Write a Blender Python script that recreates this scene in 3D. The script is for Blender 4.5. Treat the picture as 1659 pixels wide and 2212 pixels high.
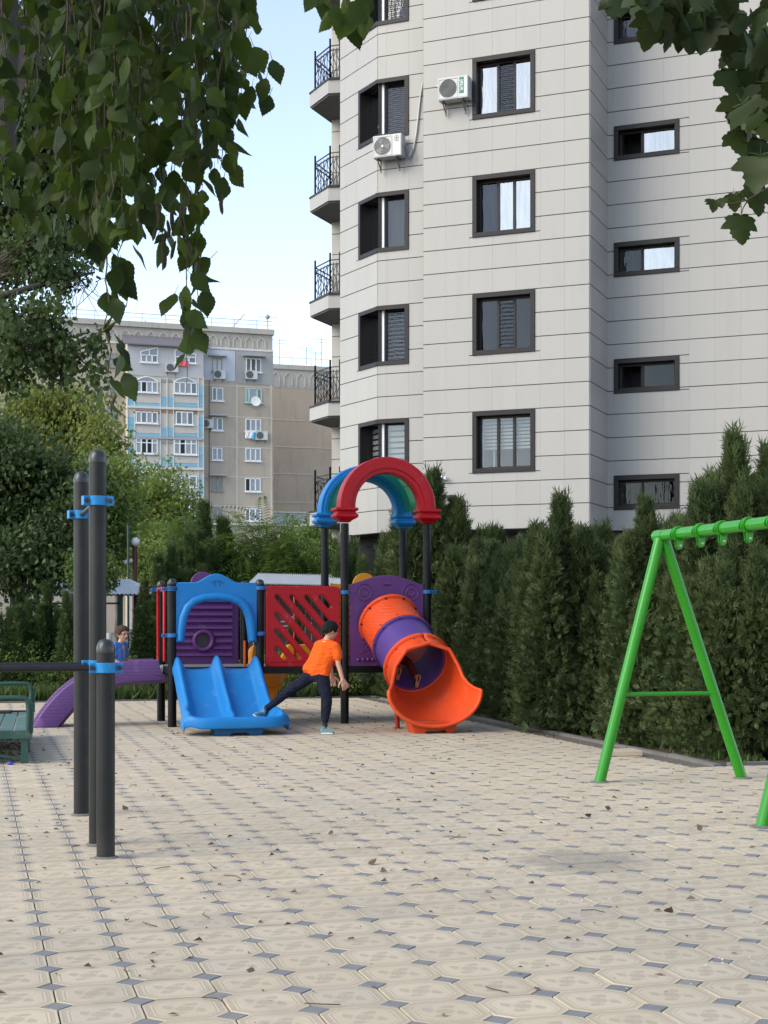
import bpy, bmesh, math, random
import numpy as np
from mathutils import Vector, Matrix, Euler
R = math.radians
random.seed(7); rng = np.random.default_rng(7)
for _o in list(bpy.data.objects): bpy.data.objects.remove(_o)
scene = bpy.context.scene
COL = scene.collection

# ------------------------------------------------------------------ camera, sky, sun, exposure
CAM_H = 1.45
cam_d = bpy.data.cameras.new("camera"); cam = bpy.data.objects.new("camera", cam_d); COL.objects.link(cam)
cam.location = (0, 0, CAM_H); cam.rotation_euler = (R(90), 0, 0)
cam_d.lens = 52.0; cam_d.sensor_width = 36.0; cam_d.sensor_fit = 'AUTO'
cam_d.shift_y = 0.1027; cam_d.clip_start = 0.1; cam_d.clip_end = 3000
scene.camera = cam

SUN_EL, SUN_AZ = 36.0, 243.0      # azimuth clockwise from +Y (the view direction): low in the west, on the left
world = bpy.data.worlds.new("World"); scene.world = world; world.use_nodes = True
wn = world.node_tree; wn.nodes.clear()
wo = wn.nodes.new('ShaderNodeOutputWorld'); wb = wn.nodes.new('ShaderNodeBackground'); ws = wn.nodes.new('ShaderNodeTexSky')
ws.sky_type = 'NISHITA'; ws.sun_disc = False; ws.sun_elevation = R(SUN_EL); ws.sun_rotation = R(SUN_AZ)
ws.altitude = 700; ws.air_density = 1.0; ws.dust_density = 1.0; ws.ozone_density = 1.0
wb.inputs['Strength'].default_value = 0.15
wh = wn.nodes.new('ShaderNodeHueSaturation'); wh.inputs['Saturation'].default_value = 0.76
wn.links.new(ws.outputs[0], wh.inputs['Color']); wn.links.new(wh.outputs[0], wb.inputs[0]); wn.links.new(wb.outputs[0], wo.inputs[0])
sun_d = bpy.data.lights.new("sun", 'SUN'); sun = bpy.data.objects.new("sun", sun_d); COL.objects.link(sun)
sun_d.energy = 1.5; sun_d.angle = R(42); sun_d.color = (1.0, 0.89, 0.70)
_sd = Vector((math.sin(R(SUN_AZ)) * math.cos(R(SUN_EL)), math.cos(R(SUN_AZ)) * math.cos(R(SUN_EL)), math.sin(R(SUN_EL))))
sun.rotation_euler = (-_sd).to_track_quat('-Z', 'Y').to_euler()
vs = scene.view_settings; vs.view_transform = 'Standard'; vs.look = 'None'; vs.gamma = 1.0; vs.use_curve_mapping = False
vs.exposure = 1.22
scene.cycles.max_bounces = 6; scene.cycles.transparent_max_bounces = 12; scene.cycles.diffuse_bounces = 3
scene.cycles.caustics_reflective = False; scene.cycles.caustics_refractive = False

# ------------------------------------------------------------------ helpers
K = 3.13e-4                       # one reference unit (1/1659 of the picture width) at one metre
def at(x, y, d): return Vector(((x - 829.5) * K * d, d, CAM_H + (1333 - y) * K * d))
def gd(x, y):                     # ground point under a reference position
    d = CAM_H / ((y - 1333) * K); return Vector(((x - 829.5) * K * d, d, 0))

def tag(o, label=None, cat=None, group=None, kind=None):
    if label: o['label'] = label
    if cat: o['category'] = cat
    if group: o['group'] = group
    if kind: o['kind'] = kind
    return o
def empty(name, loc=(0, 0, 0), rz=0, label=None, cat=None, group=None):
    o = bpy.data.objects.new(name, None); COL.objects.link(o)
    o.empty_display_size = 0.2; o.location = loc; o.rotation_euler = (0, 0, rz)
    return tag(o, label, cat, group)
def link(name, me, m=None, parent=None, loc=(0, 0, 0), rot=(0, 0, 0), smooth=None):
    o = bpy.data.objects.new(name, me); COL.objects.link(o)
    if m is not None and len(me.materials) == 0: me.materials.append(m)
    o.parent = parent; o.location = loc; o.rotation_euler = rot
    return o
def np_mesh(name, V, F, mats=None, smooth=False, uv=None):
    me = bpy.data.meshes.new(name); V = np.asarray(V, dtype=np.float32); F = np.asarray(F, dtype=np.int32)
    n, k = F.shape
    me.vertices.add(len(V)); me.vertices.foreach_set('co', V.ravel())
    me.loops.add(n * k); me.loops.foreach_set('vertex_index', F.ravel())
    me.polygons.add(n); me.polygons.foreach_set('loop_start', np.arange(0, n * k, k, dtype=np.int32))
    try: me.polygons.foreach_set('loop_total', np.full(n, k, dtype=np.int32))
    except Exception: pass
    if uv is not None:
        l = me.uv_layers.new(name='UVMap'); l.data.foreach_set('uv', np.asarray(uv, dtype=np.float32).ravel())
    me.update(calc_edges=True); me.validate()
    if smooth: me.polygons.foreach_set('use_smooth', np.ones(n, dtype=bool))
    if mats: me.materials.append(mats)
    return me

class MB:
    """collects simple shapes; build() links them as ONE mesh object"""
    def __init__(s): s.v = []; s.f = []
    def quadmesh(s, verts, faces):
        b = len(s.v); s.v += [tuple(q) for q in verts]; s.f += [tuple(b + i for i in q) for q in faces]; return s
    def box(s, x0, x1, y0, y1, z0, z1):
        return s.quadmesh([(x0,y0,z0),(x1,y0,z0),(x1,y1,z0),(x0,y1,z0),(x0,y0,z1),(x1,y0,z1),(x1,y1,z1),(x0,y1,z1)],
            [(0,3,2,1),(4,5,6,7),(0,1,5,4),(1,2,6,5),(2,3,7,6),(3,0,4,7)])
    def bar(s, a, b, w, h=None):
        """square bar from a to b"""
        a = Vector(a); b = Vector(b); h = h or w
        d = (b - a).normalized(); up = Vector((0, 0, 1)) if abs(d.z) < .95 else Vector((1, 0, 0))
        x = d.cross(up).normalized() * w / 2; y = x.cross(d).normalized() * h / 2
        return s.quadmesh([a-x-y, a+x-y, a+x+y, a-x+y, b-x-y, b+x-y, b+x+y, b-x+y],
            [(3,2,1,0),(4,5,6,7),(0,1,5,4),(1,2,6,5),(2,3,7,6),(3,0,4,7)])
    def tube(s, pts, rad, n=10, cap=True, flat=1.0):
        pts = [Vector(p) for p in pts]; m = len(pts)
        if not hasattr(rad, '__len__'): rad = [rad] * m
        rings = []; px = None
        for i, p in enumerate(pts):
            d = (pts[min(i+1, m-1)] - pts[max(i-1, 0)]).normalized()
            if px is None:
                up = Vector((0, 0, 1)) if abs(d.z) < .9 else Vector((1, 0, 0))
                px = d.cross(up).normalized()
            else:
                px = (px - d * px.dot(d)).normalized()
            py = d.cross(px).normalized()
            rings.append([p + (px * math.cos(2*math.pi*j/n) + py * math.sin(2*math.pi*j/n) * flat) * rad[i] for j in range(n)])
        b = len(s.v)
        for r in rings: s.v += [tuple(q) for q in r]
        for i in range(m - 1):
            for j in range(n):
                s.f.append((b+i*n+j, b+i*n+(j+1)%n, b+(i+1)*n+(j+1)%n, b+(i+1)*n+j))
        if cap:
            s.f.append(tuple(b + j for j in reversed(range(n)))); s.f.append(tuple(b + (m-1)*n + j for j in range(n)))
        return s
    def lathe(s, prof, c=(0, 0, 0), n=20):
        """profile of (radius, z) about the vertical through c"""
        b = len(s.v); m = len(prof)
        for (r, z) in prof:
            for j in range(n):
                t = 2*math.pi*j/n; s.v.append((c[0] + r*math.cos(t), c[1] + r*math.sin(t), c[2] + z))
        for i in range(m - 1):
            for j in range(n):
                s.f.append((b+i*n+j, b+i*n+(j+1)%n, b+(i+1)*n+(j+1)%n, b+(i+1)*n+j))
        s.f.append(tuple(b + j for j in reversed(range(n)))); s.f.append(tuple(b + (m-1)*n + j for j in range(n)))
        return s
    def prism(s, poly, y0, y1):
        """outline in (x, z) pushed from y0 to y1"""
        n = len(poly); b = len(s.v)
        s.v += [(x, y0, z) for x, z in poly] + [(x, y1, z) for x, z in poly]
        s.f.append(tuple(b + i for i in range(n))); s.f.append(tuple(b + n + i for i in reversed(range(n))))
        for i in range(n):
            j = (i + 1) % n; s.f.append((b+j, b+i, b+n+i, b+n+j))
        return s
    def grid(s, rows, closed=False):
        """rows of points joined into a sheet"""
        b = len(s.v); m = len(rows); n = len(rows[0])
        for r in rows: s.v += [tuple(q) for q in r]
        for i in range(m - 1):
            for j in range(n if closed else n - 1):
                s.f.append((b+i*n+j, b+i*n+(j+1)%n, b+(i+1)*n+(j+1)%n, b+(i+1)*n+j))
        return s
    def mesh(s, name, m=None, smooth=None):
        me = bpy.data.meshes.new(name); me.from_pydata(s.v, [], s.f); me.update()
        bm = bmesh.new(); bm.from_mesh(me); bmesh.ops.recalc_face_normals(bm, faces=bm.faces); bm.to_mesh(me); bm.free()
        if m is not None: me.materials.append(m)
        if smooth is not None:
            for p in me.polygons: p.use_smooth = True
            if smooth < 180:
                try: me.set_sharp_from_angle(angle=R(smooth))
                except Exception: pass
        return me
    def build(s, name, m, parent=None, loc=(0, 0, 0), rot=(0, 0, 0), smooth=None, bevel=0, seg=2, solid=0, sub=0):
        o = link(name, s.mesh(name, m, smooth), None, parent, loc, rot)
        if solid:
            q = o.modifiers.new('solid', 'SOLIDIFY'); q.thickness = solid; q.offset = 0
        if sub:
            q = o.modifiers.new('sub', 'SUBSURF'); q.levels = sub; q.render_levels = sub
        if bevel:
            q = o.modifiers.new('bev', 'BEVEL'); q.width = bevel; q.segments = seg; q.limit_method = 'ANGLE'; q.angle_limit = R(40)
        return o

def copy_tree(o, parent=None):
    c = o.copy(); COL.objects.link(c); c.parent = parent
    for ch in list(o.children): copy_tree(ch, c)
    return c

# ------------------------------------------------------------------ materials
def new_mat(name):
    m = bpy.data.materials.new(name); m.use_nodes = True; nt = m.node_tree
    b = nt.nodes['Principled BSDF']; return m, nt, b
class NT:
    def __init__(s, nt): s.nt = nt
    def n(s, t, **kw):
        q = s.nt.nodes.new(t)
        for k, v in kw.items(): setattr(q, k, v)
        return q
    def put(s, sock, v):
        if isinstance(v, (int, float)): sock.default_value = v
        elif isinstance(v, tuple): sock.default_value = v
        else: s.nt.links.new(v, sock)
    def m(s, op, a, b=None, c=None):
        q = s.n('ShaderNodeMath', operation=op); s.put(q.inputs[0], a)
        if b is not None: s.put(q.inputs[1], b)
        if c is not None: s.put(q.inputs[2], c)
        return q.outputs[0]
    def mix(s, f, a, b):
        q = s.n('ShaderNodeMix', data_type='RGBA'); s.put(q.inputs[0], f); s.put(q.inputs[6], a); s.put(q.inputs[7], b); return q.outputs[2]
    def noise(s, sc, vec=None, det=3, rough=.55, dist=0):
        q = s.n('ShaderNodeTexNoise'); q.inputs['Scale'].default_value = sc; q.inputs['Detail'].default_value = det
        q.inputs['Roughness'].default_value = rough; q.inputs['Distortion'].default_value = dist
        if vec is not None: s.nt.links.new(vec, q.inputs['Vector'])
        return q.outputs['Fac']
    def pos(s): return s.n('ShaderNodeNewGeometry').outputs['Position']
    def obj(s): return s.n('ShaderNodeTexCoord').outputs['Object']
    def ramp(s, f, a, b):
        q = s.n('ShaderNodeMapRange'); q.interpolation_type = 'SMOOTHSTEP'; s.put(q.inputs[0], f); q.inputs[1].default_value = a; q.inputs[2].default_value = b
        return q.outputs[0]
    def bump(s, h, strength=.3, dist=.01):
        q = s.n('ShaderNodeBump'); q.inputs['Strength'].default_value = strength; q.inputs['Distance'].default_value = dist
        s.put(q.inputs['Height'], h); return q.outputs[0]
def c3(c, k=1.0): return (c[0]*k, c[1]*k, c[2]*k, 1.0)
MATS = {}
def pmat(name, col, rough=.5, var=.12, scale=4.0, bump=0.0, bscale=60.0, metal=0.0, spec=.5, dirt=None, dirt_amt=.0, dscale=2.5, island=0.0, obj=False):
    """painted / plain material: base colour with soft uneven tone, fine relief and optional dirt"""
    if name in MATS: return MATS[name]
    m, nt, b = new_mat(name); t = NT(nt); p = t.obj() if obj else t.pos()
    f = t.noise(scale, p, 5)
    c = t.mix(f, c3(col, 1 - var), c3(col, 1 + var))
    if island:
        r = t.n('ShaderNodeNewGeometry').outputs['Random Per Island']
        h = t.n('ShaderNodeHueSaturation'); nt.links.new(c, h.inputs['Color'])
        t.put(h.inputs['Value'], t.m('MULTIPLY_ADD', r, island * 2, 1 - island)); c = h.outputs[0]
    if dirt is not None:
        g = t.ramp(t.noise(dscale, p, 8, .65), .5, .72)
        c = t.mix(t.m('MULTIPLY', g, dirt_amt), c, c3(dirt))
    nt.links.new(c, b.inputs['Base Color'])
    rr = t.m('MULTIPLY_ADD', t.noise(scale * 3, p, 4), .25, rough - .12); nt.links.new(rr, b.inputs['Roughness'])
    b.inputs['Metallic'].default_value = metal; b.inputs['Specular IOR Level'].default_value = spec
    if bump: nt.links.new(t.bump(t.noise(bscale, p, 4), bump, .01), b.inputs['Normal'])
    MATS[name] = m; return m
def leaf_mat(name, col, col2, trans=.35, rough=.5, spec=.4, clump=1.2):
    if name in MATS: return MATS[name]
    m, nt, b = new_mat(name); t = NT(nt)
    r = t.n('ShaderNodeNewGeometry').outputs['Random Per Island']; f = t.noise(clump, t.pos(), 2)
    k = t.m('ADD', t.m('MULTIPLY', r, .6), t.m('MULTIPLY', t.ramp(f, .35, .65), .5))
    c = t.mix(k, c3(col), c3(col2)); nt.links.new(c, b.inputs['Base Color'])
    b.inputs['Roughness'].default_value = rough; b.inputs['Specular IOR Level'].default_value = spec
    tr = t.n('ShaderNodeBsdfTranslucent'); h = t.n('ShaderNodeHueSaturation'); h.inputs['Hue'].default_value = .485; h.inputs['Value'].default_value = 1.5
    nt.links.new(c, h.inputs['Color']); nt.links.new(h.outputs[0], tr.inputs['Color'])
    ms = t.n('ShaderNodeMixShader'); ms.inputs[0].default_value = trans
    nt.links.new(b.outputs[0], ms.inputs[1]); nt.links.new(tr.outputs[0], ms.inputs[2])
    nt.links.new(ms.outputs[0], nt.nodes['Material Output'].inputs['Surface'])
    MATS[name] = m; return m
def glass_mat(name, tint=(.55, .6, .62), refl=.3, rough=.02, wave=0.0, gcol=(.95, .97, 1)):
    if name in MATS: return MATS[name]
    m, nt, b = new_mat(name); nt.nodes.remove(b); t = NT(nt)
    tr = t.n('ShaderNodeBsdfTransparent'); tr.inputs[0].default_value = c3(tint)
    gl = t.n('ShaderNodeBsdfGlossy'); gl.inputs['Roughness'].default_value = rough; gl.inputs[0].default_value = c3(gcol)
    lw = t.n('ShaderNodeLayerWeight'); lw.inputs[0].default_value = .35
    f = t.m('ADD', t.m('MULTIPLY', lw.outputs['Facing'], .5), refl)
    if wave:
        mp = t.n('ShaderNodeMapping'); mp.inputs['Scale'].default_value = (2.6, 2.6, .55); nt.links.new(t.pos(), mp.inputs[0])
        nt.links.new(t.bump(t.noise(1.6, mp.outputs[0], 3), wave, .06), gl.inputs['Normal'])
    ms = t.n('ShaderNodeMixShader'); nt.links.new(f, ms.inputs[0]); nt.links.new(tr.outputs[0], ms.inputs[1]); nt.links.new(gl.outputs[0], ms.inputs[2])
    nt.links.new(ms.outputs[0], nt.nodes['Material Output'].inputs['Surface'])
    MATS[name] = m; return m

# ------------------------------------------------------------------ ground and paving
def ground_mat():
    m, nt, b = new_mat('bare_ground'); t = NT(nt); p = t.pos()
    c = t.mix(t.noise(1.2, p, 8, .7), c3((.10, .085, .065)), c3((.20, .175, .14)))
    nt.links.new(c, b.inputs['Base Color']); b.inputs['Roughness'].default_value = .95
    nt.links.new(t.bump(t.noise(25, p, 6), .6, .03), b.inputs['Normal']); return m
g = MB().quadmesh([(-900,-300,-.07),(900,-300,-.07),(900,1500,-.07),(-900,1500,-.07)], [(0,1,2,3)]).build('ground', ground_mat()); g['kind'] = 'structure'
asphalt = pmat('asphalt', (.11, .11, .11), .9, .25, 3, .3, 90)
o = MB().quadmesh([(-60,28.5,-.05),(60,28.5,-.05),(60,150,-.05),(-60,150,-.05)], [(0,1,2,3)]).build('yard_asphalt', asphalt); o['kind'] = 'structure'

PAV = R(15.6); TS = .305
EX = Vector((math.cos(PAV), math.sin(PAV), 0)); EY = Vector((-math.sin(PAV), math.cos(PAV), 0))
def pv(px, py, z=0): return EX * px + EY * py + Vector((0, 0, z))
def to_pv(p): return (p.x * EX.x + p.y * EX.y, p.x * EY.x + p.y * EY.y)
_d0 = to_pv(Vector((-1.3824, 6.098, 0))); OX = _d0[0] % TS; OY = _d0[1] % TS      # a corner stone seen in the picture

def tile_mat():
    m, nt, b = new_mat('embossed_concrete_tile'); t = NT(nt); p = t.pos()
    uv = t.n('ShaderNodeUVMap').outputs[0]; sp = t.n('ShaderNodeSeparateXYZ'); nt.links.new(uv, sp.inputs[0])
    u, v = sp.outputs[0], sp.outputs[1]
    au, av = t.m('ABSOLUTE', u), t.m('ABSOLUTE', v)
    o8 = t.m('MAXIMUM', t.m('MAXIMUM', t.m('MULTIPLY', au, 2.0), t.m('MULTIPLY', av, 2.0)), t.m('DIVIDE', t.m('ADD', au, av), .80))
    def band(x, a, bb, e=.012):
        return t.m('MULTIPLY', t.ramp(x, a - e, a + e), t.m('SUBTRACT', 1.0, t.ramp(x, bb - e, bb + e)))
    bands = t.m('MAXIMUM', band(o8, .80, .92), band(o8, .71, .745))
    # scrolled flower in the middle
    r = t.m('SQRT', t.m('ADD', t.m('POWER', au, 2.0), t.m('POWER', av, 2.0)))
    th = t.m('ARCTAN2', v, u)
    lob = t.m('MULTIPLY_ADD', t.m('COSINE', t.m('MULTIPLY_ADD', r, 9.0, t.m('MULTIPLY', th, 4.0))), .085, .205)
    fl = t.m('SUBTRACT', 1.0, t.ramp(t.m('SUBTRACT', r, lob), -.012, .012))
    hole = t.ramp(t.m('SUBTRACT', t.m('ABSOLUTE', t.m('SUBTRACT', r, .135)), t.m('MULTIPLY', t.m('ABSOLUTE', t.m('COSINE', t.m('MULTIPLY', th, 4.0))), .03)), -.008, .012)
    fl = t.m('MULTIPLY', fl, t.m('MULTIPLY_ADD', hole, .8, .2))
    grain = t.noise(900, p, 1)
    pat = t.m('MAXIMUM', t.m('MULTIPLY', bands, .9), fl)
    pat = t.m('MULTIPLY', pat, t.m('MULTIPLY_ADD', t.noise(500, p, 2), .8, .55))
    isl = t.n('ShaderNodeObjectInfo').outputs['Random']; isl2 = t.n('ShaderNodeNewGeometry').outputs['Random Per Island']
    tone = t.m('FRACT', t.m('ADD', t.m('MULTIPLY', isl, 7.0), t.m('MULTIPLY', isl2, 5.0)))
    base = t.mix(tone, c3((.47, .39, .27)), c3((.57, .48, .345)))
    base = t.mix(t.m('MULTIPLY', t.noise(.55, p, 6, .6), .55), base, c3((.54, .475, .37)))
    odd = t.ramp(t.m('FRACT', t.m('MULTIPLY', tone, 37.0)), .80, .86); base = t.mix(t.m('MULTIPLY', odd, .45), base, c3((.43, .39, .32)))
    edge = t.m('MULTIPLY', t.ramp(o8, .90, 1.0), t.ramp(t.noise(3.0, p, 6, .65), .42, .62)); base = t.mix(t.m('MULTIPLY', edge, .45), base, c3((.25, .21, .16)))
    c = t.mix(t.m('MULTIPLY', pat, .5), base, c3((.30, .25, .185)))
    # wear, trodden dirt, one oily stain
    worn = t.ramp(t.noise(.35, p, 5, .6), .40, .62); c = t.mix(t.m('MULTIPLY', worn, .16), c, c3((.36, .32, .26)))
    dirt = t.ramp(t.noise(1.7, p, 9, .7), .50, .72); c = t.mix(t.m('MULTIPLY', dirt, .42), c, c3((.27, .235, .19)))
    sx = t.n('ShaderNodeSeparateXYZ'); nt.links.new(p, sx.inputs[0])
    dx = t.m('DIVIDE', t.m('SUBTRACT', sx.outputs[0], 1.15), .42); dy = t.m('DIVIDE', t.m('SUBTRACT', sx.outputs[1], 8.8), .5)
    rad = t.m('ADD', t.m('ADD', t.m('MULTIPLY', dx, dx), t.m('MULTIPLY', dy, dy)), t.m('MULTIPLY', t.m('SUBTRACT', t.noise(5, p, 6), .5), 2.2))
    st = t.m('SUBTRACT', 1.0, t.ramp(rad, .2, 1.2)); c = t.mix(t.m('MULTIPLY', st, .5), c, c3((.14, .14, .13)))
    c = t.mix(t.m('MULTIPLY', grain, .25), c, c3((.36, .31, .24)))
    nt.links.new(c, b.inputs['Base Color']); b.inputs['Roughness'].default_value = .82; b.inputs['Specular IOR Level'].default_value = .3
    h = t.m('ADD', t.m('MULTIPLY', pat, -.6), t.m('MULTIPLY', grain, .35))
    nt.links.new(t.bump(h, .5, .004), b.inputs['Normal']); return m
TILE = tile_mat()
STONE = pmat('grey_corner_stone', (.18, .182, .186), .75, .2, 9, .3, 300, dirt=(.34, .30, .24), dirt_amt=.55, dscale=4, island=.12)
GROUT = pmat('joint_dirt', (.11, .095, .075), .95, .3, 8)

def tile_geo(z=.03):
    """octagon with a small chamfer: verts, faces(quads/ngon), uv per vertex"""
    h = TS / 2 - .0030; c = .058
    def octa(h, c): return [(-h+c,-h),(h-c,-h),(h,-h+c),(h,h-c),(h-c,h),(-h+c,h),(-h,h-c),(-h,-h+c)]
    top = octa(h - .0016, c - .0006); mid = octa(h, c)
    V = [(x, y, z) for x, y in top] + [(x, y, z - .002) for x, y in mid] + [(x, y, 0) for x, y in mid]
    F = [tuple(range(8))]
    for i in range(8):
        j = (i + 1) % 8; F.append((8+i, 8+j, j, i)); F.append((16+i, 16+j, 8+j, 8+i))
    return V, F
def stone_geo(z=.03):
    h = .0565; k = h - .0018
    V = [(0,-k,z),(k,0,z),(0,k,z),(-k,0,z),(0,-h,z-.002),(h,0,z-.002),(0,h,z-.002),(-h,0,z-.002),(0,-h,0),(h,0,0),(0,h,0),(-h,0,0)]
    F = [(0,1,2,3)]
    for i in range(4):
        j = (i + 1) % 4; F.append((4+i,4+j,j,i)); F.append((8+i,8+j,4+j,4+i))
    return V, F
def geo_mesh(name, V, F, m):
    me = bpy.data.meshes.new(name); me.from_pydata(V, [], F); l = me.uv_layers.new(name='UVMap')
    for lp in me.loops:
        q = me.vertices[lp.vertex_index].co; l.data[lp.index].uv = (q.x / TS, q.y / TS)
    me.materials.append(m); me.update(); return me
P_E, P_N1, P_N2, P_W = 7.0, 13.1, 26.0, -9.0     # paving edges in paving axes: hedge kerb, corner, back kerb, west
def on_paving(px, py): return P_W < px < 12 and py > 1.5 and ((py < P_N1) or (px < P_E and py < P_N2))
paving = empty('paving', (0, 0, -.03), PAV); paving['kind'] = 'structure'
poly = [(P_W,1.5),(12,1.5),(12,P_N1),(P_E,P_N1),(P_E,P_N2),(P_W,P_N2)]
me = bpy.data.meshes.new('paving_bed'); me.from_pydata([(x, y, -.004 + .02) for x, y in poly], [], [tuple(range(6))]); me.materials.append(GROUT)
link('paving_bed', me, None, paving)
tv, tf = tile_geo(); sv, sf = stone_geo()
tile_me = geo_mesh('paving_tile', tv, tf, TILE); stone_me = geo_mesh('corner_stone', sv, sf, STONE)
def seen(px, py):
    w = pv(px, py); d = w.y
    return d > 4.9 and abs(w.x) < .2597 * d + .25
cells = []; stones = []
i0, i1 = int((P_W - OX) / TS) - 1, int((12 - OX) / TS) + 1
for i in range(i0, i1):
    for j in range(int((1.5 - OY) / TS), int((P_N2 - OY) / TS) + 1):
        cx, cy = OX + (i + .5) * TS, OY + (j + .5) * TS
        if on_paving(cx, cy) and on_paving(cx+TS*.5, cy+TS*.5): cells.append((cx, cy))
        if on_paving(cx - .5*TS, cy - .5*TS): stones.append((cx - .5*TS, cy - .5*TS))
def dist(c): return pv(*c).length
def split(cs):
    v = sorted([c for c in cs if seen(*c)], key=dist); near = v[:300]; s = set(near); return near, [c for c in cs if c not in s]
def lay(cs, me, V, F, nm, m, rest):
    near, far = split(cs)
    for (cx, cy) in near:
        o = link(nm, me, None, paving, (cx, cy, random.uniform(-.002, .002)), (random.gauss(0, .006), random.gauss(0, .006), random.choice((0, 1, 2, 3)) * math.pi / 2 if nm == 'paving_tile' else random.gauss(0, .012)))
    V = np.array(V, dtype=np.float32); n = len(far); C = np.array(far, dtype=np.float32)
    Z = rng.uniform(-.0012, .0012, n).astype(np.float32)
    VV = np.repeat(V[None], n, 0); VV[:, :, 0] += C[:, None, 0]; VV[:, :, 1] += C[:, None, 1]; VV[:, :, 2] += Z[:, None]
    k = len(V); me2 = bpy.data.meshes.new(rest)
    faces = [tuple(int(q) + a * k for q in f) for a in range(n) for f in F]
    me2.from_pydata(VV.reshape(-1, 3).tolist(), [], faces)
    uvv = np.tile(V[:, :2] / TS, (n, 1)); l = me2.uv_layers.new(name='UVMap')
    idx = np.empty(len(me2.loops), dtype=np.int32); me2.loops.foreach_get('vertex_index', idx)
    l.data.foreach_set('uv', uvv[idx].astype(np.float32).ravel()); me2.materials.append(m)
    o = link(rest, me2, None, paving); o['kind'] = 'stuff'
lay(cells, tile_me, tv, tf, 'paving_tile', TILE, 'farther_paving_tiles')
lay(stones, stone_me, sv, sf, 'corner_stone', STONE, 'farther_corner_stones')

# kerb stones along the hedge and at the back
KERB = pmat('kerb_concrete', (.15, .145, .135), .9, .2, 6, .4, 120)
kerb = empty('kerb', (0, 0, 0), PAV); kerb['kind'] = 'structure'
kme = MB().box(-.495, .495, -.04, .04, -.15, .012).mesh('kerb_stone', KERB)
y = P_N1
while y < P_N2:
    link('kerb_stone', kme, None, kerb, (P_E + .055, y + .5, random.uniform(-.006, .004)), (0, random.gauss(0, .01), R(90) + random.gauss(0, .004))); y += 1.0
x = P_E + .2
while x < 11.5:
    link('kerb_stone', kme, None, kerb, (x + .5, P_N1 + .055, random.uniform(-.006, .004)), (0, 0, random.gauss(0, .004))); x += 1.0
x = -5
while x < P_E:
    link('kerb_stone', kme, None, kerb, (x + .5, P_N2 + .055, random.uniform(-.006, .004)), (0, 0, random.gauss(0, .004))); x += 1.0
SOIL = pmat('bed_soil', (.07, .055, .04), 1.0, .4, 5, .8, 40)
me = bpy.data.meshes.new('planting_bed')
_p = [pv(*q) for q in [(P_E+.1,P_N1+.1),(12,P_N1+.1),(12,P_N2+3),(-9,P_N2+3),(-9,P_N2+.1),(P_E+.1,P_N2+.1)]]
me.from_pydata([(q.x, q.y, -.02) for q in _p], [], [tuple(range(6))]); me.materials.append(SOIL)
o = link('planting_bed', me); o['kind'] = 'structure'
# a loose paving slab left by the kerb
SLAB = pmat('pale_slab', (.42, .35, .26), .85, .15, 9, .4, 200)
q = gd(1345, 1631); o = MB().box(-.17,.17,-.15,.15,0,.055).build('loose_slab', SLAB, None, (q.x, q.y, .003), (0,0,R(9)), bevel=.006)
tag(o, 'loose pale concrete slab lying on the paving by the hedge', 'slab')

# ------------------------------------------------------------------ the clad apartment tower
CLAD = None
def clad_mat(name, col):
    m, nt, b = new_mat(name); t = NT(nt); p = t.pos()
    rnd = t.n('ShaderNodeObjectInfo').outputs['Random']; isl = t.n('ShaderNodeNewGeometry').outputs['Random Per Island']
    k = t.m('ADD', t.m('MULTIPLY', rnd, .5), t.m('MULTIPLY', isl, .5))
    c = t.mix(k, c3(col, .96), c3(col, 1.03))
    st = t.noise(1.0, None, 6, .6); mp = t.n('ShaderNodeMapping'); mp.inputs['Scale'].default_value = (3, 3, .35); nt.links.new(p, mp.inputs[0])
    q = t.n('ShaderNodeTexNoise'); q.inputs['Scale'].default_value = 1.0; q.inputs['Detail'].default_value = 8; nt.links.new(mp.outputs[0], q.inputs['Vector'])
    c = t.mix(t.m('MULTIPLY', t.ramp(q.outputs['Fac'], .48, .75), .22), c, c3(col, .78))
    c = t.mix(t.m('MULTIPLY', t.noise(60, p, 3), .10), c, c3(col, .7))
    nt.links.new(c, b.inputs['Base Color']); b.inputs['Roughness'].default_value = .42; b.inputs['Specular IOR Level'].default_value = .45
    nt.links.new(t.bump(t.noise(2.2, p, 3), .12, .02), b.inputs['Normal']); return m
CLAD = clad_mat('porcelain_cladding', (.345, .335, .315))
JOINT = pmat('cladding_joint', (.085, .08, .075), .9, .1)
SURR = pmat('dark_brown_window_trim', (.017, .0145, .015), .42, .2, 8, .05, spec=.25)
WHITEP = pmat('white_plastic', (.72, .73, .74), .4, .05, 6)
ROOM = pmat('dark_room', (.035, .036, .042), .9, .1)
GLASS = glass_mat('window_glass', (.6, .64, .66), .06, .015, .1)
MIRROR = glass_mat('reflecting_glass', (.30, .31, .33), .42, .015, .22, (.84, .82, .76))  # cream tint put into the gloss colour suggests a reflected pale building
DIM = glass_mat('dim_glass', (.38, .42, .44), .02, .02, .15)
BLIND = pmat('zebra_blind', (.50, .49, .46), .8, .08)
CURT = pmat('grey_curtain', (.20, .20, .24), .9, .15); CURT_B = pmat('blue_curtain', (.05, .09, .17), .9, .2); CURT_W = pmat('beige_curtain', (.27, .23, .20), .9, .12)
PH = .597; ZB = 3.66; ZT = 22.5
DIRA = Vector((.926, -.378, 0)).normalized(); ANGA = math.atan2(DIRA.y, DIRA.x)
tower = empty('apartment_tower', (3.0, 39.0, 0), 0, 'tall apartment block clad in pale grey panels with dark framed windows', 'building')
TL = tower.location
panel_cache = {}
n_pan = [0]; rest_v = MB()
def panel_mesh(w, h):
    k = (round(w, 3), round(h, 3))
    if k not in panel_cache: panel_cache[k] = MB().box(0, w, -.022, 0, 0, h).mesh('cladding_panel', CLAD)
    return panel_cache[k]
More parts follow.
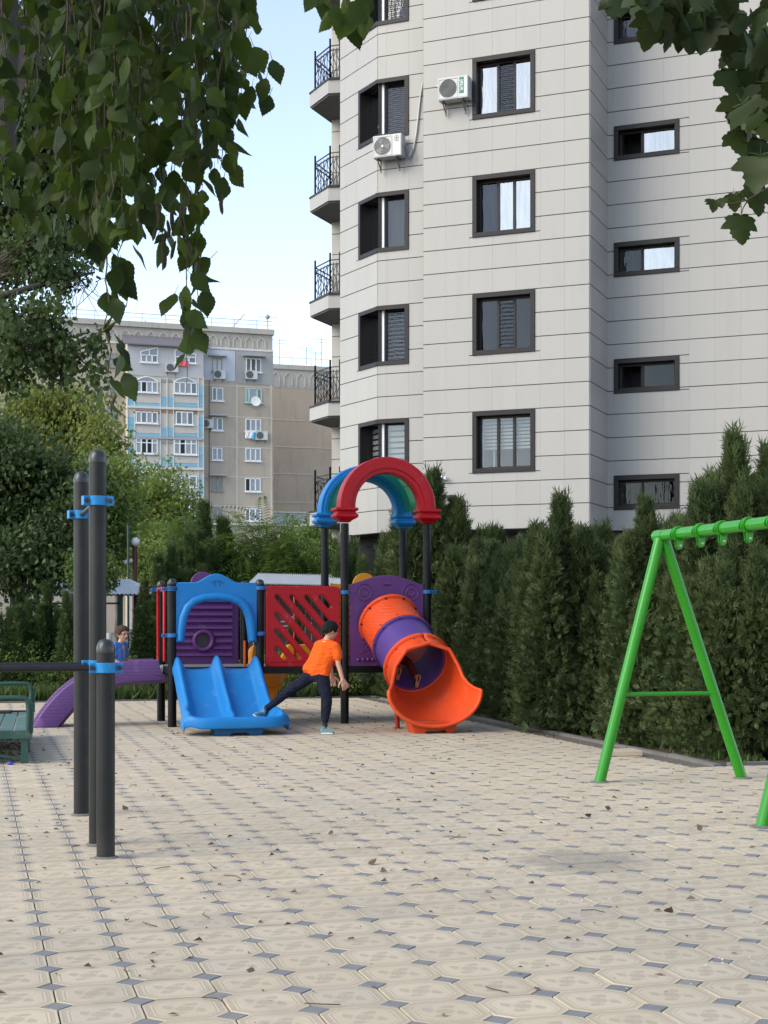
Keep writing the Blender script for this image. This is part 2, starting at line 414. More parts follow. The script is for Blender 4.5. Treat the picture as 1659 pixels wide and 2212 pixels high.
def cut(rect, holes):
    out = [rect]
    for (a0, a1, b0, b1) in holes:
        nx = []
        for (x0, x1, z0, z1) in out:
            if a1 <= x0 or a0 >= x1 or b1 <= z0 or b0 >= z1: nx.append((x0, x1, z0, z1)); continue
            if z0 < b0: nx.append((x0, x1, z0, b0))
            if z1 > b1: nx.append((x0, x1, b1, z1))
            zz0, zz1 = max(z0, b0), min(z1, b1)
            if x0 < a0: nx.append((x0, a0, zz0, zz1))
            if x1 > a1: nx.append((a1, x1, zz0, zz1))
        out = nx
    return [r for r in out if r[1] - r[0] > .02 and r[3] - r[2] > .02]
def facade(origin, ang, length, pw, holes, off=0.0, single=True, z0=ZB, z1=ZT, zvis=17.9, jh=.017):
    """backing wall with openings, panels over it as separate pieces"""
    mb = MB(); xs = sorted({0, length} | {q for h in holes for q in h[:2]}); zs = sorted({z0, z1} | {q for h in holes for q in h[2:]})
    for a in range(len(xs) - 1):
        for b in range(len(zs) - 1):
            cx, cz = (xs[a] + xs[a+1]) / 2, (zs[b] + zs[b+1]) / 2
            if any(h[0] < cx < h[1] and h[2] < cz < h[3] for h in holes): continue
            mb.quadmesh([(xs[a],0,zs[b]),(xs[a+1],0,zs[b]),(xs[a+1],0,zs[b+1]),(xs[a],0,zs[b+1])], [(0,1,2,3)])
    for (a0, a1, b0, b1) in holes:     # reveals
        mb.quadmesh([(a0,0,b0),(a1,0,b0),(a1,.3,b0),(a0,.3,b0)], [(0,1,2,3)]); mb.quadmesh([(a0,0,b1),(a1,0,b1),(a1,.3,b1),(a0,.3,b1)], [(3,2,1,0)])
        mb.quadmesh([(a0,0,b0),(a0,0,b1),(a0,.3,b1),(a0,.3,b0)], [(3,2,1,0)]); mb.quadmesh([(a1,0,b0),(a1,0,b1),(a1,.3,b1),(a1,.3,b0)], [(0,1,2,3)])
    wall = mb.build('wall', JOINT, tower, Vector(origin) - TL, (0, 0, ang))
    far = MB(); z = z0; rows = []
    while z < z1 - .01: rows.append(z); z += PH
    cols = []; x = off
    if off > .03: cols.append((0, off))
    while x < length - .03: cols.append((x, min(x + pw, length))); x += pw
    for zz in rows:
        for (a, b) in cols:
            for (x0, x1, q0, q1) in cut((a, b, zz, min(zz + PH, z1)), holes):
                x0 += .0013; x1 -= .0013; q0 += jh; q1 -= jh * .3
                if x1 - x0 < .01 or q1 - q0 < .01: continue
                if single and n_pan[0] < 300 and q0 < zvis:
                    link('cladding_panel', panel_mesh(x1 - x0, q1 - q0), None, wall, (x0, 0, q0)); n_pan[0] += 1
                else: far.box(x0, x1, -.022, 0, q0, q1)
    if far.v:
        o = far.build('farther_cladding_panels', CLAD, wall); o['kind'] = 'stuff'
    return wall
def frame_rect(x0, x1, z0, z1, w, y0, y1):
    return MB().box(x0, x1, y0, y1, z0, z0+w).box(x0, x1, y0, y1, z1-w, z1).box(x0, x0+w, y0, y1, z0+w, z1-w).box(x1-w, x1, y0, y1, z0+w, z1-w)
def tower_window(origin, ang, x0, x1, z0, z1, splits, glass, inside=None, bars=None, open_leaf=None):
    """trim proud of the wall, deep reveal, sashes set back, panes and what hangs behind them"""
    L = Vector(origin) - TL
    w = frame_rect(x0-.002, x1+.002, z0-.002, z1+.002, .115, -.055, .20).build('window', SURR, tower, L, (0, 0, ang), bevel=.006)
    yy = .17; a0, a1, b0, b1 = x0+.115, x1-.115, z0+.115, z1-.115
    s = frame_rect(a0, a1, b0, b1, .05, yy, yy+.07)
    for q in splits: s.box(a0+(a1-a0)*q-.035, a0+(a1-a0)*q+.035, yy-.004, yy+.074, b0+.05, b1-.05)
    s.build('sash', SURR, w)
    qs = [0] + list(splits) + [1]
    for i in range(len(qs) - 1):
        gl = glass[i % len(glass)]
        if gl is None: continue
        MB().quadmesh([(a0+(a1-a0)*qs[i]+.03, yy+.03, b0+.04),(a0+(a1-a0)*qs[i+1]-.03, yy+.03, b0+.04),(a0+(a1-a0)*qs[i+1]-.03, yy+.03, b1-.04),(a0+(a1-a0)*qs[i]+.03, yy+.03, b1-.04)], [(0,1,2,3)]).build('pane', gl, w)
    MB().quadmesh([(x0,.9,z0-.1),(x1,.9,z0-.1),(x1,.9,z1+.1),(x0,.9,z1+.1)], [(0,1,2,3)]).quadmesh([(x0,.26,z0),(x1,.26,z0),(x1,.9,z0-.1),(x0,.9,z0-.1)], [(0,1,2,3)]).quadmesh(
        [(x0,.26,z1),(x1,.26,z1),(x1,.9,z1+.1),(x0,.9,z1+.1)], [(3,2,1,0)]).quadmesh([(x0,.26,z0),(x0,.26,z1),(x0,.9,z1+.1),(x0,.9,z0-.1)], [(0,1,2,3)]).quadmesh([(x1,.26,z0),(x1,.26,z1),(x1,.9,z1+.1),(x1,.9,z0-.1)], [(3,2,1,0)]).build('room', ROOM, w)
    if inside == 'blind':
        n = 9; lim = b0 + (b1 - b0) * .38
        mb = MB(); h = (b1 - lim) / n
        for i in range(n): mb.box(a0+.02, a1-.02, .285 + (i % 2) * .006, .289 + (i % 2) * .006, lim + i*h, lim + (i+.62)*h)
        mb.build('blind', BLIND, w)
    elif inside is not None:
        f0, f1, m = inside; rows = []
        for zz in (b0, b1):
            rows.append([(a0+(a1-a0)*(f0+(f1-f0)*i/40), .32+.025*math.sin(i*1.9), zz) for i in range(41)])
        MB().grid(rows).build('curtain', m, w, smooth=180)
    if bars is not None:
        i0, i1 = bars; mb = MB(); n = 13
        c0, c1 = a0+(a1-a0)*qs[i0]+.03, a0+(a1-a0)*qs[i1]-.03
        for i in range(n):
            zz = b0 + .06 + (b1-b0-.12)*i/(n-1); mb.tube([(c0, yy-.02, zz), ((c0+c1)/2, yy-.02-.018, zz+.012), (c1, yy-.02, zz)], .008, 5)
        mb.build('window_guard', SURR, w)
    if open_leaf:
        fr = frame_rect(0, .33, 0, b1-b0-.06, .035, -.02, .02).build('open_leaf', WHITEP if open_leaf == 'w' else SURR, w, (a0+.05, yy+.06, b0+.03), (0, 0, R(62 if open_leaf == 'd' else 25)))
    return w
FLOORS = [5.09 + 2.985*k for k in range(6)]
# face A
A0 = Vector((1.017, 38.0, 0)); LA = 4.352
hA = [(1.335, 2.97, z, z+1.555) for z in FLOORS]
facade(A0, ANGA, LA, .6217, hA)
kindsA = [dict(glass=[GLASS], inside='blind', open_leaf='w'), dict(glass=[DIM, DIM, DIM], bars=(1, 2)), dict(glass=[DIM, MIRROR, MIRROR], inside=(0, .36, CURT_B)),
          dict(glass=[MIRROR, DIM, MIRROR], bars=(1, 2)), dict(glass=[DIM]), dict(glass=[DIM])]
for h, kw in zip(hA, kindsA): tower_window(A0, ANGA, *h, splits=(.36, .66), **kw)
# face C (return) and face B (set back)
A1 = A0 + DIRA * LA; DIRC = Vector((-DIRA.y, DIRA.x, 0)); LC = 1.807
facade(A1, ANGA + R(90), LC, .6, [])
B0 = A1 + DIRC * LC
SILLB = [4.195 + 2.985*k for k in range(6)]
hB = [(.193, 1.865, z, z+.87) for z in SILLB]
facade(B0, ANGA, 9.0, .64, hB, off=.193-.0)
for i, h in enumerate(hB): tower_window(B0, ANGA, *h, splits=(.40,), glass=[None if i % 2 else DIM, [DIM, DIM, MIRROR, MIRROR, MIRROR, DIM][i]], open_leaf='d')
# face D / E (chamfered bay) : D is parallel to A and a little behind, E turns back to the left
D1 = Vector((1.03, 38.5, 0)); LD = 1.276; D0 = D1 - DIRA * LD
LE = 2.04; DIRE = Vector((.509, -.861, 0)).normalized(); E0 = D0 - DIRE * LE; ANGE = math.atan2(DIRE.y, DIRE.x)
hD = [(0, LD-.413, z, z+1.555) for z in FLOORS]; hE = [(LE-.976, LE, z, z+1.555) for z in FLOORS]
facade(D0, ANGA, LD, .62, hD, single=False, off=.25); facade(E0, ANGE, LE, .62, hE, single=False, off=.3)
for i, z in enumerate(FLOORS):     # corner windows: trim on both faces, white corner post, panes on both sides
    w = MB().box(LD-.413-.1, LD-.413+.002, -.055, .22, z, z+1.555).box(-.06, LD-.513, -.055, .2, z-.002, z+.1).box(-.06, LD-.513, -.055, .2, z+1.455, z+1.557).build('corner_window', SURR, tower, D0 - TL, (0, 0, ANGA))
    e0 = LE-.976; rel = E0 - D0; ca, sa = math.cos(-ANGA), math.sin(-ANGA)
    le = (rel.x*ca - rel.y*sa, rel.x*sa + rel.y*ca, 0); ra = ANGE - ANGA
    MB().box(e0-.002, e0+.1, -.055, .30, z, z+1.555).box(e0+.1, LE+.02, -.055, .2, z-.002, z+.1).box(e0+.1, LE+.02, -.055, .2, z+1.455, z+1.557).build('trim', SURR, w, le, (0, 0, ra))
    MB().box(.0, .13, .09, .24, z+.1, z+1.455).build('corner_post', WHITEP, w)
    MB().box(LD-.513-.06, LD-.513, .17, .24, z+.1, z+1.455).box(.13, .19, .17, .24, z+.1, z+1.455).build('sash', SURR, w)
    g1 = [GLASS, DIM, DIM, DIM, DIM, DIM][i]
    MB().quadmesh([(.13,.2,z+.1),(LD-.513,.2,z+.1),(LD-.513,.2,z+1.455),(.13,.2,z+1.455)], [(0,1,2,3)]).build('pane', g1, w)
    MB().quadmesh([(e0+.1,.26,z+.1),(LE-.06,.26,z+.1),(LE-.06,.26,z+1.455),(e0+.1,.26,z+1.455)], [(0,1,2,3)]).build('pane', [GLASS, MIRROR, MIRROR, MIRROR, GLASS, DIM][i], w, le, (0, 0, ra))
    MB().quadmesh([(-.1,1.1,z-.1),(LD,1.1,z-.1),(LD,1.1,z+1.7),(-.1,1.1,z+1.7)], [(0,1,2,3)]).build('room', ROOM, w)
    if i == 0:
        mb = MB()
        for k in range(9): mb.box(.15, LD-.53, .26+(k%2)*.005, .264+(k%2)*.005, z+.1+k*.15, z+.1+k*.15+.1)
        mb.build('blind', BLIND, w)
        mb = MB()
        for k in range(9): mb.box(e0+.12, LE-.1, .33+(k%2)*.005, .334+(k%2)*.005, z+.1+k*.15, z+.1+k*.15+.1)
        mb.build('blind', BLIND, w, le, (0, 0, ra))
    else:
        m = [CURT, CURT_W, CURT_W, CURT, CURT][i-1]; rows = [[(.17+(LD-.72)*k/30, .30+.02*math.sin(k*2.1), zz) for k in range(31)] for zz in (z+.1, z+1.45)]
        MB().grid(rows).build('curtain', m, w, smooth=180)
    if i in (1, 3, 4):
        mb = MB()
        for k in range(12): mb.tube([(.19, .15, z+.16+k*.108), (.45, .115, z+.175+k*.108), (LD-.53, .15, z+.16+k*.108)], .008, 5)
        mb.build('window_guard', SURR, w)
# left return of the bay, dark side wall and the balconies on it
SIDE = Vector((-.378, -.926, 0)); S1 = E0; side_dir = Vector((.378, .926, 0))
facade(Vector((-1.52, 43.2, 0)), ANGA, 3.0, .62, [], single=False)
MB().box(0, .02, 0, 3.0, ZB, ZT).build('wall', CLAD, tower, E0 - TL, (0, 0, ANGA))
MB().quadmesh([(0,0,ZB),(-3,0,ZB),(-3,12,ZB),(0,12,ZB)], [(0,1,2,3)])
# soffit over the open ground storey, columns and dark shopfront behind
pts = [E0, D0, D1, A0, A1, B0, B0 + DIRA*9.0, B0 + DIRA*9.0 + DIRC*14, E0 + DIRC*14]
me = bpy.data.meshes.new('soffit'); me.from_pydata([(p.x-TL.x, p.y-TL.y, ZB) for p in pts], [], [tuple(range(len(pts)))]); link('soffit', me, JOINT, tower)
me = bpy.data.meshes.new('roof'); me.from_pydata([(p.x-TL.x, p.y-TL.y, ZT) for p in pts], [], [tuple(range(len(pts)))]); link('roof', me, JOINT, tower)
MB().box(-3.5, 14, 2.2, 2.4, -.05, ZB).build('ground_storey_wall', pmat('dark_shopfront', (.035, .036, .04), .3, .2), tower, A0 - TL, (0, 0, ANGA))
for k in range(7): MB().box(-2.8+k*2.6, -2.4+k*2.6, .8, 1.2, -.05, ZB).build('column', JOINT, tower, A0 - TL, (0, 0, ANGA))
MB().box(0, .1, 0, 12, ZB, ZT).build('wall', CLAD, tower, B0 + DIRA*9 - TL, (0, 0, ANGA))
IRON = pmat('wrought_iron', (.02, .021, .026), .5, .2)
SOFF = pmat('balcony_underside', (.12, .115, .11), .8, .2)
dbal = 42.0; bal_root = Vector(((713-829.5)*K*dbal, dbal, 0))
def ringlet(mb, cx, cz, r, y, a0=0, a1=300, n=9, rad=.009):
    mb.tube([(cx + r*(1-.35*i/n)*math.cos(R(a0+(a1-a0)*i/n)), y, cz + r*(1-.35*i/n)*math.sin(R(a0+(a1-a0)*i/n))) for i in range(n+1)], rad, 5)
for k in range(6):
    zt = 4.42 + 2.985*k      # slab top
    # plan of the slab: a trapezoid standing out to the left of the side wall
    def lp(x, d): return Vector(((x-829.5)*K*d, d, 0))
    p0, p1, p2, p3, p4 = lp(738, 41.0), lp(709, 41.07), lp(669, 42.2), lp(725, 43.8), lp(740, 43.8)
    plan = [p0, p1, p2, p3, p4]; base = p2
    n = len(plan); V = [(p.x-base.x, p.y-base.y, -.36) for p in plan] + [(p.x-base.x, p.y-base.y, 0) for p in plan]
    mb = MB(); mb.quadmesh(V, [tuple(reversed(range(n))), tuple(range(n, 2*n))] + [(i, (i+1)%n, n+(i+1)%n, n+i) for i in range(n)])
    b = mb.build('balcony', CLAD, tower, (base.x-TL.x, base.y-TL.y, zt))
    rim = MB(); cen = sum(plan, Vector())/n
    V2 = [((p.x-base.x)+(p.x-cen.x)*.03, (p.y-base.y)+(p.y-cen.y)*.03) for p in plan]
    rim.quadmesh([(x, y, .0) for x, y in V2]+[(x, y, .05) for x, y in V2], [tuple(reversed(range(n))), tuple(range(n, 2*n))] + [(i, (i+1)%n, n+(i+1)%n, n+i) for i in range(n)])
    rim.build('slab_rim', SURR, b)
    V3 = [((p.x-base.x)*.93+(cen.x-base.x)*.07, (p.y-base.y)*.93+(cen.y-base.y)*.07) for p in plan]
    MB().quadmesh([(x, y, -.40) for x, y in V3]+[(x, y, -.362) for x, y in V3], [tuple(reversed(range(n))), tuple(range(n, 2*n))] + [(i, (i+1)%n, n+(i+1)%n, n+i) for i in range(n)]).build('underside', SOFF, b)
    # railing: along p1->p2 (front) and p2->p3 (side)
    c = lambda p, z: ((p.x-base.x)+(cen.x-p.x)*.05, (p.y-base.y)+(cen.y-p.y)*.05, z)
    f0, f1, f2, f3 = c(lp(735, 41.1), 0), c(lp(713, 41.2), 0), c(lp(679, 42.15), 0), c(lp(724, 43.6), 0)
    rl = MB()
    for (a, bb) in ((f0, f1), (f1, f2), (f2, f3)):
        a = Vector(a); bb = Vector(bb)
        for zz in (.12, 1.02, .9): rl.bar(a + Vector((0,0,zz)), bb + Vector((0,0,zz)), .028)
        m = max(3, int((bb-a).length/.2))
        for i in range(m+1):
            q = a.lerp(bb, i/m)
            if i in (0, m): rl.bar(q + Vector((0,0,.05)), q + Vector((0,0,1.22)), .05)
            else: rl.bar(q + Vector((0,0,.12)), q + Vector((0,0,.95)), .018)
            if i < m:
                w = (bb - a)/m; qq = []
                for s_ in range(13):
                    f = s_/12; qq.append(q + w*(.5+.42*math.sin(f*6.28*1.5+i)) + Vector((0,0,.14+.74*f)))
                rl.tube(qq, .011, 4)
    rl.build('railing', IRON, b)
# two thin service pipes under the bay
MB().tube([(0,0,-.05),(0,0,ZB)], .045, 8).build('downpipe', pmat('pipe_grey', (.4, .41, .42), .6), tower, at(738, 1200, 40.2) * Vector((1,1,0)) - TL * 1.0 if False else Vector((at(738,1200,40.2).x, 40.2, 0)) - TL)

# air conditioners on the tower
ACW = pmat('air_conditioner_white', (.50, .51, .50), .5, .08, 6, dirt=(.32, .29, .25), dirt_amt=.35, dscale=3)
ACD = pmat('air_conditioner_grille', (.09, .092, .095), .6, .2); ACB = pmat('bracket_steel', (.12, .115, .11), .6, .3)
TEAL = pmat('teal_badge', (.02, .16, .13), .5, .05); PANELW = pmat('air_conditioner_panel', (.56, .58, .575), .45, .04)
def text_mesh(body, size, m, extrude=.002, vert_font_scale=1):
    cu = bpy.data.curves.new('lettering', 'FONT'); cu.body = body; cu.size = size; cu.extrude = extrude; cu.align_x = 'CENTER'; cu.align_y = 'CENTER'
    ob = bpy.data.objects.new('lettering', cu); dg = bpy.context.evaluated_depsgraph_get()
    me = bpy.data.meshes.new_from_object(ob.evaluated_get(dg)) if False else ob.to_mesh().copy()
    ob.to_mesh_clear(); bpy.data.objects.remove(ob)
    me.name = 'lettering'; me.materials.clear(); me.materials.append(m); return me
def ac_unit(loc, ang, w, h, label, badge=None, cat='air conditioner', detail=True, group=None):
    r = empty('air_conditioner', loc, ang, label, cat, group); d = .30
    MB().box(-w/2, w/2, -d, 0, 0, h).build('casing', ACW, r, bevel=.012)
    cx = -w/2 + w*.34; cz = h*.5; rr = h*.41
    def disc(r0, y, n=24): return [(cx + r0*math.cos(2*math.pi*i/n), y, cz + r0*math.sin(2*math.pi*i/n)) for i in range(n)]
    mb = MB(); mb.quadmesh(disc(rr, -d-.006), [tuple(range(24))])
    f = mb.build('fan_opening', ACD, r)
    if detail:
        g = MB()
        for k in range(1, 6): g.tube(disc(rr*k/5.2, -d-.014) + [disc(rr*k/5.2, -d-.014)[0]], .004, 4, cap=False)
        g.build('fan_grille', ACB if badge else ACW, r)
        if not badge:
            bl = MB()
            for k in range(3):
                a0 = k*2.094
                bl.quadmesh([(cx+rr*q*math.cos(a0+e), -d-.010, cz+rr*q*math.sin(a0+e)) for q, e in ((.18,-.3),(.85,-.55),(.92,.25),(.25,.5))], [(0,1,2,3)])
            bl.build('fan_blades', pmat('fan_blade', (.16,.165,.165), .5), f)
            MB().quadmesh([(cx+.03*math.cos(i), -d-.016, cz+.03*math.sin(i)) for i in [j*.524 for j in range(12)]], [tuple(range(12))]).build('hub', WHITEP, f)
    fr = frame_rect(cx-rr-.03, cx+rr+.03, .03, h-.03, .018, -d-.012, -d-.002)
    fr.build('grille_frame', ACW, r)
    x0 = cx + rr + .06
    MB().box(x0, w/2-.02, -d-.007, -d, .03, h-.03).build('front_panel', PANELW, r, bevel=.004)
    for s in (-.36, .30):
        b = MB().bar((s*w, 0, -.02), (s*w, -d-.02, -.02), .03).bar((s*w, -d+.03, -.03), (s*w, 0, -.26), .025).bar((s*w, -.012, .0), (s*w, -.012, -.32), .028).build('bracket', ACB, r)
    if badge == 'artel':
        bx = MB().box(x0+.015, x0+.135, -d-.012, -d-.006, .11, h-.04).build('badge', TEAL, r)
        me = text_mesh('artel', .15, WHITEP); link('lettering', me, None, bx, (x0+.072, -d-.013, .11+(h-.15)/2), (R(90), R(-90), 0))
    return r
pA = lambda t, z: A0 + DIRA*t + Vector((0,0,z))
SIDEA = Vector((DIRA.y, -DIRA.x, 0))
ac1 = ac_unit(pA(.93, 14.52) - DIRC*.08, ANGA, .80, .56, 'white air conditioner with green badge beside the upper window', 'artel')
ac2 = ac_unit(D0 + DIRA*.42 + Vector((0,0,13.42)) - DIRC*.12, ANGA, .80, .57, 'white air conditioner with bare grey fan below the corner window')
lg = MB().tube([(.27+.06*math.cos(a*.349), -.309, .46+.05*math.sin(a*.349)) for a in range(-9, 9)], .006, 4).box(.25,.262,-.311,-.306,.44,.47).box(.265,.277,-.311,-.306,.44,.485).box(.28,.292,-.311,-.306,.44,.475).box(.20,.34,-.31,-.306,.375,.387)
lg.build('emblem', ACD, ac2)
# white refrigerant pipe running from the lower unit up to the wall edge
PIPE = pmat('white_pipe_wrap', (.55, .53, .50), .8, .1)
base = D0 + DIRA*.9 + Vector((0,0,13.5)); q = [Vector((0,-.06,0)), Vector((.10,-.05,.18)), Vector((.18,-.04,.6)), Vector((.24,-.04,1.1)), Vector((.3,-.04,1.6)), Vector((.36,-.05,1.85))]
o = MB().tube(q, .022, 8).build('pipe', PIPE, ac2, (.42+.08, 0.1, .05)); 
o = MB().tube([(.40,-.1,.3),(.47,-.1,.1),(.5,-.08,-.05),(.58,-.06,-.1),(.62,-.05,.0),(.60,-.03,.2)], .009, 6).build('cable', ACD, ac2)
o = MB().tube([(-.40,-.05,.42),(-.46,-.04,.47),(-.54,0.02,.50)], .025, 8).build('pipe', PIPE, ac1)
# small camera and flood lamp fixed low on the tower
q = pA(.55, 5.0); cm = empty('security_camera', q, ANGA, 'small white security camera on the pale cladding above the conifers', 'camera')
MB().tube([(0,-.02,0),(0,-.10,0)], .02, 8).build('arm', WHITEP, cm); MB().tube([(-.02,-.1,0),(.12,-.14,-.02)], [.05,.05], 10).build('housing', WHITEP, cm, smooth=40)
q = pA(.75, 4.45); fl = empty('flood_lamp', q, ANGA, 'small black flood lamp tilted down on the pale cladding', 'lamp')
MB().prism([(-.16,.1),(.14,.1),(.05,-.12)], -.2, -.02).build('housing', IRON, fl); MB().box(-.02,.02,-.03,0,-.05,.05).build('bracket', IRON, fl)

# ------------------------------------------------------------------ the old concrete panel block far behind
OBD = Vector((.953, .304, 0)); OBA = math.atan2(OBD.y, OBD.x); OB0 = Vector(((435-829.5)*K*140, 140, 0))
def ob(x, y, back=0.0):
    """reference position -> (distance along the facade, height); back moves the plane away"""
    c = (x - 829.5) * K; d0 = OB0.y + back
    t = (d0 * c - OB0.x) / (OBD.x - OBD.y * c); d = d0 + OBD.y * t
    return t, CAM_H + (1333 - y) * K * d
def weather(name, col, streak=(.12, .11, .10), amt=.5, rough=.9, sc=.35):
    if name in MATS: return MATS[name]
    m, nt, b = new_mat(name); t = NT(nt); p = t.pos()
    mp = t.n('ShaderNodeMapping'); mp.inputs['Scale'].default_value = (1.6, 1.6, .25); nt.links.new(p, mp.inputs[0])
    c = t.mix(t.noise(sc, p, 8, .65), c3(col, .82), c3(col, 1.18))
    c = t.mix(t.m('MULTIPLY', t.ramp(t.noise(1.0, mp.outputs[0], 8, .7), .5, .8), amt), c, c3(streak))
    c = t.mix(t.m('MULTIPLY', t.noise(9, p, 4), .25), c, c3(col, .6))
    nt.links.new(c, b.inputs['Base Color']); b.inputs['Roughness'].default_value = rough
    MATS[name] = m; return m
CONC = weather('old_panel_concrete', (.44, .375, .30)); CONC_G = weather('grey_render', (.36, .355, .345)); CONC_T = weather('parapet_concrete', (.46, .43, .38))
PALEB = weather('pale_blue_render', (.52, .55, .60), amt=.15); SEAM = pmat('panel_seam', (.52, .465, .39), .9, .2, 2); SEAMD = pmat('dark_seam', (.16, .14, .12), .9, .2, 2)
FRW = pmat('white_window_frame', (.75, .77, .78), .5, .05); FRD = pmat('old_wood_frame', (.30, .28, .25), .7, .2); FRG = pmat('mint_window_frame', (.42, .62, .55), .5, .1)
OGL = pmat('old_window_glass', (.10, .12, .135), .12, .5, .9, spec=.8); OGD = pmat('open_window_dark', (.012, .012, .013), .7); OGC = pmat('curtained_glass', (.24, .26, .28), .25, .35, 1.5, spec=.7)
BLU = weather('peeling_blue_paint', (.22, .46, .60), (.45, .43, .38), .5, .8, 1.2); CREAM = weather('cream_render', (.56, .53, .46), amt=.3); BRK = weather('worn_brick', (.36, .19, .13), (.5, .45, .38), .6, .9, 3)
PBRK = pmat('pale_brick', (.55, .50, .44), .9, .15, 3); WTR = pmat('white_trim', (.62, .60, .56), .7, .15, 2); AWN = pmat('awning_metal', (.33, .34, .36), .5, .2); ROOFM = pmat('slate_metal_roof', (.15, .14, .155), .55, .15)
old = empty('panel_apartment_block', (OB0.x, OB0.y, 0), OBA, 'nine storey concrete panel apartment block far behind the trees', 'building')
def orect(x0, x1, y0, y1, back=0): 
    a = ob(x0, (y0+y1)/2, back)[0]; b = ob(x1, (y0+y1)/2, back)[0]; c = ob((x0+x1)/2, y0, back)[1]; d = ob((x0+x1)/2, y1, back)[1]
    return a, b, d, c
def obox(name, m, x0, x1, y0, y1, f0, f1, parent=old, back=0, bevel=0):
    a, b, c, d = orect(x0, x1, y0, y1, back); return MB().box(a, b, f0, f1, c, d).build(name, m, parent)
tE, zR = ob(590, 712); tW = ob(-60, 690)[0]; zR = ob(435, 703)[1]; z_par = ob(435, 748)[1]
MB().box(tW, tE, 0, 14, 0, z_par).build('wall', CONC, old); MB().box(tW, tE-.02, .15, 14, z_par, zR-.5).box(tW-.1, tE+.1, -.15, 14.1, zR-.5, zR).build('parapet', CONC_T, old)
# pointed arch niches along the parapet
zc = z_par + (zR-.5-z_par)*.08; zt = zR-.75; arch = MB(); w = 1.05
t = tE - .6
niche = MB(); hh = zt - zc
for s in (-1, 1): niche.bar((s*w*.36, 0, 0), (s*w*.36, 0, hh*.62), .09, .12).bar((s*w*.36, 0, hh*.62), (0, 0, hh*.98), .09, .12)
nm = niche.mesh('parapet_arch', SEAM)
while t > ob(110, 700)[0]:
    link('parapet_arch', nm, None, old, (t - w/2, .10, zc)); t -= w*1.12
MB().box(tW, tE, -.08, .05, z_par-.18, z_par+.02).build('cornice', WTR, old)
# panel seams
zfl = [ob(545, y)[1] for y in (836, 902, 967, 1031, 1094)]
for z in zfl: MB().box(ob(436, 900)[0], tE, -.03, 0, z-.06, z+.06).build('panel_seam', SEAM, old)
for x in (512, 586): t = ob(x, 900)[0]; MB().box(t-.07, t+.07, -.032, 0, 0, ob(x, 770)[1]).build('panel_seam', SEAM, old)
MB().box(ob(452,900)[0]-.05, ob(452,900)[0]+.05, -.034, 0, 4, z_par-1).build('panel_seam', SEAMD, old)
obox('render_patch', PALEB, 437, 508, 756, 822, -.05, 0); obox('render_patch', CONC_G, 509, 590, 756, 830, -.04, 0)
def owin(x0, x1, y0, y1, fr, splits=(.5,), gl=None, awn=False, transom=False, f=-.03, parent=None):
    a, b, c, d = orect(x0, x1, y0, y1)
    w = frame_rect(a, b, c, d, .09, f-.05, f+.06)
    for q in splits: w.box(a+(b-a)*q-.06, a+(b-a)*q+.06, f-.05, f+.05, c, d)
    if transom: w.box(a, b, f-.045, f+.05, c+(d-c)*.68, c+(d-c)*.68+.09)
    w.box(a-.12, b+.12, f-.16, f+.02, c-.1, c)
    o = w.build('window', fr, parent or old)
    qs = [0] + list(splits) + [1]; gl = gl or [random.choice((OGL, OGC, OGC)) for _ in qs]
    for i in range(len(qs)-1): MB().quadmesh([(a+(b-a)*qs[i], f-.01, c),(a+(b-a)*qs[i+1], f-.01, c),(a+(b-a)*qs[i+1], f-.01, d),(a+(b-a)*qs[i], f-.01, d)], [(0,1,2,3)]).build('pane', gl[i % len(gl)], o)
    if awn: MB().box(a-.35, b+.35, f-.7, f, d+.12, d+.24).build('awning', AWN, o)
    return o
# plain windows right of the loggias
owin(458, 480, 774, 803, FRD, gl=[OGD, OGC], awn=True); owin(531, 564, 774, 804, FRW, (.33, .66), [OGC, OGD, OGC], awn=True)
owin(458, 482, 837, 866, FRW, (.4,)); owin(530, 565, 839, 870, FRG, (.22, .72), transom=False)
owin(458, 481, 902, 930, FRW, awn=True); owin(530, 564, 905, 932, FRW, (.33, .66))
owin(458, 480, 967, 994, FRW); owin(530, 563, 968, 996, FRW, (.33, .66))
owin(458, 481, 1031, 1060, FRD, awn=True); owin(529, 563, 1033, 1062, FRW, (.33, .66), [OGD, OGC, OGC])
owin(458, 480, 1096, 1125, FRD); owin(529, 563, 1098, 1126, FRW, (.3, .66))
# windows left of the loggias
for y in (762, 822, 880, 941, 1003, 1063): owin(229, 251, y, y+30, FRD if y < 900 else FRW, (.5,)); owin(118, 140, y-6, y+24, FRW, (.5,)); owin(30, 62, y-10, y+20, FRW, (.33, .66))
# glazed loggia stack standing proud of the wall
P = -1.2; a, b = ob(271, 900)[0], ob(434, 900)[0]
lz0, lz1 = ob(350, 1180)[1], ob(350, 748)[1]
MB().box(a, b, P, 0, 0, lz1).build('loggia_wall', CREAM, old)
obox('loggia_front', weather('lilac_grey_render', (.49, .48, .48), amt=.15), 271, 434, 752, 818, P-.06, P)
a, b, c, d = orect(270, 438, 727, 752); me = bpy.data.meshes.new('loggia_roof')
me.from_pydata([(a-.3, P-.5, c),(b+.3, P-.5, c),(b+.3, .1, d),(a-.3, .1, d),(a-.3, P-.5, c-.12),(b+.3, P-.5, c-.12),(b+.3,.1,d-.12),(a-.3,.1,d-.12)], [], [(0,1,2,3),(7,6,5,4),(0,4,5,1),(1,5,6,2),(2,6,7,3),(3,7,4,0)]); link('loggia_roof', me, ROOFM, old)
rows = [(820, 886), (888, 950), (952, 1014), (1018, 1078), (1080, 1140)]
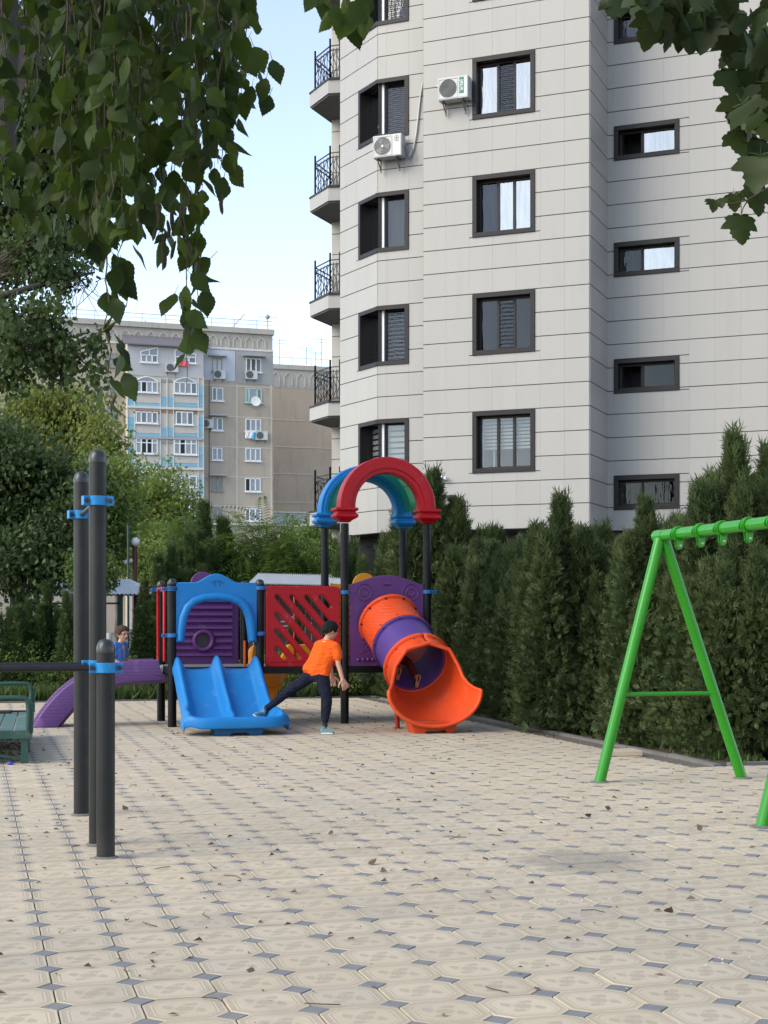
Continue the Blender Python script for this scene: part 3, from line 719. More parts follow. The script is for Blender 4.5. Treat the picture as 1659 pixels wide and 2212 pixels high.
for i, (y0, y1) in enumerate(rows):
    h = y1 - y0
    obox('floor_band', WTR if i != 1 else AWN, 270, 435, y1-3, y1+2, P-.18, P)
    for (x0, x1) in ((273, 286), (424, 434)):
        obox('blue_panel', BLU, x0, x1, y0+h*.25, y0+h*.56, P-.05, P); obox('blue_panel', BLU, x0, x1, y0+h*.58, y1-4, P-.05, P)
    for (x0, x1) in ((343, 354), (358, 369)):
        obox('blue_panel', BLU, x0, x1, y0+h*.62, y1-4, P-.05, P)
        if i != 1: obox('vent_panel', FRD, x0, x1, y0+4, y0+10, P-.06, P)
    for (x0, x1) in ((289, 341), (371, 422)):
        obox('brick_band', PBRK, x0, x1, y0+h*.62, y0+h*.82, P-.05, P); obox('blue_panel', BLU, x0, x1, y0+h*.84, y1-4, P-.055, P)
        if i == 1: obox('brick_band', BRK, x0, x1, y0+2, y0+9, P-.05, P)
    for x in (271.5, 287, 342, 356, 370, 423, 434): obox('mullion_strip', WTR, x-1, x+1, y0, y1, P-.1, P)
    if i == 1: obox('brick_band', BRK, 344, 369, y0+2, y0+8, P-.05, P)
def lwin(x0, x1, y0, y1, n, transom=False, gl=None): return owin(x0, x1, y0, y1, FRW, [k/n for k in range(1, n)], gl, transom=transom, f=P-.07)
def gable(x0, x1, y0, y1, peak_left):
    a, b, c, d = orect(x0, x1, y0, y1)
    hi = d + (d-c)*.95; P0 = P-.09; lo = d + .25
    L, Rr = (hi, lo) if peak_left else (lo, hi)
    o = MB().prism([(a, d), (b, d), (b, Rr), (a, L)], P0, P0+.05).build('pane', OGC, old)
    MB().bar((a, P0, L), (b, P0, Rr), .11).bar((a, P0, d), (a, P0, L), .1).bar((b, P0, d), (b, P0, Rr), .1).bar(((a+b)/2, P0, d), ((a+b)/2, P0, (L+Rr)/2), .08).build('window_frame', FRW, o)
lwin(300, 336, 771, 788, 3); gable(300, 336, 771, 788, False); lwin(373, 418, 775, 789, 3); gable(373, 418, 775, 789, True)
lwin(289, 336, 828, 852, 4, gl=[OGC, OGD, OGC, OGC]); lwin(371, 420, 830, 855, 4)
lwin(289, 336, 893, 918, 4, gl=[OGC, OGL, OGC, OGL]); lwin(375, 412, 893, 921, 3)
lwin(289, 336, 950, 983, 4, True, [OGC, OGD, OGD, OGC]); lwin(371, 420, 952, 985, 4, True, [OGC, OGD, OGC, OGC])
lwin(371, 420, 1030, 1054, 3); lwin(371, 420, 1086, 1116, 3); lwin(289, 336, 1020, 1050, 3)
for (x, y) in ((289, 828), (371, 830)):     # low arched heads over the second row
    a, b, c, d = orect(x, x+48, y-12, y); n = 10
    pts = [(a+(b-a)*i/n, d+(c-d)*0 + .0 + (d-c)*0 + .55*math.sin(math.pi*i/n)) for i in range(n+1)]
    z0 = ob(x+24, y)[1]; pts = [(a+(b-a)*i/n, z0+.40*math.sin(math.pi*i/n)) for i in range(n+1)]
    o = MB().prism(pts, P-.1, P-.06).build('arched_light', OGC, old); MB().tube([(q[0], P-.1, q[1]) for q in pts], .06, 5).build('window_frame', FRW, o)
# lower annexe wall under the block
MB().box(ob(437,1150)[0], ob(700,1150)[0], -3, 0, 0, ob(560,1140)[1]).build('annexe', CONC, old); MB().box(ob(437,1150)[0]-.2, ob(700,1150)[0]+.2, -3.3, 0, ob(560,1140)[1], ob(560,1136)[1]).build('annexe_cornice', WTR, old)
# roof railing and aerials
STEEL = pmat('weathered_steel', (.32, .33, .34), .5, .2)
rl = MB(); t = tW
while t < tE: rl.bar((t, .6, zR), (t, .6, zR+.9), .05); t += 2.2
rl.bar((tW, .6, zR+.9), (tE, .6, zR+.9), .05).bar((tW, .6, zR+.5), (tE, .6, zR+.5), .035); rl.build('roof_railing', STEEL, old)
def aerial(x, ytop, back, label, h_from, lean=0, arms=2, root=None):
    d = (at(x, ytop, 140 + back)); base = Vector((d.x, d.y, h_from))
    o = empty('aerial', base, 0, label, 'aerial', 'rooftop aerials'); H = d.z - h_from
    MB().tube([(0,0,0),(lean*H,0,H)], .05, 6).build('mast', STEEL, o)
    if arms: 
        mb = MB()
        for k in range(arms): mb.bar((lean*H-.9+.2*k, 0, H*(.97-.12*k)), (lean*H+.9-.2*k, 0, H*(.93-.12*k)), .045)
        mb.build('crossarm', STEEL, o)
    return o
aerial(165, 640, 3, 'thin upright aerial at the left of the concrete block roof', zR, 0, 0)
aerial(320, 690, 3, 'leaning aerial mast left of the hanging birch strand', zR, -.28, 0)
aerial(490, 678, 4, 'slanting aerial pole on the middle of the concrete roof', zR, .9, 0)
ar = aerial(578, 683, 3, 'aerial with round head at the right end of the concrete roof', zR, 0, 1)
MB().lathe([(.05,-.25),(.2,-.12),(.25,0),(.2,.12),(.05,.25)], (0,0,ob(578,683)[1]-zR+.15), 10).build('round_head', STEEL, ar)
# rear wing, set back and lower in the picture
BK = 19.0
wing = empty('rear_wing', (OB0.x, OB0.y, 0), OBA, 'windowless tan concrete wing right of the panel block', 'building')
a, b = ob(580, 900, BK)[0], ob(790, 900, BK)[0] + 9; zp = ob(640, 836, BK)[1]; zt = ob(640, 786, BK)[1]
CONC2 = weather('tan_panel_concrete', (.46, .37, .285))
MB().box(a, b, BK, BK+12, 0, zp).build('wall', CONC2, wing); MB().box(a, b, BK-.02, BK+12, zp, zt-.5).box(a-.1, b+.1, BK-.2, BK+12, zt-.5, zt).build('parapet', CONC_T, wing)
for y in (906, 964, 1022, 1084): z = ob(640, y, BK)[1]; MB().box(a, b, BK-.035, BK, z-.05, z+.05).build('panel_seam', SEAM, wing)
for x in (620, 688): t = ob(x, 950, BK)[0]; MB().box(t-.06, t+.06, BK-.038, BK, 0, zp).build('panel_seam', SEAMD if x < 650 else SEAM, wing)
niche = MB(); hh = (zt-.75) - zp - .2; w = 1.25
for s in (-1, 1): niche.bar((s*w*.36, 0, 0), (s*w*.36, 0, hh*.62), .09, .12).bar((s*w*.36, 0, hh*.62), (0, 0, hh*.98), .09, .12)
nm = niche.mesh('parapet_arch', SEAM); t = a + 1
while t < b - 2: link('parapet_arch', nm, None, wing, (t, BK-.06, zp+.2)); t += w*1.15
MB().box(ob(590,1110,6)[0], ob(700,1110,6)[0], 6, 6.3, 0, ob(640,1108,6)[1]).build('blue_wall', PALEB, wing); MB().box(ob(590,1110,6)[0], ob(700,1110,6)[0], 5.8, 6.4, ob(640,1108,6)[1], ob(640,1105,6)[1]).build('coping', WTR, wing)
rl = MB(); t = a
while t < b: rl.bar((t, BK+.5, zt), (t, BK+.5, zt+.9), .05); t += 2.2
rl.bar((a, BK+.5, zt+.9), (b, BK+.5, zt+.9), .05).build('roof_railing', STEEL, wing)
for (x, y, lb) in ((604, 732, 'tall aerial with side arms on the left of the rear wing'), (662, 750, 'short aerial in the middle of the rear wing roof'), (682, 760, 'low aerial with two arms on the rear wing roof'), (694, 730, 'tall aerial nearest the tower on the rear wing roof')): aerial(x, y, BK+3, lb, zt)
# air conditioners, a dish and some washing on the far block
def far_ac(x, y, lb):
    t, z = ob(x, y); f = P if x < 434 else 0; q = OB0 + OBD*t + Vector((-OBD.y, OBD.x, 0))*(f-.06); ac_unit((q.x, q.y, z-.5), OBA, 1.15, .85, lb, None, detail=False, group='air conditioners on the concrete block')
far_ac(366, 798, 'far air conditioner between the two top loggia windows'); far_ac(473, 808, 'far air conditioner on the pale blue render patch'); far_ac(542, 809, 'far air conditioner under the barred top right window')
far_ac(447, 914, 'far air conditioner left of a small awning window on the concrete wall'); far_ac(564, 940, 'far air conditioner beside the washing on the concrete wall')
t, z = ob(549, 869); q = OB0 + OBD*t; ds = empty('satellite_dish', (q.x, q.y, z), OBA, 'white round satellite dish below the mint framed window', 'satellite dish')
MB().lathe([(.03,.0),(.25,.02),(.47,.08),(.48,.095),(.44,.09),(.22,.045),(.02,.03)], (0,0,0), 20).build('dish', WHITEP, ds, (0,-.6,0), (R(80),0,0), smooth=60); MB().tube([(0,-.55,0),(0,0,-.6)], .04, 6).build('mount', STEEL, ds)
def cloth(x, y, w, h, m, lb):
    t, z = ob(x, y); f = P-.3 if x < 434 else -.3; q = OB0 + OBD*t + Vector((-OBD.y, OBD.x, 0))*f; rows = [[(w*(i/8-.5), .05*math.sin(i*1.7+k), -h*k/3) for i in range(9)] for k in range(4)]
    o = MB().grid(rows).build('hanging_cloth', m, None, (q.x, q.y, z), (0,0,OBA), solid=.02); tag(o, lb, 'laundry', 'washing hung outside the far windows')
cloth(390, 785, 1.0, .5, pmat('pink_cloth', (.75, .12, .18), .9), 'pink cloth hanging under the top loggia window'); cloth(538, 934, .9, .6, WHITEP, 'white cloth hanging beside a blue one on the concrete wall'); cloth(550, 935, .5, .7, pmat('cyan_cloth', (.02, .40, .62), .9), 'bright blue cloth hanging on the concrete wall')

# ------------------------------------------------------------------ low things between the play area and the block
TINW = pmat('white_corrugated_tin', (.62, .64, .66), .45, .1, 3, dirt=(.35, .33, .30), dirt_amt=.3)
DGREEN = pmat('dark_green_paint', (.012, .05, .038), .5, .2, 5)
def corrugated(p00, p10, p01, n=60, amp=.018):
    """sheet from p00 along p10 (ridged) and towards p01"""
    p00, p10, p01 = Vector(p00), Vector(p10), Vector(p01); u = p10 - p00; v = p01 - p00; nn = u.cross(v).normalized()
    return [[p00 + u*(i/n) + v*k + nn*amp*(1 if i % 2 else -1) for i in range(n+1)] for k in (0, 1)]
# pavilion
gz = at(232, 1283, 31.0); gx1 = at(322, 1283, 31.0); pk = at(281, 1254, 32.2)
pav = empty('pavilion', (gz.x, 31.0, 0), 0, 'small pavilion with white tin roof and green posts behind the bushes', 'pavilion')
L = Vector((gz.x, 31.0, 0)); W = gx1.x - gz.x; H0 = gz.z; H1 = pk.z - .0; wx = pk.x - gz.x
a0 = Vector((-2.2, 0, H0)); b0 = Vector((W, 0, H0)); r0 = Vector((-1.0, 1.2, H1+.02)); r1 = Vector((wx, 1.2, H1+.02)); a2 = Vector((-2.2, 2.4, H0)); b2 = Vector((W, 2.4, H0))
n = 70; rows = [[a0.lerp(b0, i/n) + Vector((0,0,.014*(1 if i%2 else -1))) for i in range(n+1)], [r0.lerp(r1, i/n) + Vector((0,0,.014*(1 if i%2 else -1))) for i in range(n+1)], [a2.lerp(b2, i/n) + Vector((0,0,.014*(1 if i%2 else -1))) for i in range(n+1)]]
MB().grid(rows).quadmesh([b0, b2, r1], [(0,1,2)]).quadmesh([a0, a2, r0], [(0,1,2)]).build('roof', TINW, pav, solid=.01)
for (x, y) in ((.24, .15), (-2.0, .15), (.24, 2.2), (-2.0, 2.2), (W-.15, 2.2)): MB().box(x-.05, x+.05, y-.05, y+.05, -.05, H0).build('post', DGREEN, pav)
MB().box(-2.0, .24, .10, .16, .75, .82).box(-2.0, .24, .10, .16, 1.72, 1.76).build('rail', DGREEN, pav)
# dark brown stall with a white tin canopy and a red sheet sign
st0 = at(545, 1262, 33.0); st1 = at(742, 1266, 33.0)
stall = empty('market_stall', (st0.x, 33.0, 0), 0, 'dark brown stall under a white corrugated canopy behind the slatted red panel', 'stall')
BROWN = pmat('dark_brown_boards', (.055, .038, .032), .8, .3, 3, .2, 20); W = st1.x - st0.x
MB().grid(corrugated((0,-1.0,st0.z), (W,-1.0,st1.z), (0,1.4,st0.z+.28), 90, .02)).build('canopy', TINW, stall, solid=.008)
n = 14
bme = MB().box(.006, W/n-.006, 0, .03, 0, 2.05).mesh('board', BROWN)
for i in range(n): link('board', bme, None, stall, (W*i/n, .3+random.uniform(-.008,.008), -.05))
for x in (.05, W-.05): MB().box(x-.04, x+.04, -.95, -.87, -.05, st0.z-.02).build('post', BROWN, stall)
sg = MB().box(0, .55, .26, .285, 0, .5).build('sign_board', pmat('maroon_board', (.09, .02, .025), .6, .2), stall, (at(600, 1300, 33).x-st0.x, 0, at(600,1405,33).z+.35))
mb = MB()
for k, (a, b) in enumerate(((.05,.5),(.08,.42),(.05,.3),(.06,.46))): mb.box(a, b, .252, .259, .08+k*.1, .11+k*.1)
mb.build('sign_lines', pmat('faded_print', (.45, .36, .35), .8), sg)
MB().box(at(640,1400,33).x-st0.x, at(705,1400,33).x-st0.x, -.6, -.1, -.05, .62).build('counter', pmat('white_counter', (.6,.62,.62), .6, .1), stall)
# thin posts with little white cameras
BRP = pmat('rust_brown_paint', (.10, .03, .025), .6, .3)
q = at(291, 1172, 36); cp = empty('camera_post', (q.x, 36, -.05), 0, 'thin brown post with two white cameras rising from the bushes', 'post')
MB().tube([(0,0,0),(0,0,q.z)], .06, 8).build('pole', BRP, cp)
MB().lathe([(.02,-.11),(.1,-.05),(.12,.03),(.05,.11)], (.03,-.1,q.z+.06), 10).build('camera', WHITEP, cp, smooth=60); MB().tube([(-.05,-.05,q.z-.38),(-.24,-.12,q.z-.44)], .05, 8).build('camera', WHITEP, cp)
q = at(277, 1130, 35); sp = empty('slender_post', (q.x, 35, -.05), 0, 'very thin dark pole left of the brown camera post', 'post'); MB().tube([(0,0,0),(0,0,q.z)], .03, 6).build('pole', DGREEN, sp); MB().lathe([(.03,0),(.04,.03),(.01,.06)], (0,0,q.z), 8).build('cap', DGREEN, sp)

# ------------------------------------------------------------------ the play structure
def plastic(name, col, rough=.38, grain=0.0, wear=.2):
    m, nt, b = new_mat(name); t = NT(nt); p = t.obj()
    c = t.mix(t.noise(2.2, p, 5, .6), c3(col, .86), c3(col, 1.12))
    c = t.mix(t.m('MULTIPLY', t.ramp(t.noise(5, p, 9, .7), .56, .74), wear), c, c3((.42, .38, .33)))
    c = t.mix(t.m('MULTIPLY', t.ramp(t.noise(60, p, 2), .62, .70), .12), c, c3(col, .35))
    nt.links.new(c, b.inputs['Base Color']); nt.links.new(t.m('MULTIPLY_ADD', t.noise(7, p, 5), .3, rough - .12), b.inputs['Roughness'])
    b.inputs['Specular IOR Level'].default_value = .28
    h = t.m('MULTIPLY', t.noise(120, p, 3), .25)
    if grain:
        mp = t.n('ShaderNodeMapping'); mp.inputs['Scale'].default_value = (.35, 1.0, 1.0); nt.links.new(p, mp.inputs[0])
        w = t.n('ShaderNodeTexWave'); w.wave_type = 'BANDS'; w.bands_direction = 'Z'; w.inputs['Scale'].default_value = 7; w.inputs['Distortion'].default_value = 5; w.inputs['Detail'].default_value = 1; w.inputs['Detail Scale'].default_value = .9
        nt.links.new(mp.outputs[0], w.inputs['Vector']); h = t.m('ADD', h, t.m('MULTIPLY', t.ramp(w.outputs['Fac'], .0, .22), grain))
    nt.links.new(t.bump(h, .5, .012), b.inputs['Normal']); return m
BLUE = plastic('blue_plastic', (.010, .17, .46)); RED = plastic('red_plastic', (.36, .003, .010)); PURP = plastic('purple_plastic', (.105, .035, .15)); ORNG = plastic('orange_plastic', (.70, .075, .015), grain=.0); ORNGW = plastic('orange_grained_plastic', (.70, .075, .015), grain=1.0)
VIOL = plastic('violet_plastic', (.085, .045, .21)); PURPW = plastic('purple_grained_plastic', (.13, .06, .20), grain=1.0); YELL = plastic('yellow_plastic', (.68, .27, .01)); AMBER = plastic('amber_plastic', (.60, .22, .012))
BLACKP = pmat('black_painted_steel', (.004, .0045, .006), .42, .3, 5, .04, 80, dirt=(.05, .045, .04), dirt_amt=.25, dscale=2, spec=.22); CAPB = pmat('black_plastic_cap', (.018, .019, .021), .22, .3, 6)
CLAMP = plastic('blue_clamp_plastic', (.02, .13, .36)); BOLT = pmat('dark_bolt', (.02, .02, .022), .4); DECKM = pmat('deck_plate', (.16, .16, .16), .7, .25, 8)
def smooth_path(p, k=3):
    out = []
    for i in range(len(p)-1):
        p0, p1, p2, p3 = p[max(i-1,0)], p[i], p[i+1], p[min(i+2,len(p)-1)]
        for j in range(k):
            t_ = j/k; out.append(tuple(.5*((2*p1[a]) + (-p0[a]+p2[a])*t_ + (2*p0[a]-5*p1[a]+4*p2[a]-p3[a])*t_*t_ + (-p0[a]+3*p1[a]-3*p2[a]+p3[a])*t_**3) for a in range(2)))
    return out + [p[-1]]
PS0 = Vector((-2.80, 19.55, 0)); BAY = 1.175
play = empty('play_structure', PS0, PAV, 'colourful play structure with blue double slide, orange tube slide and two arches', 'play structure')
def wl(X, Y, Z):
    q = Vector((X, Y, 0)) - PS0; return Vector((q.x*EX.x + q.y*EX.y, q.x*EY.x + q.y*EY.y, Z))
def plate(name, m, outlines, depth, bevel, parent, loc, rot=(R(90), 0, 0), res=3):
    """flat plate from closed outlines in (x, z): first is the edge, others are holes"""
    cu = bpy.data.curves.new(name, 'CURVE'); cu.dimensions = '2D'; cu.fill_mode = 'BOTH'; cu.extrude = max(depth/2 - bevel, .0005); cu.bevel_depth = bevel; cu.bevel_resolution = res
    for ol in outlines:
        s = cu.splines.new('POLY'); s.points.add(len(ol)-1); s.use_cyclic_u = True
        for q, pt in zip(s.points, ol): q.co = (pt[0], pt[1], 0, 1)
    ob_ = bpy.data.objects.new(name, cu); me = ob_.to_mesh().copy(); ob_.to_mesh_clear(); bpy.data.objects.remove(ob_); me.name = name; me.materials.clear(); me.materials.append(m)
    for p in me.polygons: p.use_smooth = True
    try: me.set_sharp_from_angle(angle=R(50))
    except Exception: pass
    return link(name, me, None, parent, loc, rot)
def arc(cx, cz, r, a0, a1, n=12): return [(cx + r*math.cos(R(a0+(a1-a0)*i/n)), cz + r*math.sin(R(a0+(a1-a0)*i/n))) for i in range(n+1)]
def rrect(x0, x1, z0, z1, r, n=4): return arc(x1-r, z1-r, r, 0, 90, n) + arc(x0+r, z1-r, r, 90, 180, n) + arc(x0+r, z0+r, r, 180, 270, n) + arc(x1-r, z0+r, r, 270, 360, n)
def dome_post(h, r=.057): return MB().lathe([(r, -.05), (r, h-.07)], n=20)
def cap(h, r=.058): return MB().lathe([(r, h-.075), (r+.001, h-.06), (r*.97, h-.04), (r*.8, h-.018), (r*.45, h-.003), (.002, h)], n=20)
SHORT = 1.96
for ix in range(4):
    for iy in range(2):
        x, y = ix*BAY, iy*BAY; tall = ix >= 2; h = 2.80 if tall else SHORT
        p = dome_post(h).build('post', BLACKP, play, (x, y, 0), smooth=40)
        if not tall: cap(SHORT).build('post_cap', CAPB, p, smooth=60)
def clamp_ring(mb, ear=(1, 0)): 
    n = 16
    for k in range(1): mb.lathe([(.060, -.026), (.070, -.024), (.070, .024), (.060, .026)], n=n)
    e = Vector((ear[0], ear[1], 0)); mb.bar(e*.06, e*.135, .03, .05); return mb
def clamp(x, y, z, ears):
    mb = MB().lathe([(.0585, -.026), (.070, -.024), (.070, .024), (.0585, .026)], n=18)
    for e in ears:
        e = Vector((e[0], e[1], 0)); mb.bar(e*.055, e*.14, .036, .046)
    o = mb.build('clamp', CLAMP, play, (x, y, z), smooth=40)
    b = MB()
    for e in ears: e = Vector((e[0], e[1], 0)); s = Vector((e.y, -e.x, 0)); s = s if s.y < 0 else -s; b.tube([e*.105 + s*.015, e*.105 + s*.026], .013, 8)
    b.build('bolt', BOLT, o)
for (x, y, z, e) in ((0,0,1.83,[(1,0)]),(0,0,1.21,[(1,0),(-1,0)]),(0,BAY,1.83,[(-1,0),(0,-1)]),(0,0,1.825,[(-1,0)]),(BAY,0,1.84,[(-1,0),(1,0)]),(BAY,0,1.23,[(-1,0),(1,0)]),(2*BAY,0,1.79,[(-1,0),(1,0)]),(3*BAY,0,1.80,[(-1,0),(1,0)]),(2*BAY,BAY,1.79,[(1,0)]),(3*BAY,BAY,1.80,[(-1,0)]),(BAY,BAY,1.83,[(-1,0)])): clamp(x, y, z + random.uniform(-.002, .002), e)
# deck: beams and plate
for (x0, x1, y0, y1) in ((0, 3*BAY, -.03, .03), (0, 3*BAY, BAY-.03, BAY+.03)): MB().box(x0, x1, y0, y1, .69, .785).build('beam', BLACKP, play)
for ix in range(4): MB().box(ix*BAY-.028, ix*BAY+.028, .03, BAY-.03, .695, .78).build('beam', BLACKP, play)
for ix in range(3): MB().box(ix*BAY+.03, (ix+1)*BAY-.03, .032, BAY-.032, .77, .79).build('deck_plate', DECKM, play)
# blue arched entrance panel over the double slide
x0, x1 = .055, 1.12; w = x1 - x0; cx = w/2
hump = [(w*.765 - (w*.53)*i/20, 1.894 + .118*(.5-.5*math.cos(math.pi*2*i/20))**.8) for i in range(21)]
outer = [(w, 1.135), (w, 1.88), (w-.012, 1.893)] + hump + [(.012, 1.893), (0, 1.88), (0, 1.135)]
inner_l = [(.085, 1.135), (.10, 1.28), (.125, 1.44), (.17, 1.56), (.25, 1.64), (.36, 1.68), (.5, 1.697)]
inner = inner_l + [(w - a, b) for a, b in reversed(inner_l)]
plate('entrance_panel', BLUE, [outer + inner], .07, .018, play, (x0, -.0, 0))
rim = [(.05, 1.14, .04), (.06, 1.28, .052), (.085, 1.45, .056), (.14, 1.58, .056), (.23, 1.665, .056), (.36, 1.708, .056), (w/2, 1.725, .056)]
rim = rim + [(w - a, b, c) for a, b, c in reversed(rim[:-1])]
MB().tube([(a, -.055, b) for a, b, c in rim], [c for a, b, c in rim], 14).build('arch_rim', BLUE, play, (x0, 0, 0), smooth=60)
# a few raised strokes on the hump
MB().box(.48,.60,-.041,-.034,1.925,1.937).box(.50,.512,-.041,-.034,1.86,1.925).box(.565,.577,-.041,-.034,1.86,1.925).box(.455,.475,-.041,-.034,1.9,1.915).box(.605,.63,-.041,-.034,1.9,1.915).build('raised_mark', plastic('dark_blue_plastic', (.006,.09,.28)), play, (x0, 0, 0))
# purple louvred panel with porthole behind it, yellow one at the far bay
def louvre_panel(x0, m, hole, name):
    w = .985; z0, z1 = .79, 1.93; cx = w/2; bump = arc(cx, z1-.02, .17, 0, 180, 14)
    ol = [(w, z0), (w, z1)] + bump + [(0, z1), (0, z0)]
    holes = [[(cx + .105*math.cos(a*.2618), 1.12 + .105*math.sin(a*.2618)) for a in range(24)]] if hole else []
    q = plate(name, m, [ol] + holes, .035, .01, play, (x0 + .095, BAY, 0))
    k = 0; z = z0 + .10
    while z < z1 - .12:      # sloping slats, interrupted by the porthole
        segs = [(.06, w-.10)]
        if hole and abs(z + .03 - 1.12) < .17:
            e = math.sqrt(max(.17**2 - (z+.03-1.12)**2, 0)); segs = [(.06, cx-e), (cx+e, w-.10)]
        for (a, b) in segs:
            MB().quadmesh([(a,-.018,z),(b,-.018,z),(b+.02,-.060,z+.015),(a,-.060,z+.015),(b+.02,-.056,z+.03),(a,-.056,z+.03),(b,-.018,z+.083),(a,-.018,z+.083)], [(0,1,2,3),(3,2,4,5),(5,4,6,7),(1,6,4,2),(0,3,5,7)]).build('slat', m, q, (0,0,0), (R(-90),0,0))
        z += .095
    if hole:
        pts = [(cx + .128*math.cos(a*.2094), -.045, 1.12 + .128*math.sin(a*.2094)) for a in range(31)]
        MB().tube(pts, .032, 10, cap=False).build('porthole_rim', m, q, (0,0,0), (R(-90),0,0), smooth=60)
        MB().lathe([(.125,0),(.115,.05),(.08,.09),(.03,.105),(.001,.107)], (0,0,0), 20).build('porthole_bubble', BOLT, q, (cx, 1.12, -.0), (R(180),0,0), smooth=60)
    return q
louvre_panel(0, PURP, True, 'louvred_panel'); louvre_panel(2*BAY, YELL, False, 'louvred_panel')
# red slatted panel in the middle bay
w, h = 1.0, 1.06; d = Vector((.66, -.75)); sl = []
def slot(a, b, r):
    ang = math.degrees(math.atan2(b[1]-a[1], b[0]-a[0])); return arc(a[0], a[1], r, ang+90, ang+270, 8) + arc(b[0], b[1], r, ang-90, ang+90, 8)
for (sx, sz) in [(.145, h-.135), (.345, h-.135), (.55, h-.135), (.755, h-.135), (.135, h-.37), (.135, h-.60), (.135, h-.83)]:
    L = min((w-.14-sx)/d.x, (sz-.115)/-d.y); sl.append(slot((sx, sz), (sx+d.x*L, sz+d.y*L), .047))
plate('slatted_panel', RED, [rrect(0, w, 0, h, .035)] + sl, .07, .016, play, (BAY + .09, 0, .795))
plate('panel_rib', RED, [rrect(.05, w-.05, .055, .07, .006)], .085, .006, play, (BAY+.09, 0, .795))
# purple panel carrying the tube
w = 1.02; hump = [(w*(1-i/24), 1.885 + .125*math.sin(math.pi*i/24)**1.3) for i in range(25)]
plate('tube_panel', PURP, [[(w, .795)] + hump + [(0, .795)], [(w/2 + .37*math.cos(a*.1963), 1.37 + .37*math.sin(a*.1963)) for a in range(32)]], .06, .018, play, (2*BAY+.085, 0, 0))
for cxx in (.175, w-.175):
    for rr in (.115, .055): MB().tube([(cxx + rr*math.cos(a*.2618), -.030, 1.79 + rr*math.sin(a*.2618)) for a in range(25)], .009, 6, cap=False).build('raised_ring', PURP, play, (2*BAY+.085, 0, 0), smooth=60)
MB().tube([(w/2-.05,-.03,1.905),(w/2+.05,-.03,1.905)], .02, 8).build('raised_ring', PURP, play, (2*BAY+.085,0,0), smooth=60)
for k in range(4):
    mb = MB().lathe([(.028,-.028),(.03,0),(.02,.02),(.002,.03)], (0,0,0), 12); mb.build('raised_dot', PURP, play, (2*BAY+.085+.10+.068*k, -.033, .87), (R(90),0,0), smooth=60)
for k in range(3): MB().tube([(.12,-.031,.95),(.2+.03*k,-.031,1.12-.05*k)], .006, 5).build('raised_dot', PURP, play, (2*BAY+.085,0,0))
# ---- arches on the tall posts
prof = [(-.115,-.09),(-.105,-.105),(-.05,-.105),(-.045,-.125),(.045,-.125),(.05,-.112),(.095,-.112),(.108,-.095),(.108,.095),(.095,.112),(.05,.112),(.045,.125),(-.045,.125),(-.05,.105),(-.105,.105),(-.115,.09)]
def arch_part(name, m, y):
    c = 2.5*BAY; r0 = .5725; rows = []; n = 36; zs = 2.92
    path = [(1, 0, zs-.0)] 
    pts = []
    pts.append((r0, zs)); 
    for i in range(n+1):
        a = math.pi*i/n; pts.append((None, a))
    rows = []
    for i in range(-1, n+2):
        a = 0 if i < 0 else math.pi if i > n else math.pi*i/n; lift = 0 if (i < 0 or i > n) else .045
        rows.append([(c + (r0+pr)*math.cos(a), y + py, zs + lift + (r0+pr)*math.sin(a)) for pr, py in prof])
    mb = MB().grid(rows, closed=True); o = mb.build(name, m, play, smooth=35)
    for s in (-1, 1):
        x = c + s*BAY/2
        col = MB().lathe([(.10,2.745),(.115,2.765),(.20,2.80),(.222,2.815),(.225,2.845),(.19,2.86),(.178,2.868),(.178,2.885),(.19,2.892),(.222,2.902),(.225,2.93),(.21,2.938),(.16,2.94)], (0,0,0), 4)
        col.v = [((vx*math.cos(R(45))-vy*math.sin(R(45))), (vx*math.sin(R(45))+vy*math.cos(R(45))), vz) for vx, vy, vz in col.v]
        col.build('arch_collar', m, o, (x, y, 0), bevel=.01)
    return o
arch_part('arch', RED, 0); arch_part('arch', BLUE, BAY)
m, nt, b = new_mat('green_vault_sheet'); nt.nodes.remove(b); t = NT(nt)
tr = t.n('ShaderNodeBsdfTransparent'); tr.inputs[0].default_value = (.16, .40, .26, 1); pb = t.n('ShaderNodeBsdfPrincipled'); pb.inputs['Base Color'].default_value = (.01, .16, .07, 1); pb.inputs['Roughness'].default_value = .25
tl = t.n('ShaderNodeBsdfTranslucent'); tl.inputs[0].default_value = (.02, .30, .12, 1); m1 = t.n('ShaderNodeMixShader'); m1.inputs[0].default_value = .4; nt.links.new(pb.outputs[0], m1.inputs[1]); nt.links.new(tl.outputs[0], m1.inputs[2])
m2 = t.n('ShaderNodeMixShader'); m2.inputs[0].default_value = .52; nt.links.new(tr.outputs[0], m2.inputs[1]); nt.links.new(m1.outputs[0], m2.inputs[2]); nt.links.new(m2.outputs[0], nt.nodes['Material Output'].inputs['Surface'])
VAULT = m
rows = [[(2.5*BAY + .575*math.cos(math.pi*i/32), yy, 2.965 + .575*math.sin(math.pi*i/32)) for i in range(33)] for yy in (.10, BAY-.10)]
MB().grid(rows).build('vault_sheet', VAULT, play, smooth=180)
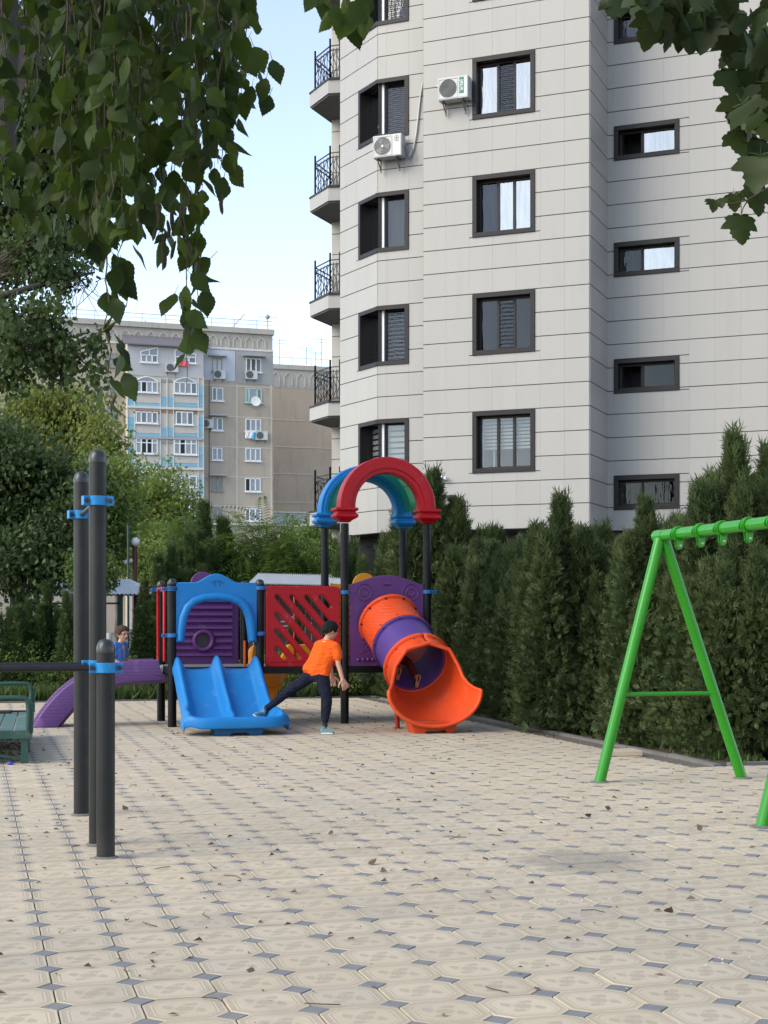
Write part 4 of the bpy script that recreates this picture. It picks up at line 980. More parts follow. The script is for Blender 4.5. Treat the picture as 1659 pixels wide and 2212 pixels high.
# ---- blue double slide
SW = 1.14; cxs = BAY/2
path = [(.04, .775), (-.06, .772), (-.16, .745), (-.30, .655), (-.5, .515), (-.7, .385), (-.9, .270), (-1.05, .205), (-1.18, .165), (-1.32, .140), (-1.44, .130), (-1.55, .138), (-1.63, .165), (-1.69, .205), (-1.73, .222), (-1.762, .205), (-1.775, .16), (-1.772, .09)]
NX = 60; rows = []
def sstep(a, b, x): x = max(0, min(1, (x-a)/(b-a))); return x*x*(3-2*x)
path = smooth_path(path, 2)
for k, (y, z) in enumerate(path):
    row = []; fl = 1 + .105*sstep(-.95, -1.25, y) if False else 1 + .11*sstep(.95, 1.3, -y)
    Hs = .15*(1 - sstep(.98, 1.12, -y)) + (.165*sstep(1.05, 1.25, -y)*(1 - .93*sstep(1.45, 1.70, -y)))     # side wall
    Hs = max(Hs, .15*(1 - .85*sstep(1.42, 1.68, -y)))
    Hm = .165*(1 - sstep(1.0, 1.12, -y)*.35)*(1 - sstep(1.25, 1.5, -y))                                     # middle wall
    cut = sstep(1.55, 1.74, -y)
    for i in range(NX+1):
        u = (i/NX - .5)*SW; e = SW/2 - abs(u)
        side = Hs*max(0, 1 - (max(e-.06, 0)/.10))**1.5 if e > .06 else Hs*(1 - (max(.06-e-.025, 0)/.035)**2*.8)
        mid = Hm*math.exp(-(u/.052)**2); sag = -.02*math.cos(min(abs(abs(u)-SW/4)/(SW/4), 1)*math.pi/2)*(1-cut)
        xx = cxs + u*fl; cr = .17*cut*(abs(u)/(SW/2))**5     # rounded front corners
        row.append((xx, y + cr, z + side + mid + sag))
    # outer skirt
    row = [(row[0][0]-.012, row[0][1], row[0][2]-.05 - .06*(1-cut)), (row[0][0]-.018, row[0][1], row[0][2]-.02)] + row + [(row[-1][0]+.018, row[-1][1], row[-1][2]-.02), (row[-1][0]+.012, row[-1][1], row[-1][2]-.05 - .06*(1-cut))]
    rows.append(row)
MB().grid(rows).build('double_slide', BLUE, play, smooth=180, solid=.022, sub=1)
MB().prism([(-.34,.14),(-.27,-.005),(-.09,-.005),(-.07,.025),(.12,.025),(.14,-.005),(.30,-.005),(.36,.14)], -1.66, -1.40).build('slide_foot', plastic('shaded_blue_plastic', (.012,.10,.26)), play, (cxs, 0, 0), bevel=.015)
# ---- tube slide
S0 = wl(.04+.03, 20.27, 1.37); M = wl(.44, 19.28, .82)
ax = (M - S0).normalized(); rt = ax.cross(Vector((0,0,1))).normalized(); up = rt.cross(ax)
rt = -rt if rt.x < 0 else rt; up = up if up.z > 0 else -up
def ringp(c, r, n=40, a=None): return [c + rt*r*math.sin(2*math.pi*i/n) - up*r*math.cos(2*math.pi*i/n) for i in range(n)]
def tube_sec(name, m, prof, parent=play):
    """prof: (distance along the axis, radius); a double walled sleeve"""
    rows = [ringp(S0 + ax*s, r) for s, r in prof] ; return MB().grid(rows, closed=True).build(name, m, parent, smooth=40)
LT = (M - S0).length
t1 = tube_sec('tube_section', ORNGW, [(-.03,.36),(-.03,.43),(.02,.43),(.03,.40),(LT*.46,.40),(LT*.465,.43),(LT*.495,.435),(LT*.497,.37),(-.03,.36)])
t2 = tube_sec('tube_section', VIOL, [(LT*.5,.37),(LT*.5,.43),(LT*.525,.43),(LT*.535,.395),(LT*.93,.395),(LT*.94,.42),(LT*.96,.42),(LT*.96,.37),(LT*.5,.37)])
for (s, r) in ((.025,.415),(LT*.455,.415),(LT*.515,.415),(LT*1.01,.43)):
    for k in range(10):
        a = 2*math.pi*(k+.5)/10; c = S0 + ax*s + rt*r*math.sin(a) - up*r*math.cos(a); e = ax*.02; MB().tube([c-e, c+e], .014, 8).build('bolt', BOLT, t1)
# mouth ring and scoop as one lofted shell: angle measured from the bottom
n = 48; rows = []
U = wl(.635, 18.42, .53)
def sec(c, r_x, r_up, tilt, phi, ux=None):
    """arc about c from -phi to +phi (0 = bottom); tilt leans the section plane back along the axis"""
    out = []
    hx = (rt*(1-ux) + Vector((math.cos(R(-2)), math.sin(R(-2)), 0))*ux).normalized() if ux is not None else rt
    uu = (up*(1-tilt) + Vector((0,0,1))*tilt).normalized()
    for i in range(n+1):
        a = R(phi)*(2*i/n - 1); out.append(c + hx*r_x*math.sin(a) - uu*r_up*math.cos(a))
    return out
rows.append(sec(S0+ax*LT*.962, .40, .40, 0, 179.9)); rows.append(sec(S0+ax*LT*.965, .445, .445, 0, 179.9)); rows.append(sec(S0+ax*LT*1.0, .45, .45, 0, 179.9)); rows.append(sec(S0+ax*LT*1.012, .42, .42, 0, 179.9))
c2 = S0 + ax*(LT+.20)
wav = sec(c2, .44, .44, 0, 179.9); wav = [q + ax*(.022*math.sin(i*2*math.pi*5/n)) for i, q in enumerate(wav)]; rows.append(wav)
def lerp3(a, b, f): return a + (b-a)*f
for k, (f, phi, rx, ru) in enumerate(((.18, 140, .45, .45), (.30, 112, .455, .45), (.45, 98, .47, .45), (.62, 93, .50, .45), (.80, 91, .54, .45), (.93, 90, .57, .45), (1.0, 90, .585, .445), (1.03, 91, .595, .435))):
    c = lerp3(c2, U, f); c = Vector((c.x, c.y, 0)); zb0 = (c2 - up*.44).z
    g = f; zbot = .085 + (zb0 - .085)*(1-g)**1.9 if g < 1 else .088
    dip = -.03*math.sin(math.pi*min(f,1))
    cz = zbot + ru + (0 if f < .2 else 0); q = sec(Vector((c.x, c.y, cz)), rx, ru, min(1, f*2.2), phi, min(1, f*1.6)); rows.append(q)
sc = MB().grid(rows).build('slide_scoop', ORNG, play, smooth=60, solid=.03)
edge = [rows[4][i] for i in range(n//2-12, -1, -1)] if False else None
rim = [r[0] for r in rows[4:]] + rows[-1][1:-1] + [r[-1] for r in reversed(rows[4:])]
MB().tube(rim, .026, 8).build('scoop_rim', ORNG, sc, smooth=60)
MB().prism([(-.33,.16),(-.27,-.004),(-.13,-.004),(-.10,.035),(.14,.035),(.16,.0),(.24,.0),(.30,.14)], -.16, .12).build('slide_foot', plastic('foot_orange_plastic', (.55,.06,.015)), play, wl(.60, 18.62, 0), bevel=.012)
q = wl(.18, 19.3, 0); MB().tube([(q.x, q.y, 0), (q.x-.03, q.y+.02, .52)], .03, 10).lathe([(.07,0),(.07,.008),(.03,.01)], (q.x, q.y, 0), 12).build('slide_support', plastic('red_support_paint', (.35,.03,.015)), play, smooth=40)
# ---- purple curved side slide
upr = [(-.26,.31),(-.275,.325),(-.295,.31),(-.315,.17),(-.29,.05),(-.20,0),(.20,0),(.29,.05),(.315,.17),(.295,.31),(.275,.325),(.26,.31),(.235,.14),(.15,.075),(-.15,.075),(-.235,.14)]
def sweep(name, m, path, prof, loc_fn, **kw):
    rows = []; P_ = [Vector(p) for p in path]
    for i, p in enumerate(P_):
        d = (P_[min(i+1, len(P_)-1)] - P_[max(i-1, 0)]).normalized(); nn = Vector((-d.y, d.x))
        if nn.y < 0: nn = -nn
        rows.append([loc_fn(p.x + nn.x*w_, v_, p.y + nn.y*w_) for v_, w_ in prof])
    mb = MB().grid(rows, closed=True); k = len(prof); b0 = 0; mb.f.append(tuple(range(k))); mb.f.append(tuple((len(rows)-1)*k + i for i in reversed(range(k))))
    return mb.build(name, m, play, **kw)
pth = [(-.04,.66),(-.02,.60),(.06,.565),(.2,.555),(.4,.55),(.6,.53),(.8,.475),(1.0,.375),(1.18,.235),(1.32,.08),(1.42,-.06),(1.50,-.20)]
sweep('side_slide', PURPW, smooth_path(pth), upr, lambda s, v, z: (-s - .03, BAY/2 + v, max(z, .0)), smooth=45)
# ---- amber slide down the back of the middle bay
pth = [(0,.72),(.25,.70),(.55,.56),(.9,.38),(1.25,.2),(1.55,.09),(1.9,.05),(2.1,.05)]
sweep('back_slide', AMBER, smooth_path(pth), upr, lambda s, v, z: (1.5*BAY - .15 + v, BAY + .05 + s, max(z, 0)), smooth=45)
MB().prism([(-.62,0),(-.52,.70),(.30,.70),(-.10,0)], .9, .98).build('climbing_wall', AMBER, play, (1.5*BAY, BAY, 0), bevel=.02)
MB().prism([(-.1,.79),(.42,.79),(.42,1.0),(.30,1.06),(.05,1.06)], -.05, .05).build('slide_side', YELL, play, (1.5*BAY, BAY+.06, 0), bevel=.02)
# red guard rail at the side slide and red rail behind
MB().tube([(0,.90,.86),(0,.90,1.75),(0,.85,1.84),(0,.3,1.84),(0,.22,1.75),(0,.22,.86)], .021, 10).build('guard_rail', plastic('red_rail_paint', (.45,.004,.01), .3), play, (-.075, 0, 0), smooth=60)
MB().tube([(BAY*1.62, BAY, .8),(BAY*1.62, BAY, 1.75),(BAY*1.8,BAY,1.8)], .018, 8).build('guard_rail', MATS.get('x') or RED, play, smooth=60)
MB().tube([(.97, -.0, .78),(.97,-.0,1.135)], .018, 8).build('guard_rail', plastic('orange_rail', (.45,.06,.01)), play)

# ------------------------------------------------------------------ exercise bars, swing frame, platform bench
GYM = pmat('charcoal_steel', (.014, .015, .016), .42, .35, 3, .08, 60, dirt=(.055, .053, .048), dirt_amt=.35, dscale=2.2, spec=.28); GYMCAP = pmat('charcoal_cap', (.022, .023, .024), .3, .2)
CLB = plastic('bright_blue_clamp', (.01, .19, .46), .35, wear=.2)
b1 = gd(177, 1760); b2 = gd(211, 1824.5); b3 = gd(228.5, 1853)
gym = empty('exercise_bars', (b2.x, b2.y, 0), PAV, 'dark grey pull-up posts and parallel bars with blue clamps', 'exercise bars')
def gl(p, z=0): q = p - Vector((b2.x, b2.y, 0)); return Vector((q.x*EX.x + q.y*EX.y, q.x*EY.x + q.y*EY.y, z))
G1, G2, G3 = gl(b1), Vector((0,0,0)), gl(b3)
G1 = Vector((G1.x*.3, G1.y, 0)); 
far3 = [Vector((-2.3, G3.y, 0)), Vector((-2.3, 0, 0))]
r = .055
for p, h in ((G1, 2.52), (G2, 2.52), (G3, 1.32), (far3[0], 1.32), (far3[1], 1.32)):
    o = MB().lathe([(r, 0), (r, h-.06)], n=28).build('post', GYM, gym, p, smooth=40)
    MB().lathe([(r+.001, h-.085), (r+.002, h-.07), (r*.98, h-.045), (r*.82, h-.02), (r*.5, h-.005), (.002, h)], n=28).build('post_cap', GYMCAP, o, smooth=70)
    MB().lathe([(.074,0),(.074,.006),(.062,.012),(.056,.013)], n=24).build('base_collar', KERB, o, smooth=40)
def gclamp(p, z, dirs):
    mb = MB().lathe([(r+.001,-.031),(r+.011,-.030),(r+.011,.030),(r+.001,.031)], n=28)
    for d in dirs: d = Vector((d[0], d[1], 0)); mb.bar(d*(r-.005), d*(r+.045), .05, .060)
    o = mb.build('clamp', CLB, gym, (p.x, p.y, z), smooth=40, bevel=.003); bb = MB()
    for d in dirs:
        d = Vector((d[0], d[1], 0)); s = Vector((d.y, -d.x, 0)); s = s if s.y < 0 else -s; bb.tube([d*(r+.026)+s*.022, d*(r+.026)+s*.031], .016, 12)
        bb.tube([d*(r+.026)+s*.03, d*(r+.026)+s*.036], .009, 6)
    bb.build('bolt', BOLT, o)
gclamp(G2, 2.19, [(-.97,-.26),(.97,-.26)]); gclamp(G1, 2.20, [(-.97,-.26),(.97,-.26)])
MB().tube([(G1.x, G1.y-r, 2.20), (G2.x, G2.y+r, 2.19)], .017, 12).build('pull_up_bar', GYM, gym, smooth=40)
for p in (G2, G3, *far3): gclamp(p, 1.145, [(-1,0),(1,0)] if p.x > -1 else [(1,0)])
for y in (G2.y, G3.y): MB().tube([(-r-.04, y, 1.145), (-2.3+r+.04, y, 1.145)], .021, 14).build('parallel_bar', GYM, gym, smooth=40)
# scratched tag on the short post
me = text_mesh('99', .06, pmat('scratch_dark', (.012,.012,.013), .6), .0006); link('scratched_tag', me, None, gym, (G3.x+.012, G3.y-.0565, .98), (R(90), 0, R(8)))

# swing
def paint(name, col):
    m, nt, b = new_mat(name); t = NT(nt); p = t.obj()
    c = t.mix(t.noise(2.5, p, 5), c3(col, .85), c3(col, 1.15)); c = t.mix(t.m('MULTIPLY', t.ramp(t.noise(16, p, 6, .7), .67, .72), .7), c, c3((.02,.05,.02)))
    nt.links.new(c, b.inputs['Base Color']); nt.links.new(t.m('MULTIPLY_ADD', t.noise(9, p, 5), .25, .15), b.inputs['Roughness']); b.inputs['Specular IOR Level'].default_value = .3; b.inputs['Coat Weight'].default_value = .15; b.inputs['Coat Roughness'].default_value = .12
    nt.links.new(t.bump(t.noise(6, p, 4), .08, .01), b.inputs['Normal']); return m
GREEN = paint('glossy_green_paint', (.022, .22, .010))
L1, R1, L2 = gd(1294, 1690), gd(1604, 1681), gd(1645, 1786)
ap = at(1430, 1160, 13.1); swd = Vector((L2.x-L1.x, L2.y-L1.y, 0)); SL = swd.length; swd.normalize()
swing = empty('swing_frame', (L1.x, L1.y, 0), 0, 'bright green steel swing frame with empty hanger rings by the hedge', 'swing')
o0 = Vector((L1.x, L1.y, 0)); zb = at(1430, 1157, 13.1).z
apx = Vector((ap.x, ap.y, zb)) - o0
for k, off in ((0, Vector((0,0,0))), (1, swd*SL)):
    for i, base in enumerate((Vector((0,0,-.02)), R1 - o0 + Vector((0,0,-.02)))):
        e = (R1-o0).normalized()*(.022 if i else -.022)
        leg = MB().tube([base + off, apx + off + e + Vector((0,0,-.03))], .048, 22).build('leg', GREEN, swing, smooth=40)
        MB().lathe([(.085,0),(.085,.006),(.06,.012)], tuple(base + off + Vector((0,0,.02))), 16).build('base_grout', KERB, leg)
    f = .355; a = off + (apx)*f; bq = off + (R1-o0) + (apx - (R1-o0))*f
    MB().tube([a, bq], .019, 12).build('cross_brace', GREEN, swing, smooth=40)
beam0 = apx - swd*.10; MB().tube([beam0, apx + swd*(SL+.1)], .05, 26).build('beam', GREEN, swing, smooth=40)
MB().tube([beam0 - swd*.012, apx + swd*.06], .0535, 26).build('beam_sleeve', GREEN, swing, smooth=40)
side = Vector((-swd.y, swd.x, 0))
for s in (.33, .74, 1.12, 1.55, 1.95, 2.35):
    c = apx + swd*s; mb = MB(); n = 18
    for dd in (-.022, .022): mb.tube([c + swd*dd + (side*math.cos(2*math.pi*i/n) + Vector((0,0,1))*math.sin(2*math.pi*i/n))*.058 for i in range(n+1)], .008, 6, cap=False)
    rows = [[c + swd*dd + (side*math.cos(2*math.pi*i/n) + Vector((0,0,1))*math.sin(2*math.pi*i/n))*.060 for i in range(n+1)] for dd in (-.02, .02)]; mb.grid(rows)
    h = mb.build('hanger', GREEN, swing, smooth=40)
    pl = MB()
    for dd in (-.02, .02):
        q = c + swd*dd; pl.quadmesh([q+side*-.03+Vector((0,0,-.055)), q+side*.035+Vector((0,0,-.055)), q+side*.028+Vector((0,0,-.125)), q+side*.0+Vector((0,0,-.14)), q+side*-.022+Vector((0,0,-.12))], [(0,1,2,3,4)])
        pl.quadmesh([q+side*-.075+Vector((0,0,.0)), q+side*-.058+Vector((0,0,.035)), q+side*-.058+Vector((0,0,-.035)), q+side*-.08+Vector((0,0,-.02))], [(0,1,2,3)])
    pl.build('hanger_plate', GREEN, h, solid=.006)
    MB().tube([c - swd*.035 + side*.006 + Vector((0,0,-.105)), c + swd*.035 + side*.006 + Vector((0,0,-.105))], .011, 8).build('pin', STEEL, h)

# green platform bench at the left edge
BG = pmat('bench_green_paint', (.012, .058, .042), .5, .3, 4, .15, 60, dirt=(.18,.19,.17), dirt_amt=.35, dscale=4); BGL = pmat('bench_boards_green', (.055, .12, .10), .6, .25, 6, .25, 40, dirt=(.3,.3,.27), dirt_amt=.35, dscale=5)
n0 = gd(53, 1649); bench = empty('platform_bench', (n0.x, n0.y, 0), R(13), 'low green wooden platform bench with railings at the left edge', 'bench')
BW, BL, BH = 1.9, 3.25, .315       # grows to the left (-x) and away (+y)
nb = 13
bm_ = MB().box(-BW/nb/2+.006, BW/nb/2-.006, 0, BL, 0, .028).mesh('board', BGL)
for i in range(nb): link('board', bm_, None, bench, (.04 - BW*(i+.5)/nb, 0, BH-.012+random.uniform(-.002,.002)))
MB().box(-BW, .05, -.045, -.005, BH-.065, BH+.012).build('front_rail', BG, bench); MB().box(-BW, .05, BL+.005, BL+.045, BH-.065, BH+.012).build('back_rail', BG, bench); MB().box(.045, .075, -.04, BL+.04, BH-.065, BH-.014).build('side_rail', BG, bench)
for (x, y) in ((.0, .0), (-BW+.05, .0), (.0, BL-.05), (-BW+.05, BL-.05), (0, BL/2)): MB().box(x-.035, x+.035, y-.02, y+.05, 0, BH-.066).build('leg', BG, bench)
MB().bar((-.05,.02,.05),(-1.0,.02,BH-.1), .025).build('brace', BG, bench)
for y in (.0, BL): 
    a = MB().tube([(.03, y, BH), (.04, y, BH+.2), (.03, y, BH+.31), (0, y, BH+.335), (-.1, y, BH+.338), (-BW, y, BH+.33)], .024, 8).build('end_railing', BG, bench, smooth=50)
    MB().box(.02, .085, y+.01, y+.05, BH-.01, BH+.28).build('railing_post', BG, a)
o = MB().box(-.30,.06,-.05,.05,0,.035).bar((.02,0,.02),(.24,.10,.02), .02).build('black_bag', pmat('black_fabric', (.015,.015,.016), .8, .2), None, at(14, 1521, 17.2)*Vector((1,1,0)) + Vector((0,0,BH+.018)), (0,0,R(4)), bevel=.012)
tag(o, 'flat black bag lying on the green platform bench', 'bag')
q = gd(22, 1652); o = MB().lathe([(.02,0),(.032,.004),(.034,.02),(.03,.026),(.002,.028)], n=14).build('bottle_cap', pmat('blue_cap_plastic', (.02,.05,.45), .4), None, (q.x, q.y, .003), smooth=40); tag(o, 'small blue bottle cap on the ground under the green bench', 'bottle cap')

# ------------------------------------------------------------------ vegetation
BARK = pmat('grey_bark', (.10, .085, .07), .95, .4, 6, .9, 25); BARKD = pmat('dark_bark', (.035, .03, .026), .95, .4, 6, .9, 25); TWIG = pmat('twig_brown', (.06, .045, .035), .9, .3)
LIME = pmat('whitewash', (.55, .54, .50), .9, .15, 4)
THUJA = leaf_mat('thuja_green', (.028, .050, .017), (.085, .115, .040), .25, .6, .25, 1.4); THUJA_Y = leaf_mat('conifer_green', (.035, .065, .018), (.08, .115, .035), .2, .6, .25)
BIRCH = leaf_mat('birch_leaf', (.006, .016, .003), (.046, .078, .010), .42, .5, .2, 3.0); POPW = leaf_mat('white_poplar_leaf', (.008, .018, .004), (.034, .054, .011), .28, .5, .25, 3.0)
DARKL = leaf_mat('dark_tree_leaf', (.022, .045, .013), (.065, .105, .03), .35, .5, .35, .8); LIGHTL = leaf_mat('yellow_green_leaf', (.10, .14, .03), (.20, .24, .06), .45, .6, .2, .6)
MIDL = leaf_mat('mid_green_leaf', (.048, .09, .018), (.12, .175, .038), .35, .55, .3, .7); AIL = leaf_mat('ailanthus_leaf', (.06, .12, .022), (.13, .20, .045), .4, .55, .3, .8)
LOCL = leaf_mat('locust_leaf', (.085, .135, .028), (.19, .25, .06), .45, .55, .25, .6)
WEED = leaf_mat('weed_green', (.04, .075, .018), (.08, .12, .035), .3, .6, .2)

def rand_rot(n):
    """n random orthonormal frames (normal, side, along)"""
    a = rng.normal(size=(n, 3)); a /= np.linalg.norm(a, axis=1, keepdims=True)
    b = rng.normal(size=(n, 3)); b -= (b*a).sum(1, keepdims=True)*a; b /= np.linalg.norm(b, axis=1, keepdims=True)
    return a, b, np.cross(a, b)
def leaf_cloud(P, size, droop=.5, aspect=.62, flat=.0):
    """folded pointed leaf (4 triangles as 2 quads) at every point"""
    n = len(P); al = rng.normal(size=(n, 3)); al[:, 2] -= droop*1.6; al /= np.linalg.norm(al, axis=1, keepdims=True)
    b = rng.normal(size=(n, 3)); b -= (b*al).sum(1, keepdims=True)*al; b /= np.linalg.norm(b, axis=1, keepdims=True); nn = np.cross(al, b)
    s = (size*rng.uniform(.6, 1.25, n))[:, None]
    p0 = P; p1 = P + al*s; m1 = P + al*s*.42 + b*s*aspect*.5 + nn*s*.12; m2 = P + al*s*.42 - b*s*aspect*.5 + nn*s*.12
    V = np.stack([p0, m1, p1, m2], 1).reshape(-1, 3); i = np.arange(n)[:, None]*4
    F = np.concatenate([i + np.array([[0, 1, 2]]), i + np.array([[0, 2, 3]])]); return V, F
def clumps(centers, radii, n, power=.5):
    """n points gathered in clumps"""
    k = rng.integers(0, len(centers), n); d = rng.normal(size=(n, 3)); d /= np.linalg.norm(d, axis=1, keepdims=True)
    return centers[k] + d*(radii[k]*(rng.uniform(0, 1, n)**power))[:, None]
def ell_points(c, r, n, shell=.55):
    d = rng.normal(size=(n, 3)); d /= np.linalg.norm(d, axis=1, keepdims=True); return np.array(c) + d*np.array(r)*(shell + (1-shell)*rng.uniform(0, 1, n)**.6)[:, None]
def limb(mb, a, b, r0, r1, bend=.15, n=6, seg=7):
    a = Vector(a); b = Vector(b); L = (b-a).length; off = Vector((random.uniform(-1,1), random.uniform(-1,1), random.uniform(-.2,1)))*L*bend
    pts = [a.lerp(b, i/seg) + off*math.sin(math.pi*i/seg)*.6 + Vector((random.uniform(-1,1), random.uniform(-1,1), random.uniform(-1,1)))*L*.012*(0 if i in (0, seg) else 1) for i in range(seg+1)]
    mb.tube(pts, [r0 + (r1-r0)*i/seg for i in range(seg+1)], n); return pts
def leafy_tree(name, label, cat, base, trunk_top, ells, leafm, leaf, nleaf, nclump, clump_r, bark=BARK, r0=.16, group=None, droop=.5, whitewash=0, shell=.35):
    """trunk with limbs, clumped crown; ells = [(centre, radii)] in world coordinates"""
    base = Vector(base); root = empty(name, base, 0, label, cat, group); tt = Vector(trunk_top) - base
    mb = MB(); limb(mb, (0,0,-.1), tt, r0, r0*.55, .05, 10, 8); trunk = mb.build('trunk', bark, root, smooth=60)
    C = []
    lm = MB()
    for c, r in ells:
        c = Vector(c) - base; pts = limb(lm, tt*random.uniform(.75, 1.0), c, r0*.5, r0*.12, .12, 7)
        k = max(4, int(nclump*(r[0]*r[2])/sum(e[1][0]*e[1][2] for e in ells)))
        P = ell_points(c, r, k, shell); C.append(P)
        for q in P[:min(40, k)]: limb(lm, pts[random.randint(3, 7)], q, r0*.13, r0*.03, .12, 4, 4)
    lm.build('limbs', bark, root, smooth=60)
    C = np.concatenate(C); Rr = clump_r*rng.uniform(.6, 1.35, len(C)); V, F = leaf_cloud(clumps(C, Rr, nleaf), leaf, droop)
    link('crown', np_mesh('crown', V, F, leafm), None, root)
    if whitewash: MB().lathe([(r0*1.04, 0), (r0*1.0, whitewash)], n=12).build('whitewash_band', LIME, root, smooth=60)
    return root

# ---- conifer hedge
def thuja_mesh(seed, H, Rd, n, matt, slen=.17, taper=.8):
    g = np.random.default_rng(seed); k = 4; Vs = []
    for i in range(k):
        a = i*2*np.pi/k + g.uniform(0, 1); off = np.array([np.cos(a), np.sin(a), 0])*Rd*(.5 if i else .1); hh = H*(1.0 if i == 0 else g.uniform(.72, .96))
        Vs.append(thuja_leader(g, seed+i, hh, Rd*g.uniform(.6, .72), n//k, slen, taper*1.25) + off)
    V = np.concatenate(Vs); m = len(V)//4; i = np.arange(m)[:, None]*4
    return np_mesh('conifer_foliage', V, i + np.array([[0, 1, 2, 3]]), matt)
def thuja_leader(g, seed, H, Rd, n, slen, taper):
    z = g.uniform(.02, 1.0, n)**.9*H; th = g.uniform(0, 2*np.pi, n)
    f = z/H; Rz = Rd*(np.clip(1 - f, 0, 1)**taper*.95 + .05)*(.85 + .25*np.sin(th*3 + f*9 + seed) * .6 + .18*np.sin(th*7 - f*17))*np.clip(.65 + f*3, 0, 1)
    rr = Rz*np.where(g.uniform(size=n) < .62, g.uniform(.78, 1.05, n), g.uniform(.15, .8, n))
    P = np.stack([rr*np.cos(th), rr*np.sin(th), z], 1); out = np.stack([np.cos(th), np.sin(th), np.zeros(n)], 1)
    al = out*g.uniform(.35, 1.1, (n, 1)) + np.array([0, 0, 1.0])*g.uniform(.25, 1.2, (n, 1)) + g.normal(size=(n, 3))*.38; al /= np.linalg.norm(al, axis=1, keepdims=True)
    sd = g.normal(size=(n, 3)); sd -= (sd*al).sum(1, keepdims=True)*al; sd /= np.linalg.norm(sd, axis=1, keepdims=True)
    L = slen*g.uniform(.55, 1.4, n)[:, None]*(1 + .9*np.clip(f[:, None]-.75, 0, 1)*4*g.uniform(0, 1, (n, 1))); al[:, 2] += np.clip(f-.72, 0, 1)*5; al /= np.linalg.norm(al, axis=1, keepdims=True); nn = np.cross(al, sd); vs_ = []
    # fan of thin leaflets: each a narrow triangle
    for a, s, st in ((0, 1.0, 0), (.55, .62, .12), (-.55, .62, .12), (.75, .5, .36), (-.75, .5, .36), (.6, .4, .6), (-.6, .4, .6)):
        d = al*math.cos(a) + sd*math.sin(a); p0 = P + al*L*st; w = .0052 + .0075*s; q = np.cross(d, nn)
        tip = p0 + d*L*s + nn*L*.1*g.normal(size=(n, 1)); mid = p0 + d*L*s*.45
        vs_.append(np.stack([p0, mid + q*w, tip, mid - q*w], 1))
    return np.concatenate(vs_, 0).reshape(-1, 3)
stem_me = MB().tube([(0,0,-.1),(.01,.01,.6),(0,.02,1.3),(.01,0,2.2)], [.05,.045,.03,.012], 6).tube([(.02,0,.1),(.12,.05,.7),(.16,.08,1.3)], [.03,.025,.012], 5).tube([(-.02,0,.1),(-.1,-.06,.6),(-.13,-.1,1.2)], [.03,.025,.012], 5).mesh('stem', BARKD)
VAR = [thuja_mesh(11+k, 2.6, .74, 8000, THUJA, .125, .55) for k in range(5)]
VTALL = [thuja_mesh(31+k, 3.4, .66, 8500, THUJA, .14, .5) for k in range(2)]
VSPIRE = [thuja_mesh(51+k, 3.0, .62, 5000, THUJA_Y, .14, .7) for k in range(2)]
def conifer(p, me, sc, label, group, rz=None):
    r = empty('conifer', (p.x, p.y, -.03), rz if rz is not None else random.uniform(0, 6.28), label, 'conifer', group); r.scale = (sc*random.uniform(.92, 1.1), sc*random.uniform(.92, 1.1), sc)
    link('foliage', me, None, r); link('stem', stem_me, None, r); return r
ORD = ['first', 'second', 'third', 'fourth', 'fifth', 'sixth', 'seventh', 'eighth', 'ninth', 'tenth', 'eleventh', 'twelfth', 'thirteenth', 'fourteenth', 'fifteenth', 'sixteenth', 'seventeenth', 'eighteenth', 'nineteenth', 'twentieth'] + ['twenty-' + w for w in ('first', 'second', 'third', 'fourth', 'fifth', 'sixth', 'seventh', 'eighth', 'ninth')]
def HL(row, k): return ('%s conifer along the right kerb, counting away from the hedge corner' % ORD[k]) if row == 0 else 'dark conifer tip showing over the front row of the kerb hedge'
k = 0
py = P_N1 + .55
while py < 27.0:
    for row, px in ((0, P_E + .72), (1, P_E + 1.45)):
        q = pv(px + random.uniform(-.08, .08), py + row*.28 + random.uniform(-.06, .06))
        tallness = random.uniform(.80, .98) if py < 20 else random.uniform(.90, 1.08)
        conifer(q, random.choice(VAR), tallness*(.93 if row == 0 else 1.04), HL(row, k), 'conifers in the hedge along the right kerb' if row == 0 else 'rear conifers of the kerb hedge')
    py += .56; k += 1
k = 0; px = P_E + 1.3
while px < 10.2:
    for row, py in ((0, P_N1 + .72), (1, P_N1 + 1.5)):
        q = pv(px + row*.3 + random.uniform(-.06, .06), py + random.uniform(-.06, .06)); big = px > P_E + 1.9
        conifer(q, random.choice(VTALL if (big and row) else VAR), (1.10 if (big and row) else .97)*random.uniform(.92, 1.1), ('%s conifer behind the swing, counting right from the hedge corner' % ORD[k]) if row == 0 else ('%s tall conifer in the rear row behind the swing, from the left' % ORD[k]), 'conifers behind the swing')
    px += .6; k += 1
# single taller spires behind the arches
for (x, y, d, lb) in ((935, 1035, 24.5, 'pointed conifer rising right of the red arch'), (868, 1105, 27.5, 'pointed conifer seen through the play structure arches'), (1210, 1085, 18.8, 'feathery conifer tip standing above the middle of the hedge'), (1578, 955, 16.3, 'tallest conifer of the hedge, rising behind the green swing beam'), (1650, 985, 15.9, 'tall conifer at the right picture edge behind the green swing beam'), (1500, 1068, 17.0, 'conifer tip just left of the tallest one behind the swing'), (1385, 1092, 17.4, 'conifer tip in front of the lowest narrow tower window')):
    q = at(x, y, d); conifer(Vector((q.x, q.y, 0)), VTALL[0], q.z/3.4, lb, None)
